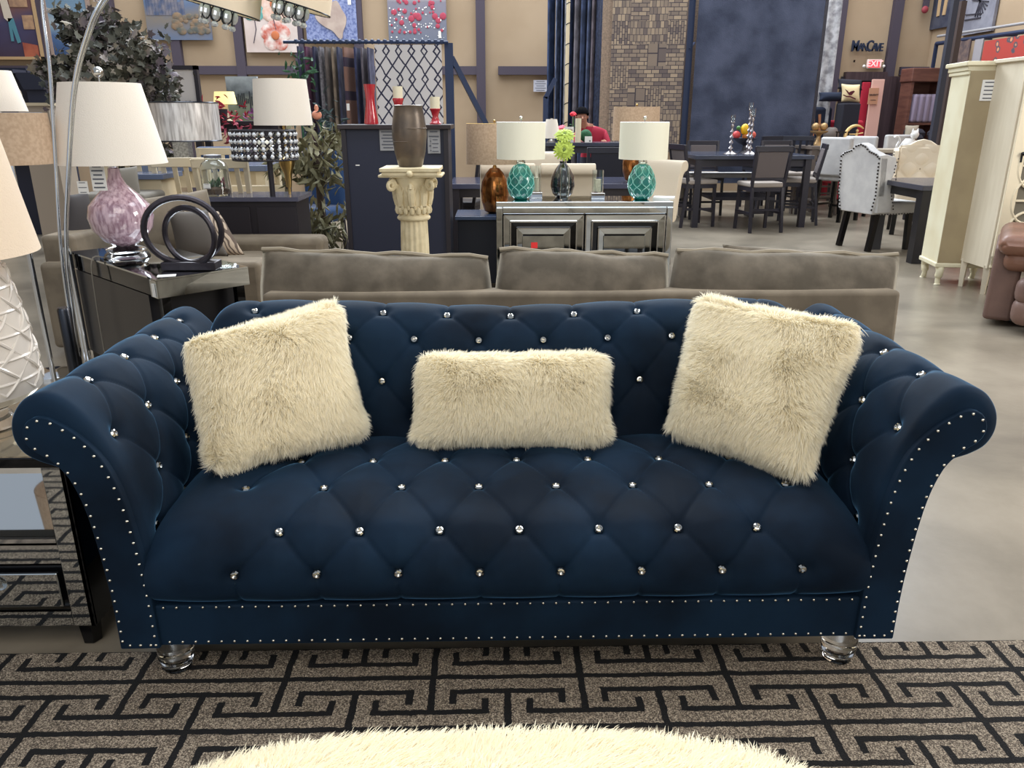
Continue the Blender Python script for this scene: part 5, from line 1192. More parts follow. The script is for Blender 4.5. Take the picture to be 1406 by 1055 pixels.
for i, ((c_, nm), px) in enumerate(zip(cols, xs)):
    nx = xs[i + 1] if i < 9 else 827
    y_ = YR + .25 + .02 * i; x0 = aty(px, 60, y_).x; x1 = aty(nx - .3, 60, y_ + .35).x
    m_ = mat('edge_rug_%d' % i, c_, .95, noise=(tuple(int(v * .72) for v in c_), 6 if i != 9 else 22, 3))
    rugsheet('hanging_rug', ['leftmost %s rug edge on the right rack, beside the wall notice', '%s rug edge, second from the left on the right rack', '%s rug edge left of the bamboo pole', '%s rug edge right beside the bamboo pole', '%s rug edge behind the man, left of the grey one', '%s rug edge above the man\'s hair', '%s rug edge above the man\'s right side', '%s rug edge above the green moss ball', '%s rug edge, third to the left of the patchwork rug', '%s patterned rug edge next to the beige rug by the patchwork rug'][i] % nm, x0, x1, y_, y_ + .35, .3 + .03 * (i % 3), ZT, m_, .02, group='rug edges on the right rack')
# bamboo-like pole and steel frame
t = thing('bamboo_pole', 'pale bamboo pole leaning among the hanging rugs above the lime flowers', 'pole', (aty(778, 100, YR + .1).x, YR + .05, 0))
MB().tube([(0, 0, 0), (0, 0, 3.8)], .03, 10).build('pole', mat('pale_bamboo', (206, 190, 160), .6), t)
mb = MB()
for k in range(12): mb.tube([(-.033, -.01, .4 + .3 * k), (0, -.034, .42 + .3 * k), (.033, -.01, .43 + .3 * k)], .008, 6)
mb.build('nodes', mblack, t)
t = thing('rug_rack', 'dark blue steel rack frame holding the tall hanging rugs', 'rack', (aty(945, 100, YR).x, YR, 0))
ox = t.location.x
def rx_(px, Y): return aty(px, 60, Y).x - ox
MB().box((0, .05, 2), (.10, .06, 4)).build('post', mpole, t)
MB().box((rx_(750, YR) , .06, .86), (.07, .07, 1.72)).bar((rx_(750, YR), .06, 1.70), (rx_(764, YR), .06, 2.0), .07).build('post', mpole, t)
MB().box((rx_(945, YR) * .5 + rx_(790, YR) * .5, .12, ZT + .04), (rx_(945, YR) - rx_(752, YR), .05, .05)).build('top_rail', mpole, t); MB().box((rx_(1040, YR), -.2, ZT + .06), (2.3, .05, .05), rz=-.09).build('top_rail', mpole, t)
MB().bar((0, 0, 2.45), (.20, .55, 2.58), .03).build('brace', mpole, t)
# ================================================================ LEFT RUG RACK
YL = 10.2
zr = aty(500, 59, YL).z
t = thing('rug_rack', 'dark steel rug rack with rod and diagonal brace left of centre', 'rack', (aty(617, 100, YL).x, YL, 0)); ox = t.location.x
xl_ = aty(392, 60, YL).x - ox
MB().tube([(xl_, -.1, zr), (0, -.1, zr)], .018, 8).build('rod', mpole, t)
mb = MB(); [mb.ball((xl_ + (0 - xl_) * k / 26, -.1, zr + .006), .03, 6) for k in range(2, 26)]; mb.build('rod_clamps', mpole, t)
MB().box((0, 0, zr / 2), (.10, .08, zr)).build('post', mpole, t); MB().box((-.14, .1, zr / 2), (.05, .05, zr)).build('post', mpole, t)
MB().bar((.03, 0, zr * .93), (aty(668, 172, YL + .1).x - ox, .1, aty(668, 172, YL).z), .06).build('brace', mpole, t)
MB().bar((aty(668, 172, YL + .1).x - ox, .1, aty(668, 172, YL).z), (aty(668, 172, YL + .1).x - ox, .1, 0), .06).build('post', mpole, t)
mtr = mat('trellis_rug', (205, 200, 198), .95); (ax, ay, az), tc = coords(mtr)
nn = nz(mtr, 5, 2, tc.outputs['Object']); wv = (X(mtr.node_tree, nn.outputs[0]) - .5) * .05
def tri(e): return (e.frac() - .5).abs()
# ogee trellis: |x - zigzag(z)| lines, two mirrored families
u_ = (ax + wv) * 6.6; v_ = (az + wv) * 3.2
zg = tri(v_) * 1.5
l1 = ((u_ + zg).frac() - .5).abs().lt(.07); l2 = ((u_ - zg + .5).frac() - .5).abs().lt(.07)
d1 = ((u_ + zg * -1.0 + .25).frac() - .5).abs().lt(.0)
mix_by(mtr, l1.max(l2), (205, 200, 198), (54, 54, 74))
xa_ = aty(516, 100, YL - .15).x; xb_ = aty(607, 100, YL - .15).x; zb_ = 1.05
rugsheet('trellis_rug', 'white rug with dark trellis lines hanging on the left rack', xa_, xb_, YL - .15, YL - .15, zb_, zr - .03, mtr, .012)
cols = [((66, 66, 92), 'slate blue'), ((92, 54, 78), 'plum'), ((58, 58, 82), 'dark blue'), ((128, 124, 130), 'mottled grey'), ((110, 100, 96), 'taupe'), ((140, 124, 108), 'beige'), ((70, 74, 98), 'blue grey'), ((122, 92, 86), 'brown square patterned'), ((62, 66, 98), 'deep blue'), ((112, 104, 112), 'grey mauve'), ((84, 84, 106), 'dusty blue')]
xs = [413, 423, 434, 442, 450, 459, 466, 474, 489, 498, 507, 516]
for i, (c_, nm) in enumerate(cols):
    y_ = YL - .05 + .015 * i; x0 = aty(xs[i], 100, y_).x; x1 = aty(xs[i + 1] - .3, 100, y_ + .3).x
    m_ = mat('left_rug_%d' % i, c_, .95, noise=(tuple(int(v * .7) for v in c_), 30 if i in (3,) else 5, 3))
    if i == 7:
        (ax, ay, az), tc = coords(m_); sq = ((az * 2.6).frac() - .5).abs().lt(.36); mix_by(m_, sq, (60, 50, 66), (128, 96, 84))
    rugsheet('hanging_rug', nm + ' rug edge hanging on the left rack' + {0: ', leftmost', 10: ', next to the trellis rug'}.get(i, ''), x0, x1, y_, y_ + .3, .5, zr - .04, m_, .012, group='rug edges on the left rack')
p = aty(478, 147, YL - .1); tag(MB(p).box(p, (.035, .003, .08)).build('price_tag', mpaper), 'small white tag hanging on the square patterned rug of the left rack', 'tag')
# ================================================================ WALL SIGNS, RIGHT
def text(name, body, size, ext, m, loc, parent=None, sx=1.0, rot=(PI / 2, 0, 0)):
    cu = bpy.data.curves.new(name, 'FONT'); cu.body = body; cu.size = size; cu.extrude = ext; cu.align_x = 'CENTER'; cu.align_y = 'CENTER'; cu.offset = size * .018
    o = bpy.data.objects.new(name, cu); C.objects.link(o); dg = bpy.context.evaluated_depsgraph_get(); me = bpy.data.meshes.new_from_object(o.evaluated_get(dg)); bpy.data.objects.remove(o)
    o = bpy.data.objects.new(name, me); C.objects.link(o); me.materials.clear(); me.materials.append(m); o.location = loc; o.rotation_euler = rot; o.scale = (sx, 1, 1)
    if parent: o.parent = parent
    return o
YW = 15.93
c0 = aty(1190, 64, YW); sgn = thing('wall_lettering', 'dark blue MANCAVE letters mounted on the tan wall above the exit sign', 'sign', c0)
mlet = mat('navy_letters', (30, 42, 66), .5); 
for ch_, sz, wd in (('M', .27, 1173.5), ('A', .20, 1181.2), ('N', .20, 1187.2), ('C', .27, 1194), ('A', .20, 1200.2), ('V', .20, 1205), ('E', .20, 1210)):
    text('letter', ch_, sz, .02, mlet, (S(wd - 1190, YW, 2.6), -.02, -.02 if sz < .25 else 0), sgn, .72)
c0 = aty(1199, 88, YW); t = thing('exit_sign', 'red lit EXIT sign on the tan wall beside the beam', 'sign', c0)
MB().box((0, -.03, 0), (S(20, YW, 2.4), .06, S(12, YW, 2.4))).build('housing', mat('exit_housing', (214, 200, 190), .5), t, bevel=.01)
MB().box((0, -.062, 0), (S(16, YW, 2.4), .006, S(9.5, YW, 2.4))).build('lit_panel', mat('exit_red', (255, 90, 100), .5, emit=(255, 60, 70), es=.7), t)
text('exit_letters', 'EXIT', .15, .002, mat('exit_white', (255, 190, 190), .5, emit=(255, 170, 170), es=.8), (0, -.067, 0), t)
for s_ in (-1, 1): MB().ball((s_ * .19, -.04, -.04), .03, 8).build('lamp_head', mpaper, t)
p = aty(742, 118, YW); t = thing('wall_notice', 'white printed notice on the tan wall left of the hanging rugs', 'notice', p); paper(t, (0, -.01, 0), S(19, YW, 2), S(15, YW, 2), lines=5, name='sheet', m=mat('pale_blue_paper', (186, 186, 196), .8))
p = aty(1237, 164, YW); tag(MB(p).box(p, (.09, .02, .14)).build('wall_outlet', mpaper), 'white outlet plate on the tan wall left of the brown bookcase', 'outlet')
p = aty(1173, 84, YW); tag(MB(p).box(p, (.03, .02, .04)).build('wall_hook', mblack), 'tiny black hook on the wall below the MANCAVE letters', 'hook')
# door frame (structure) and things in front
def onw(x, y, Y=YW): return aty(x, y, Y)
mjam = mat('dark_door_frame', (58, 44, 48), .5, noise=((72, 56, 60), 3, 2), stretch=(8, 8, .5))
a = onw(1160, 105); b = onw(1216, 105); d1 = thing('door_1', None, None, (0, 0, 0)); d1['kind'] = 'structure'
MB().box(((a.x + b.x) / 2, YW, a.z), (b.x - a.x, .14, .16)).build('door_header', mjam, d1)
MB().box((onw(1214, 150).x, YW, a.z / 2), (.26, .16, a.z)).box((onw(1226, 150).x, YW, a.z / 2), (.12, .1, a.z)).build('door_jamb', mjam, d1)
MB().box(((a.x + b.x) / 2 - .1, YW + .04, a.z / 2), (b.x - a.x - .1, .02, a.z)).build('door_leaf', mat('dark_doorway', (40, 36, 44), .7), d1)
def vboard(name, lab, cat, x, y0, y1, w_, Y, m, th=.05):
    a = onw(x, y0, Y); p = Vector((onw(x, (y0 + y1) / 2, Y).x, Y, 0)); return tag(MB(p).box((p.x, Y, (a.z + p.z) / 2), (S(w_, Y, 1.6), th, a.z - p.z)).build(name, m, bevel=.01), lab, cat)
vboard('display_board', 'tall pink painted board standing in the doorway under the exit sign', 'board', 1199, 109, 210, 17, 15.2, mat('pink_board', (224, 178, 164), .6)); 
p = onw(1199, 132, 15.16); t = thing('plaque', 'small tan square plaque with dark lettering hung on the pink board', 'plaque', p); MB().box((0, 0, 0), (.17, .03, .28)).build('panel', mat('tan_plaque', (192, 142, 112), .6), t); text('lettering', 'NAUGHTY', .045, .002, mdark, (0, -.02, .02), t, .8); MB().box((0, -.018, -.07), (.1, .002, .008)).build('underline', mdark, t)
vboard('folding_screen', 'tall red screen panel standing left of the pink board', 'panel', 1184, 113, 200, 11, 15.35, mat('deep_red', (178, 34, 58), .7))
# red recliner / chair with pillows
p = onw(1168, 190, 14.2); t = thing('red_armchair', 'red armchair in the doorway with pillows stacked on it', 'chair', (p.x, 14.2, 0)); mrd = mat('red_fabric', (176, 34, 56), .8)
rbox('backrest', (0, .3, .85), (.6, .2, 1.0), mrd, t, .05); rbox('seat', (0, 0, .5), (.6, .6, .3), mrd, t, .05); rbox('base', (0, 0, .2), (.6, .6, .34), mrd, t, .02)
for s_ in (-1, 1): rbox('arm', (s_ * .33, 0, .55), (.12, .6, .5), mrd, t, .04)
mblk = mat('charcoal_fabric', (38, 38, 48), .9)
def wp(lab, x0, x1, y0, y1, Y, th, m, tilt=0):
    o = cushion('throw_pillow', [onw(x0, y0, Y + .06), onw(x1, y0 + tilt, Y + .06), onw(x1, y1 + tilt, Y), onw(x0, y1, Y)], th, m, None, .08, 18); return tag(o, lab, 'pillow')
wp('charcoal pillow on top of the pillow stack, above the bird pillow', 1150, 1184, 108, 122, 14.25, .14, mblk, 2)
mbird = mat('cream_bird_pillow', (222, 202, 158), .9)
o = wp('cream pillow with a dark red bird print, under the charcoal pillow', 1155, 1181, 115, 140, 14.1, .14, mbird, 1)
bc = onw(1168, 127, 13.98) - o.location
bm_ = MB(); fn = lambda a, b, tt: bc + Vector((a, tt, b))
bm_.prism([(-.11, .055), (-.06, .03), (-.03, .0), (.01, .02), (.05, .03), (.07, .015), (.05, -.01), (.02, -.045), (-.02, -.045), (-.05, -.01), (-.09, .035)], (-.003, .004), fn).prism([(-.12, -.03), (-.06, -.055), (0, -.055), (.10, -.095), (.10, -.115), (0, -.075), (-.06, -.072), (-.12, -.05)], (-.003, .004), fn)
bm_.build('bird_print', mat('dark_red_print', (92, 34, 46), .9), o)
wp('dark navy pillow left of the bird pillow', 1124, 1160, 127, 139, 14.2, .16, mat('navy_pillow', (34, 42, 62), .9))
p = onw(1167, 142, 14.0); hb_ = p.z - .65; o = rbox('storage_box', (0, 0, hb_ / 2), (.30, .3, hb_), mblk, None, .02); o.location = (p.x, 14.05, .65); tag(o, 'dark grey fabric box below the bird pillow', 'box')
p = onw(1130, 165, 14.2); t = thing('accent_chair', 'navy high back chair with two orange wooden strips, right of the slate rug', 'chair', (p.x, 14.3, 0)); mch_ = mat('navy_chair', (30, 38, 58), .8)
rbox('backrest', (0, .1, 1.1), (.42, .16, .95), mch_, t, .06); rbox('seat', (0, -.1, .55), (.44, .5, .2), mch_, t, .04)
for s_ in (-1, 1): MB().bar((s_ * .06 - .04, -.0, .95), (s_ * .05 - .08, .0, 1.45), .035, .03).build('wooden_strip', mat('orange_wood', (196, 130, 90), .5), t)
for a_ in (-1, 1):
    for b_ in (-1, 1): MB().bar((a_ * .18, b_ * .18 - .08, .46), (a_ * .19, b_ * .2 - .08, 0), .04).build('leg', mdark, t)
# moon sculpture + lantern on the stool table
zz = aty(1175, 197, 12.4).z; p = Vector((aty(1174, 190, 12.4).x, 12.4, .94))
t = thing('moon_sculpture', 'gold crescent ring sculpture with dancing figure on the pale counter table', 'sculpture', p); r_ = S(14, 12.4); gz = mat('pale_gold', (226, 190, 130), .35, metal=.3)
MB().tube([(r_ * math.cos(a), 0, .03 + r_ + r_ * math.sin(a)) for a in np.linspace(.25 * PI, 1.95 * PI, 40)], [.008 + .022 * math.sin(PI * i / 39) for i in range(40)], 8).build('crescent', gz, t)
MB().ball((.02, 0, r_ + .11), .022, 10).tube([(.02, 0, r_ + .08), (.01, 0, r_ + .0), (.0, 0, r_ - .04)], [.018, .022, .018], 8).tube([(-.10, 0, r_ + .06), (.0, 0, r_ + .06), (.11, 0, r_ + .08)], .009, 6).tube([(0, 0, r_ - .04), (-.07, 0, r_ - .06), (-.0, 0, .02)], .012, 6).tube([(0, 0, r_ - .04), (.01, 0, .03)], .012, 6).build('dancer', gz, t)
MB().box((0, 0, .012), (.14, .08, .03)).build('plinth', mdark, t)
p = Vector((aty(1154, 190, 12.5).x, 12.45, .94)); t = thing('lantern', 'black lantern with glowing cream candle left of the moon sculpture', 'lantern', p)
for a in (-1, 1):
    for b in (-1, 1): MB().box((a * .06, b * .06, .12), (.014, .014, .24)).build('lantern_post', mblack, t)
MB().box((0, 0, .01), (.15, .15, .02)).box((0, 0, .245), (.15, .15, .02)).build('lantern_plate', mblack, t); MB().lathe([(.04, .02), (.04, .15), (.004, .15)], 16).build('candle', mat('lit_candle', (250, 232, 170), .5, emit=(255, 230, 160), es=.3), t)
# brown bookcase in the corner
mbk = mat('reddish_brown_wood', (116, 76, 64), .5, noise=((98, 62, 54), 3, 3), stretch=(1, 1, 6)); YK = 15.3
a = onw(1249, 120, YK); b = onw(1289, 120, YK); zt = onw(1270, 94, YK).z; wb = b.x - a.x
t = thing('bookcase', 'reddish brown bookcase in the back right corner with lavender pillows', 'bookcase', ((a.x + b.x) / 2 - .05, YK, 0))
MB().box((0, .0, zt - .12), (wb + .1, .45, .24)).build('cornice', mbk, t, bevel=.02)
for s_ in (-1, 1): MB().box((s_ * wb / 2, 0, zt / 2), (.05, .4, zt)).build('side_panel', mbk, t)
MB().box((0, .19, zt / 2), (wb, .02, zt)).build('back_panel', mbk, t)
sh_z = [.05, .80, onw(1265, 172, YK).z, ]
for z_ in (.06, .7, onw(1265, 170, YK).z): MB().box((0, 0, z_), (wb, .38, .04)).build('shelf', mbk, t)
zsh = onw(1265, 170, YK).z + .02; mlv = mat('lavender_grey_velvet', (150, 136, 156), .8, sheen=.4)
for i in range(4):
    x_ = t.location.x - wb * .34 + i * wb * .21; h_ = .5; o = rbox('throw_pillow', (0, 0, h_ / 2), (.13, .32, h_), mlv, None, .05); o.location = (x_, YK - .05, zsh); o.rotation_euler = (0, 0, .3)
    tag(o, ['leftmost', 'second from left', 'third from left', 'rightmost'][i] + ' of four lavender grey pillows on the bookcase shelf', 'pillow', 'lavender pillows on the bookcase shelf')
o = cushion('throw_pillow', [onw(1243, 172, 13.9), onw(1262, 172, 13.9), onw(1259, 195, 13.8), onw(1241, 195, 13.8)], .14, mat('beige_pillow_far', (150, 140, 124), .9), None, .05, 14); tag(o, 'beige pillow low in front of the bookcase, above the cat figurine', 'pillow')
t = thing('pillow_bin', 'dark display bin with black fabrics in front of the brown bookcase', 'bin', (onw(1266, 190, 13.9).x, 13.95, 0))
rbox('bin', (0, 0, .49), (.68, .5, .98), mblk, t, .03); mb = MB(); rnd = random.Random(4)
for i in range(7): mb.ball((rnd.uniform(-.2, .35), rnd.uniform(-.05, .15), 1.0 + rnd.uniform(0, .16)), rnd.uniform(.08, .14), 10, .8)
mb.build('folded_fabric', mblk, t)
t = thing('display_post', 'tall dark steel posts leaning by the right wall beside the ivory cabinet', 'post', (onw(1292, 120, 12.2).x, 12.2, 0)); ox = t.location.x
MB().box((0, 0, 1.65), (.08, .08, 3.3)).build('post', mat('charcoal_post', (50, 52, 64), .6), t); MB().box((.22, .2, 1.5), (.08, .10, 3.0)).build('post', mat('dark_brown_post', (70, 58, 56), .6), t)
# ---- right wall rack and pictures (on the wall plane x = RX)
def onr(px, py, X_=RX - .05):
    r = ray(px, py); t_ = X_ / r[0]; return Vector((X_, r[1] * t_, H + r[2] * t_))
def wallpic(lab, px0, px1, py0, py1, m, parts, fr, name='wall_art'):
    a = onr(px0, (py0 + py1) / 2); b = onr(px1, (py0 + py1) / 2); zt = onr((px0 + px1) / 2, py0).z; zb = onr((px0 + px1) / 2, py1).z
    t = thing(name, lab, 'picture', (RX - .04, (a.y + b.y) / 2, zb)); L = a.y - b.y; Hh = zt - zb
    MB().box((0, 0, Hh / 2), (.05, L, Hh)).build('canvas', m, t)
    mb = MB()
    for (y_, z_, ww, hh, rr) in parts: mb.bar((-.032, L * (.5 - y_) - math.sin(rr) * hh * Hh / 2, Hh * z_ - math.cos(rr) * hh * Hh / 2), (-.032, L * (.5 - y_) + math.sin(rr) * hh * Hh / 2, Hh * z_ + math.cos(rr) * hh * Hh / 2), ww * L, .02, up=(1, 0, 0))
    mb.build('painted_marks', fr, t); return t
wallpic('dark abstract canvas with pale upright strokes high on the right wall', 1281, 1326, -60, 36, mat('dark_canvas', (54, 58, 76), .7, noise=((76, 78, 92), 5, 4)), [(.3, .55, .07, .75, .06), (.52, .55, .08, .75, -.05), (.72, .5, .06, .5, .03), (.62, .7, .05, .5, .1)], mat('pale_gold_strokes', (196, 164, 124), .6))
wallpic('grey canvas with dark fanned twigs high on the right wall', 1329, 1371, -60, 44, mat('grey_canvas', (142, 142, 152), .7, noise=((120, 120, 132), 4, 4)), [(.5, .42, .02, .42, a_) for a_ in (1.4, 1.15, .9, .6, .3, 0, -.3)] + [(.35, .26, .02, .4, 1.5), (.35, .2, .02, .4, 1.55)], mat('dark_twig', (60, 58, 68), .7))
t = thing('wall_rail', 'dark steel rail with clamps sloping along the right wall', 'rail', tuple(onr(1290, 58, RX - .35)))
o_ = t.location; p1 = onr(1286, 60, RX - .35) - o_; p2 = onr(1460, 36, RX - .35) - o_
MB().tube([p1, p2], .035, 8).build('rail', mpole, t); MB().tube([p1 + Vector((0, 0, .12)), p2 + Vector((0, 0, .12))], .022, 8).build('pipe', mat('grey_pipe', (150, 148, 150), .5), t)
MB().bar(p1, p1 + Vector((0, 0, -.6)), .05).build('bracket', mpole, t)
for k in range(4): q = p1.lerp(p2, .15 + k * .2); MB().bar(q, q + Vector((.3, 0, 0)), .04).build('wall_bracket', mpole, t)
def wallrug(lab, px0, px1, py0, m, Xp=RX - .38, zb=.6):
    a = onr(px0, 70, Xp); b = onr(px1, 70, Xp); zt = onr((px0 + px1) / 2, py0, Xp).z
    rugsheet('hanging_rug', lab, a.x, b.x, a.y, b.y, zb, zt, m, .01, group='rugs hanging along the right wall')
mflor = mat('red_floral_rug', (170, 66, 58), .9); nt = mflor.node_tree; tcn = nt.nodes.new('ShaderNodeTexCoord')
vo = nt.nodes.new('ShaderNodeTexVoronoi'); vo.inputs['Scale'].default_value = 7.0; nt.links.new(tcn.outputs['Object'], vo.inputs[0]); n9 = nz(mflor, 10, 3, tcn.outputs['Object'])
f1 = X(nt, vo.outputs['Distance']) + X(nt, n9.outputs[0]) * .3; col_ = ramp(mflor, f1.k, [(.34, (206, 140, 104)), (.40, (78, 74, 84)), (.50, (92, 80, 84)), (.56, (172, 66, 58))]); nt.links.new(col_, nt.nodes['Principled BSDF'].inputs['Base Color'])
wallrug('red floral patterned rug hanging on the right wall above the cabinets', 1349, 1440, 50, mflor, RX - .42)
wallrug('mottled brown rug hanging on the right wall behind the ivory cabinet', 1305, 1331, 56, mat('mottled_brown_rug', (118, 98, 90), .9, noise=((84, 72, 74), 8, 4)))
wallrug('pale grey rug edge hanging left of the red floral rug', 1336, 1348, 54, mat('pale_grey_rug', (150, 146, 150), .9))
p = onr(1267, 14, RX - .1); t = thing('fire_bell', 'small red alarm device on the tan wall near the back right corner', 'alarm', (onw(1267, 14).x, YW - .05, onw(1267, 14).z)); MB().ball((0, -.03, 0), .065, 12, 1.0, sy=.6).build('bell', mat('alarm_red', (150, 60, 70), .6), t); MB().box((.03, .02, .3), (.10, .06, .5)).build('conduit', mbeam, t)
# ================================================================ BACK WALL PICTURES
def picture(name, lab, px0, px1, py0, py1, m, Y=YW - .04, frame=None, fn=None):
    py0_ = py0; a = aty(px0, (max(py0, 0) + py1) / 2, Y); b = aty(px1, (max(py0, 0) + py1) / 2, Y); zt = aty((px0 + px1) / 2, py0_, Y).z; zb = aty((px0 + px1) / 2, py1, Y).z
    t = thing(name, lab, 'painting', ((a.x + b.x) / 2, Y, zb)); w_ = b.x - a.x; h_ = zt - zb
    MB().box((0, 0, h_ / 2), (w_, .05, h_)).build('canvas', m, t)
    if frame:
        for s_ in (-1, 1): MB().box((s_ * w_ / 2, -.01, h_ / 2), (.05, .08, h_ + .05)).build('frame_side', frame, t)
        for z_ in (0, h_): MB().box((0, -.01, z_), (w_ + .05, .08, .05)).build('frame_rail', frame, t)
    if fn: fn(t, w_, h_)
    return t
def gradm(name, stops, nscale=4, amt=.25, axis=2, h=2.0, det=5):
    m = mat(name, (128, 128, 128), .7); (x_, y_, z_), tc = coords(m); n_ = nz(m, nscale, det, tc.outputs['Object'])
    f = z_ * (1 / h) + (X(m.node_tree, n_.outputs[0]) - .5) * amt; m.node_tree.links.new(ramp(m, f.k, stops), m.node_tree.nodes['Principled BSDF'].inputs['Base Color']); return m
def blobs(t, name, m, lst, y=-.032):
    mb = MB()
    for (x_, z_, r_, sx_) in lst: mb.ball((x_, y, z_), r_, 10, 1.0, sx=sx_, sy=.1)
    mb.build(name, m, t)
# poppies
def fnp(t, w_, h_):
    rnd = random.Random(2); L1 = []; L2 = []
    for i in range(46):
        z_ = rnd.uniform(.12, .60) * h_; L1.append((rnd.uniform(-.46, .46) * w_, z_, rnd.uniform(.015, .03) + .035 * (1 - abs(z_ / h_ - .35) / .3) * (rnd.random() > .5), 1))
    blobs(t, 'painted_poppies', mat('poppy_red', (168, 64, 84), .7), L1)
    for i in range(70): L2.append((rnd.uniform(-.48, .48) * w_, rnd.uniform(.02, .5) * h_, rnd.uniform(.006, .016), 1))
    blobs(t, 'painted_white_dots', mpaper, L2, -.034); MB().box((w_ * .38, -.03, h_ * .1), (.05, .004, .12)).build('price_tag', mpaper, t)
picture('wall_painting', 'painting of red poppies under a pale sky, right of the blue map', 533, 613, -40, 57, gradm('poppy_canvas', [(0, (104, 110, 126)), (.45, (128, 124, 136)), (.52, (166, 158, 160)), (.62, (176, 170, 174)), (.7, (196, 194, 200))], 5, .12, h=1.45), fn=fnp)
# blue map
def fnm(t, w_, h_):
    rnd = random.Random(7); pts = [(.13 * w_, .08), (.02 * w_, .22), (-.12 * w_, .30), (-.26 * w_, .42), (-.30 * w_, .55), (-.16 * w_, .66), (.02 * w_, .78), (.14 * w_, .82), (.22 * w_, .66), (.30 * w_, .5), (.28 * w_, .34), (.22 * w_, .2), (.20 * w_, .08)]
    MB().prism([(q.x, q.y) for q in spline([(a, b * h_ * .75, 0) for a, b in pts], 3, True)], (-.045, -.02), lambda a, b, tt: (a, tt, b)).build('beige_landmass', mat('relief_beige', (186, 168, 156), .8, noise=((168, 148, 138), 5, 4)), t)
    MB().box((w_ * .38, -.03, h_ * .62), (.06, .004, .14)).build('price_tag', mpaper, t)
picture('wall_painting', 'blue textured artwork with a beige landmass shape', 420, 490, -35, 58, mat('blue_scribble_canvas', (92, 104, 150), .8, noise=((140, 150, 188), 26, 6)), fn=fnm)
# flower triptych
def fnf(t, w_, h_):
    def fl(cx_, cz_, r_, c1, c2, nm):
        mb = MB()
        for k in range(5):
            a = 2 * PI * k / 5 + .3; mb.ball((cx_ + r_ * .55 * math.cos(a), -.03, cz_ + r_ * .55 * math.sin(a)), r_ * .55, 12, 1, sy=.06)
        mb.build(nm, mat(nm + '_c', c1, .8, noise=(c2, 6, 3)), t); blobs(t, nm + '_centre', mat(nm + '_cc', (190, 110, 70), .8), [(cx_, cz_, r_ * .3, 1)], -.05)
    fl(-.30 * w_, .58 * h_, .22, (84, 150, 146), (120, 176, 170), 'teal_flower'); fl(.12 * w_, .62 * h_, .30, (208, 160, 132), (226, 202, 190), 'peach_flower'); fl(.08 * w_, .22 * h_, .26, (226, 214, 206), (190, 100, 84), 'white_flower')
    MB().tube([(-.35 * w_, -.03, .12 * h_), (-.28 * w_, -.03, .3 * h_), (-.3 * w_, -.03, .5 * h_)], .008, 5).tube([(.1 * w_, -.03, .3 * h_), (.05 * w_, -.03, .5 * h_)], .012, 5).build('stems', mbeam, t)
picture('wall_painting', 'painting of large teal, peach and white flowers', 336, 408, -35, 72, mat('pale_flower_canvas', (196, 178, 170), .8, noise=((214, 200, 194), 2, 3)), fn=fnf)
# canal town
def fnc(t, w_, h_):
    rnd = random.Random(9); mb = MB()
    for i in range(12): x_ = -w_ * .45 + i * w_ * .05; hh = rnd.uniform(.3, .75) * h_ * (1 - i * .05); mb.box((x_, -.028, h_ * .3 + hh / 2), (w_ * .045, .006, hh))
    mb.build('painted_buildings', mat('painted_dark_blue', (72, 84, 112), .8, noise=((120, 116, 124), 9, 4)), t)
    blobs(t, 'painted_trees', mat('painted_olive', (88, 92, 88), .8, noise=((136, 112, 88), 8, 3)), [(rnd.uniform(-.1, .46) * w_, h_ * rnd.uniform(.10, .30), rnd.uniform(.03, .07), 1.3) for i in range(40)])
picture('wall_painting', 'painting of a canal town with dark buildings and blue sky', 201, 289, -60, 55, gradm('canal_canvas', [(0, (96, 108, 132)), (.2, (120, 112, 104)), (.35, (92, 108, 136)), (.55, (126, 146, 170)), (.8, (110, 134, 164))], 4, .2, h=1.8), fn=fnc)
# sea and sky
picture('wall_painting', 'tall blue painting of a stormy sea and sky behind the arc lamp', 68, 126, -80, 78, gradm('sea_canvas', [(0, (42, 66, 104)), (.16, (70, 96, 136)), (.22, (120, 142, 158)), (.27, (150, 160, 166)), (.34, (108, 134, 156)), (.8, (96, 122, 150))], 2, .08, h=2.2), frame=mat('thin_tan_frame', (150, 130, 120), .6))
# jazz musicians-like interior scene, generic
def fnj(t, w_, h_):
    mb = MB(); mb.prism([(.02, .62), (.12, .62), (.16, .40), (.10, .36), (.04, .40)], (-.04, -.03), lambda a, b, tt: (a * w_, tt, b * h_)).ball((.05 * w_, -.03, .66 * h_), .055, 10, sy=.2); mb.build('painted_shirt', mat('painted_cream', (196, 184, 168), .8), t)
    MB().prism([(.09, .40), (.17, .40), (.22, .16), (.17, .15), (.13, .30), (.12, .17), (.08, .17)], (-.04, -.03), lambda a, b, tt: (a * w_, tt, b * h_)).build('painted_trousers', mat('painted_teal', (74, 124, 138), .8), t)
    MB().prism([(-.5, .1), (-.12, .1), (-.05, .34), (-.1, .44), (-.5, .5)], (-.04, -.03), lambda a, b, tt: (a * w_, tt, b * h_)).prism([(.24, .0), (.46, .0), (.46, .13), (.24, .16)], (-.04, -.03), lambda a, b, tt: (a * w_, tt, b * h_)).build('painted_furniture', mat('painted_rust', (134, 66, 54), .8, noise=((164, 90, 66), 4, 3)), t)
    MB().box((.28 * w_, -.03, .62 * h_), (w_ * .26, .01, h_ * .22)).box((.38 * w_, -.03, .36 * h_), (w_ * .16, .01, h_ * .14)).build('painted_pictures', mat('painted_tan', (182, 146, 112), .8, noise=((142, 112, 92), 6, 3)), t)
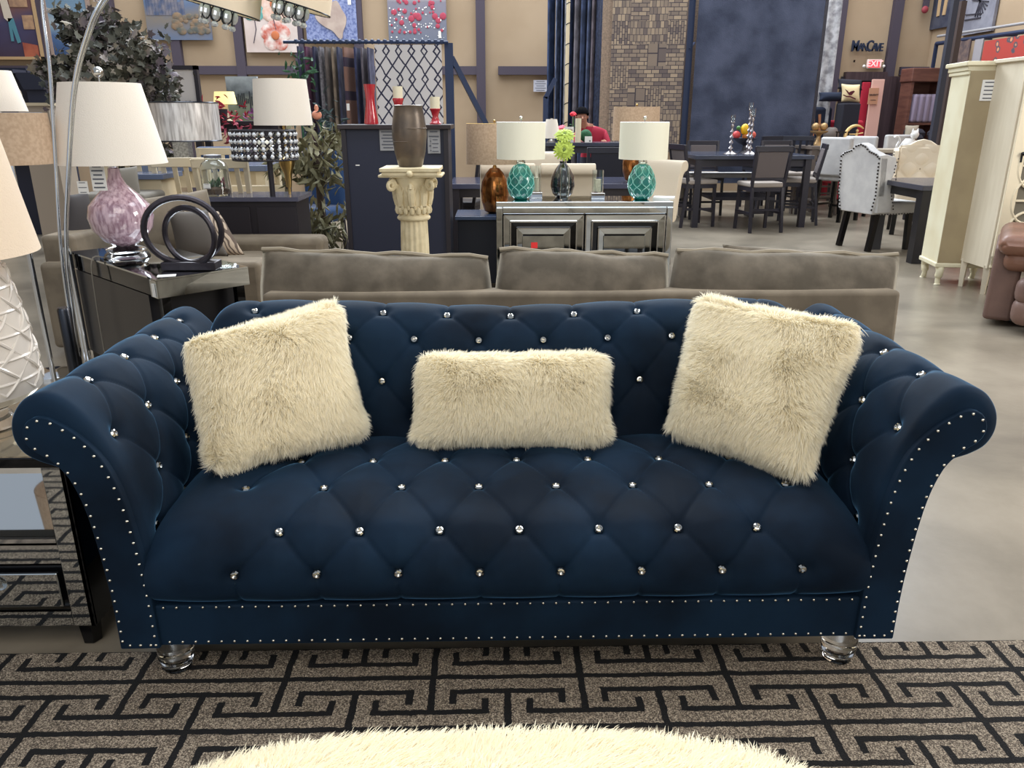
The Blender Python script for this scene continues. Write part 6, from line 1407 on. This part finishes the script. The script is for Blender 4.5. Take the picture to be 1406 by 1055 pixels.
picture('wall_painting', 'painting of a figure in teal trousers at a piano, far left', -40, 53, -60, 80, gradm('room_canvas', [(0, (58, 44, 62)), (.3, (62, 60, 92)), (.5, (110, 74, 66)), (.7, (160, 116, 84))], 3, .3, h=2.0), frame=mat('tan_picture_frame', (176, 146, 108), .6), fn=fnj)
# horse canvas, landscape canvas (nearer, standing)
def fnh(t, w_, h_):
    MB().prism([(-.5, .0), (-.5, .98), (-.28, .84), (-.18, .95), (-.12, .80), (-.02, .62), (-.04, .48), (-.14, .46), (-.2, .3), (-.1, 0)], (-.04, -.026), lambda a, b, tt: (a * w_, tt, b * h_)).build('painted_horse', mat('painted_horse_grey', (86, 82, 92), .8, noise=((168, 164, 168), 9, 5)), t)
picture('wall_painting', 'white canvas with grey horse head in a dark frame right of the tree', 218, 272, 93, 142, mat('off_white_canvas', (196, 190, 186), .8), Y=11.0, frame=mdark, fn=fnh)
def fnl(t, w_, h_):
    rnd = random.Random(3); mb = MB()
    for i in range(9): mb.box((-.2 * w_ + i * w_ * .06, -.028, h_ * (.45)), (w_ * .04, .006, h_ * rnd.uniform(.1, .5)))
    mb.build('painted_towers', mat('painted_charcoal', (60, 64, 68), .8), t)
picture('wall_painting', 'grey green cityscape canvas behind the small lit lamp', 313, 356, 105, 166, gradm('city_canvas', [(0, (120, 130, 96)), (.3, (150, 156, 140)), (.45, (96, 104, 108)), (.7, (176, 184, 188)), (1, (140, 156, 164))], 6, .5, h=.8), Y=11.3, fn=fnl)
# ================================================================ TREES
def leafmesh(name, pts, m, parent, size, shape='maple', seed=1, droop=.3):
    rng = random.Random(seed); V = []; Fq = []
    if shape == 'maple': out = [(0, 0), (.25, .18), (.5, .12), (.42, .35), (.62, .62), (.3, .58), (.0, 1.0), (-.3, .58), (-.62, .62), (-.42, .35), (-.5, .12), (-.25, .18)]
    else: out = [(0, 0), (.13, .3), (.11, .65), (0, 1.0), (-.11, .65), (-.13, .3)]
    mb = MB()
    for p in pts:
        s_ = size * rng.uniform(.6, 1.15); d = Vector((rng.gauss(0, 1), rng.gauss(0, 1), rng.gauss(-droop, .6))).normalized(); n_ = d.cross(Vector((rng.gauss(0, 1), rng.gauss(0, 1), rng.gauss(0, 1)))).normalized(); q = d.cross(n_)
        mb.add([Vector(p) + q * a * s_ + d * b * s_ + n_ * (.12 * s_ * math.sin(b * 3)) for a, b in out], [tuple(range(len(out)))])
    return mb.build(name, m, parent, smooth=False)
def leafmat(name, c1, c2):
    m = mat(name, c1, .7, noise=(c2, 3, 4)); return m
YT = 8.2; p = Vector((aty(150, 200, YT).x, YT, 0)); t = thing('artificial_tree', 'large dark artificial maple tree behind the pink glass lamp', 'tree', p)
rnd = random.Random(5); tips = []; mb = MB(); MB().lathe([(.16, 0), (.2, .3), (.19, .3), (.17, .25), (.01, .25)], 20, cap=False).build('pot', mdark, t)
def T(px, py, Y=YT): return aty(px, py, Y) - p
mb.tube([(0, 0, .2), (.02, 0, .8), (-.02, .02, 1.4), (.0, 0, 2.0)], [.05, .045, .035, .02], 8)
clus = [(88, 22, .14), (118, 36, .2), (140, 30, .25), (100, 50, .15), (115, 85, .3), (150, 70, .4), (185, 60, .3), (200, 75, .24), (88, 100, .22), (120, 120, .45), (165, 110, .5), (198, 100, .3), (222, 108, .16), (95, 122, .25), (190, 140, .45), (215, 145, .35), (66, 96, .14), (195, 175, .4), (205, 205, .3), (220, 215, .2), (150, 160, .5), (185, 210, .35), (140, 95, .4)]
for (x_, y_, r_) in clus:
    c = T(x_, y_, YT + rnd.uniform(-.4, .4)); a = Vector((0, 0, max(.7, min(1.8, c.z - .5)))); mb.tube(spline([a, (a + c) / 2 + Vector((0, 0, .1)), c], 4), [.018] * 3 + [.012] * 3 + [.009] * 3, 5)
    for k in range(int(210 * r_ / .35)): tips.append(c + Vector((rnd.gauss(0, .36), rnd.gauss(0, .36), rnd.gauss(0, .3))) * r_ * .95)
mb.build('trunk_and_branches', mat('tree_bark', (74, 60, 52), .8), t); h_ = len(tips) * 2 // 3; rnd.shuffle(tips)
leafmesh('dark_leaves', tips[:h_], leafmat('maple_dark', (58, 60, 54), (88, 86, 72)), t, .085, seed=2)['kind'] = 'stuff'; leafmesh('purple_leaves', tips[h_:], leafmat('maple_purple', (104, 94, 106), (140, 130, 112)), t, .085, seed=3)['kind'] = 'stuff'
YO = 6.9; p = Vector((aty(437, 250, YO).x, YO, 0)); t = thing('olive_leaf_plant', 'artificial plant with long olive leaves left of the tall chest', 'plant', p)
def T(px, py, Y=YO): return aty(px, py, Y) - p
tips = []; mb = MB(); mb.tube([(0, 0, .1), (.01, 0, .6), (0, 0, 1.2)], [.04, .035, .02], 8); MB().lathe([(.12, 0), (.15, .25), (.14, .25), (.12, .2), (.01, .2)], 20, cap=False).build('pot', mdark, t)
for (x_, y_, r_) in [(420, 200, .3), (445, 190, .3), (455, 215, .3), (430, 230, .28), (410, 215, .25), (450, 240, .22), (440, 290, .28), (455, 300, .22), (430, 310, .22), (450, 325, .2), (458, 190, .2), (395, 220, .16)]:
    c = T(x_, y_, YO + rnd.uniform(-.15, .15)); a = Vector((0, 0, max(.2, c.z - .2))); mb.tube([a, c], [.012, .006], 5)
    for k in range(46): tips.append(c + Vector((rnd.gauss(0, .4), rnd.gauss(0, .4), rnd.gauss(0, .3))) * r_)
mb.build('stem', mat('tree_bark', (74, 60, 52), .8), t); leafmesh('olive_leaves', tips, leafmat('olive_leaf', (104, 102, 76), (142, 136, 104)), t, .15, 'long', 4, 1.0)['kind'] = 'stuff'
# ================================================================ LEFT LAMPS AND FURNITURE
# white shade brass floor lamp
YF_ = 6.1; p = Vector((aty(392, 200, YF_).x, YF_, 0)); t = lamp_root('floor_lamp', 'brass floor lamp with white drum shade right of the crystal lattice lamp', p)
z0 = aty(390, 172, YF_).z; z1 = aty(390, 109, YF_).z
o = drum(MB(), S(38, YF_), S(34, YF_), z0, z1, 40).build('lamp_shade', mshade, t)
MB().tube([(0, 0, .03), (0, 0, z1)], .011, 10).lathe([(.02, .9), (.03, 1.0), (.055, 1.06), (.06, 1.10), (.02, 1.12)], 16).build('pole', mbrass, t); MB().lathe([(.15, 0), (.14, .02), (.02, .04)], 24).build('base', mbrass, t)
# crystal lattice lamp
YX = 5.9; p = Vector((aty(368, 200, YX).x, YX, 0)); t = lamp_root('floor_lamp', 'dark floor lamp with crystal lattice drum shade in front of cream chairs', p)
z0 = aty(365, 219, YX).z; z1 = aty(365, 179, YX).z; r_ = S(42, YX); off = aty(363, 200, YX).x - p.x
MB().tube([(0, 0, .02), (0, 0, z1)], .02, 8).build('pole', mdark, t); MB().lathe([(.15, 0), (.14, .02), (.02, .03)], 24).build('base', mdark, t)
ml_ = MB(); mc_ = MB(); nC = 26; nR = 4
for z_ in (z0, z1): ml_.tube([(off + r_ * math.cos(a), r_ * math.sin(a), z_) for a in [2 * PI * i / 40 for i in range(40)]], .007, 6, True)
for i in range(nC):
    for sg in (-1, 1): ml_.tube([(off + r_ * math.cos(2 * PI * (i + sg * j / 8 * nR / 1.0) / nC), r_ * math.sin(2 * PI * (i + sg * j / 8 * nR / 1.0) / nC), z0 + (z1 - z0) * j / 8) for j in range(9)], .006, 4)
for row_ in range(nR):
    for i in range(nC):
        a = 2 * PI * (i + .5 * 0 + .5 * 1) / nC; mc_.ball((off + r_ * math.cos(a), r_ * math.sin(a), z0 + (z1 - z0) * (row_ + .5) / nR), .015, 8, sz=1.1)
ml_.build('lattice_shade', mdark, t); mc_.build('crystals', mat('bright_crystal', (240, 244, 248), 0.08, metal=0.35, spec=1.0), t, smooth=False)['kind'] = 'stuff'
MB().ball((off, 0, (z0 + z1) / 2), .05, 12).build('bulb', mat('warm_bulb', (255, 250, 230), .4, ), t)
# silver drum lamp with sheer shade
YV = 7.3; p = Vector((aty(254, 226, YV).x, YV, aty(254, 226, YV).z)); ztab = p.z; t = lamp_root('table_lamp', 'table lamp with wide silver beaded drum shade on the cream table', p)
msb = mat('silver_beaded_shade', (168, 162, 158), .35, metal=.3, noise=((222, 218, 214), 40, 4), stretch=(1, 1, .12))
z0 = aty(260, 193, YV).z - ztab; z1 = aty(260, 141, YV).z - ztab; r_ = S(44, YV)
drum(MB(), r_, r_, z0, z1, 44, c=(.05, 0, 0)).build('lamp_shade', msb, t)
mb = MB(); [mb.tube([(.05 + r_ * 1.0 * math.cos(a), r_ * 1.0 * math.sin(a), z_) for a in [2 * PI * i / 40 for i in range(40)]], .006, 6, True) for z_ in (z0, z1)]; mb.build('rim', mchd, t)
MB().box((0, 0, (z0 + .0) / 2 + .01), (S(20, YV), .12, z0 + .02)).build('column_base', mat('silver_mosaic', (176, 172, 160), .4, noise=((130, 126, 118), 50, 2)), t, bevel=.005); MB().box((0, 0, .01), (.20, .16, .02)).build('plinth', mchr, t)
MB().tube([(0.05, 0, z0 - .02), (.05, 0, z1)], .006, 6).tube([(.05 - r_, 0, z1), (.05 + r_, 0, z1)], .003, 6).build('harp', mchr, t)
xa_ = aty(205, 226, YV).x; xb_ = aty(372, 226, YV).x
leg_table('counter_table', 'cream counter height table with dark top under the silver drum lamp', ((xa_ + xb_) / 2, YV + .12, 0), xb_ - xa_, .6, ztab, mcw, mat('slate_blue_top', (96, 106, 130), .2), apron=.14)
MB().box((0, 0, 0), (.1, .1, .1))
c0_ = chair('slat_back_chair', 'cream slat back counter chair left of the glass terrarium', (aty(252, 260, 6.4).x, 6.6, 0), .1, seat_z=.62, top_z=1.10, wd=.40, frame=mcw, seat=mcw, back='slat', group='cream slat back counter chairs')
chair('slat_back_chair', 'cream slat back counter chair behind the glass terrarium', (aty(322, 260, 6.4).x, 6.45, 0), -.05, src=c0_)
chair('slat_back_chair', 'cream slat back counter chair leaning left under the maple tree', (aty(190, 260, 6.7).x, 6.75, 0), .3, src=c0_)
chair('slat_back_chair', 'cream slat back counter chair on the far side of the cream table', (aty(285, 220, 8.0).x, 8.1, 0), 3.2, src=c0_)
# slatted cream sideboard to the right
YS = 7.1; a = aty(315, 240, YS); b = aty(368, 240, YS); t = thing('slatted_bench', 'cream slatted bench behind the brass lamp pole', 'bench', ((a.x + b.x) / 2 + .05, 6.74, 0))
for i in range(9): MB().box((-.30 + i * .075, 0, .66), (.04, .02, .3)).build('slat', mcw, t)
MB().box((0, 0, .83), (.7, .04, .06)).box((0, 0, .48), (.7, .04, .06)).build('rail', mcw, t); MB().box((0, .2, .47), (.7, .3, .04)).build('seat', mcw, t)
for a_ in (-1, 1):
    for b_ in (0, .30): MB().box((a_ * .33, b_, .23), (.05, .05, .46)).build('leg', mcw, t)
# dark low cabinet with terrarium
YQ = 5.85; a = aty(283, 290, YQ); b = aty(411, 290, YQ); z_ = aty(350, 271, YQ).z
t = thing('low_cabinet', 'low espresso cabinet with the glass terrarium on it, behind the loveseat', 'cabinet', ((a.x + b.x) / 2, YQ, 0)); wq = b.x - a.x
MB().box((0, .22, z_ / 2 - .0), (wq - .04, .40, z_ - .06)).build('body', mdark, t, bevel=.004); MB().box((0, .22, z_ - .015), (wq, .46, .03)).build('top', mat('cabinet_top_sheen', (84, 84, 100), .15), t)
for a_ in (-1, 1): MB().box((a_ * (wq / 4), .015, z_ / 2), (wq / 2 - .05, .02, z_ - .14)).build('drawer_front', mdark, t, bevel=.004)
p = Vector((aty(298, 268, YQ + .15).x, YQ + .15, z_)); t = thing('glass_terrarium', 'clear glass jar terrarium with green succulent on the low dark cabinet', 'jar', p)
MB().lathe([(.09, 0), (.10, .02), (.10, .20), (.085, .235), (.06, .25), (.06, .27), (.057, .27), (.057, .25), (.08, .23), (.096, .20), (.096, .012), (.001, .012)], 32, cap=False).build('jar', mclear, t)
MB().lathe([(.062, .27), (.062, .29), (.01, .295)], 24).build('lid', mat('grey_metal_lid', (130, 132, 140), .4, metal=.7), t); MB().lathe([(.001, .014), (.093, .014), (.093, .05), (.04, .07), (.001, .072)], 24).build('soil', mat('brown_gravel', (104, 78, 56), .9, bump=(1, 80)), t)
leafmesh('succulent', [Vector((rnd.gauss(0, .02), rnd.gauss(0, .02), .07)) for i in range(26)], mat('succulent_green', (66, 104, 62), .7), t, .07, 'long', 6, -1.2)
paper(t, (-.03, -.101, .075), .05, .035, lines=2, name='tag_label')
# small lit lamp
YM = 10.6; z_ = aty(312, 166, YM).z; p = Vector((aty(312, 166, YM).x, YM, z_)); t = lamp_root('table_lamp', 'small glowing lamp with yellow shade left of the cityscape canvas', p)
z0 = aty(311, 143, YM).z - z_; z1 = aty(311, 126, YM).z - z_
drum(MB(), S(15, YM), S(12.5, YM), z0, z1, 28).build('lamp_shade', mat('lit_yellow_shade', (244, 230, 160), .8, emit=(255, 236, 160), es=.55), t); MB().lathe([(.07, 0), (.03, .03), (.025, z0 * .5), (.03, z0), (.01, z0 + .02)], 16).tube([(0, 0, z0), (0, 0, z1)], .005, 6).tube([(-S(12.5, YM), 0, z1), (S(12.5, YM), 0, z1)], .004, 6).build('base', mivory, t)
leg_table('sideboard', 'dark sideboard under the small lit lamp and poinsettias', (p.x + .15, YM + .05, 0), 1.1, .45, z_, mdark, cat='sideboard')
def flower_bunch(name, lab, px, py, Y, r_, col, n=40, zb=0):
    c = aty(px, py, Y); p = Vector((c.x, Y, zb)); t = thing(name, lab, 'plant', p); rd = random.Random(px)
    leafmesh('red_bracts' if col[0] > 120 else 'leaves', [c - p + Vector((rd.gauss(0, .5), rd.gauss(0, .5), rd.gauss(0, .45))) * r_ for i in range(n)], mat('bloom_%d' % col[0], col, .7), t, .13, 'long', px)
    MB().tube([(0, 0, .0), (0, 0, c.z - zb)], .012, 6).build('stem', mgb, t); MB().lathe([(.07, 0), (.09, .14), (.08, .14), (.07, .1), (.005, .1)], 14, cap=False).build('pot', mdark, t)
flower_bunch('poinsettia', 'red poinsettia left of the small glowing lamp', 303, 158, 10.4, .22, (164, 36, 58), 60, z_); flower_bunch('poinsettia', 'burgundy poinsettia below the small glowing lamp', 316, 178, 10.2, .2, (132, 34, 56), 50, 0)
flower_bunch('artificial_plant', 'small purple and red flowers behind the white brass-lamp shade', 352, 160, 11.1, .16, (122, 60, 120), 40, 0)
flower_bunch('artificial_plant', 'green topiary behind the top right of the white shade of the brass floor lamp', 409, 98, 9.8, .18, (52, 92, 62), 60, 0)
flower_bunch('artificial_plant', 'dark green plant with a peach rose beside the left hanging rugs', 440, 168, 9.3, .26, (44, 62, 62), 70, 0)
c = aty(435, 158, 9.1); tag(MB(c).ball(c, .055, 12, .9).ball(c + Vector((0, 0, .07)), .025, 8, 1.6).build('rose', mat('peach_rose', (226, 150, 120), .6)), 'peach rose bloom on the dark green plant', 'flower')
# blue chairs
mblu = mat('blue_velvet_far', (34, 64, 106), .8, sheen=.4)
def bluechair(lab, px, Y, rz, s_=1):
    t = thing('accent_chair', lab, 'chair', (aty(px, 230, Y).x, Y, 0), rz, 'blue studded accent chairs'); rbox('backrest', (0, .22, .78), (.5, .12, .62), mblu, t, .05); rbox('seat', (0, 0, .44), (.52, .5, .16), mblu, t, .05)
    for a_ in (-1, 1):
        for b_ in (-1, 1): MB().bar((a_ * .2, b_ * .2, .38), (a_ * .21, b_ * .22, 0), .04).build('leg', mdark, t)
    mb = MB(); [mb.ball((-.22 + .04 * k, .155, 1.05), .009, 6) for k in range(12)]; mb.build('stud_trim', msil, t); return t
bluechair('blue velvet chair behind the crystal lattice lamp', 300, 9.0, .2); bluechair('dark blue studded chair behind the olive leaf plant', 428, 8.4, -.4)
# dark bookcase far left with plates and plant
YB3 = 9.6; a = aty(38, 150, YB3); b = aty(72, 150, YB3); zt = aty(55, 100, YB3).z
t = thing('black_hutch', 'black hutch with flared crown behind the tall white shades at far left', 'hutch', ((a.x + b.x) / 2, YB3, 0)); wh = b.x - a.x
MB().box((0, .2, zt / 2), (wh * .8, .4, zt)).build('body', mnb, t); MB().prism([(-wh * .4, 0), (wh * .4, 0), (wh * .52, .10), (wh * .6, .14), (wh * .6, .18), (-wh * .6, .18), (-wh * .6, .14), (-wh * .52, .10)], (-.06, .45), lambda a_, b_, tt: (a_, tt, zt - .18 + b_)).build('crown', mnb, t)
a = aty(-30, 150, YB3 + .3); b = aty(36, 150, YB3 + .3); zt = aty(0, 92, YB3 + .3).z
t = thing('wall_shelf_unit', 'dark shelf unit with round plates at the far left', 'shelf', ((a.x + b.x) / 2, YB3 + .3, 0)); MB().box((0, .2, zt / 2), (b.x - a.x, .1, zt)).build('back_panel', mnb, t)
for z_ in (1.0, zt - .05): MB().box((0, .02, z_), (b.x - a.x, .3, .04)).build('shelf', mnb, t)
for (x_, y_, r_, lab, base) in ((20, 130, 10, 'beige round plate on the dark shelf at the far left', 0), (10, 114, 9, 'smaller beige round plate above the other plate at the far left', 0)):
    c = aty(x_, y_, YB3 + .25); tag(MB(c).lathe([(.001, -.01), (S(r_, YB3), -.005), (S(r_, YB3) * 1.02, .01), (S(r_, YB3) * .6, .006), (.001, .004)], 28, c).build('plate', mat('beige_plate', (176, 160, 136), .5)), lab, 'plate')
    bpy.context.scene.collection.objects[-1].rotation_euler = (PI / 2, 0, 0)
for p_ in (): pass
a = aty(22, 165, 8.6); b = aty(64, 165, 8.6); zt = aty(40, 141, 8.6).z
t = thing('cream_console', 'cream console behind the tan drum shade at the far left', 'console', ((a.x + b.x) / 2, 8.7, 0)); MB().box((0, .15, zt / 2), (b.x - a.x, .35, zt - .03)).build('body', mat('dusty_cream_paint', (164, 150, 134), .7), t); MB().box((0, .15, zt - .015), (b.x - a.x + .05, .4, .03)).build('top', mcw, t)
t = thing('end_table', 'cream end table with blue grey top between the pink lamp and cream chairs', 'table', (aty(196, 240, 6.2).x, 6.25, 0)); z_ = aty(196, 240, 6.1).z
MB().box((0, .1, z_ - .02), (.34, .4, .04)).build('table_top', mat('slate_blue_top', (96, 106, 130), .2), t, bevel=.005); MB().box((0, .1, z_ / 2), (.28, .34, z_ - .04)).build('body', mcw, t)
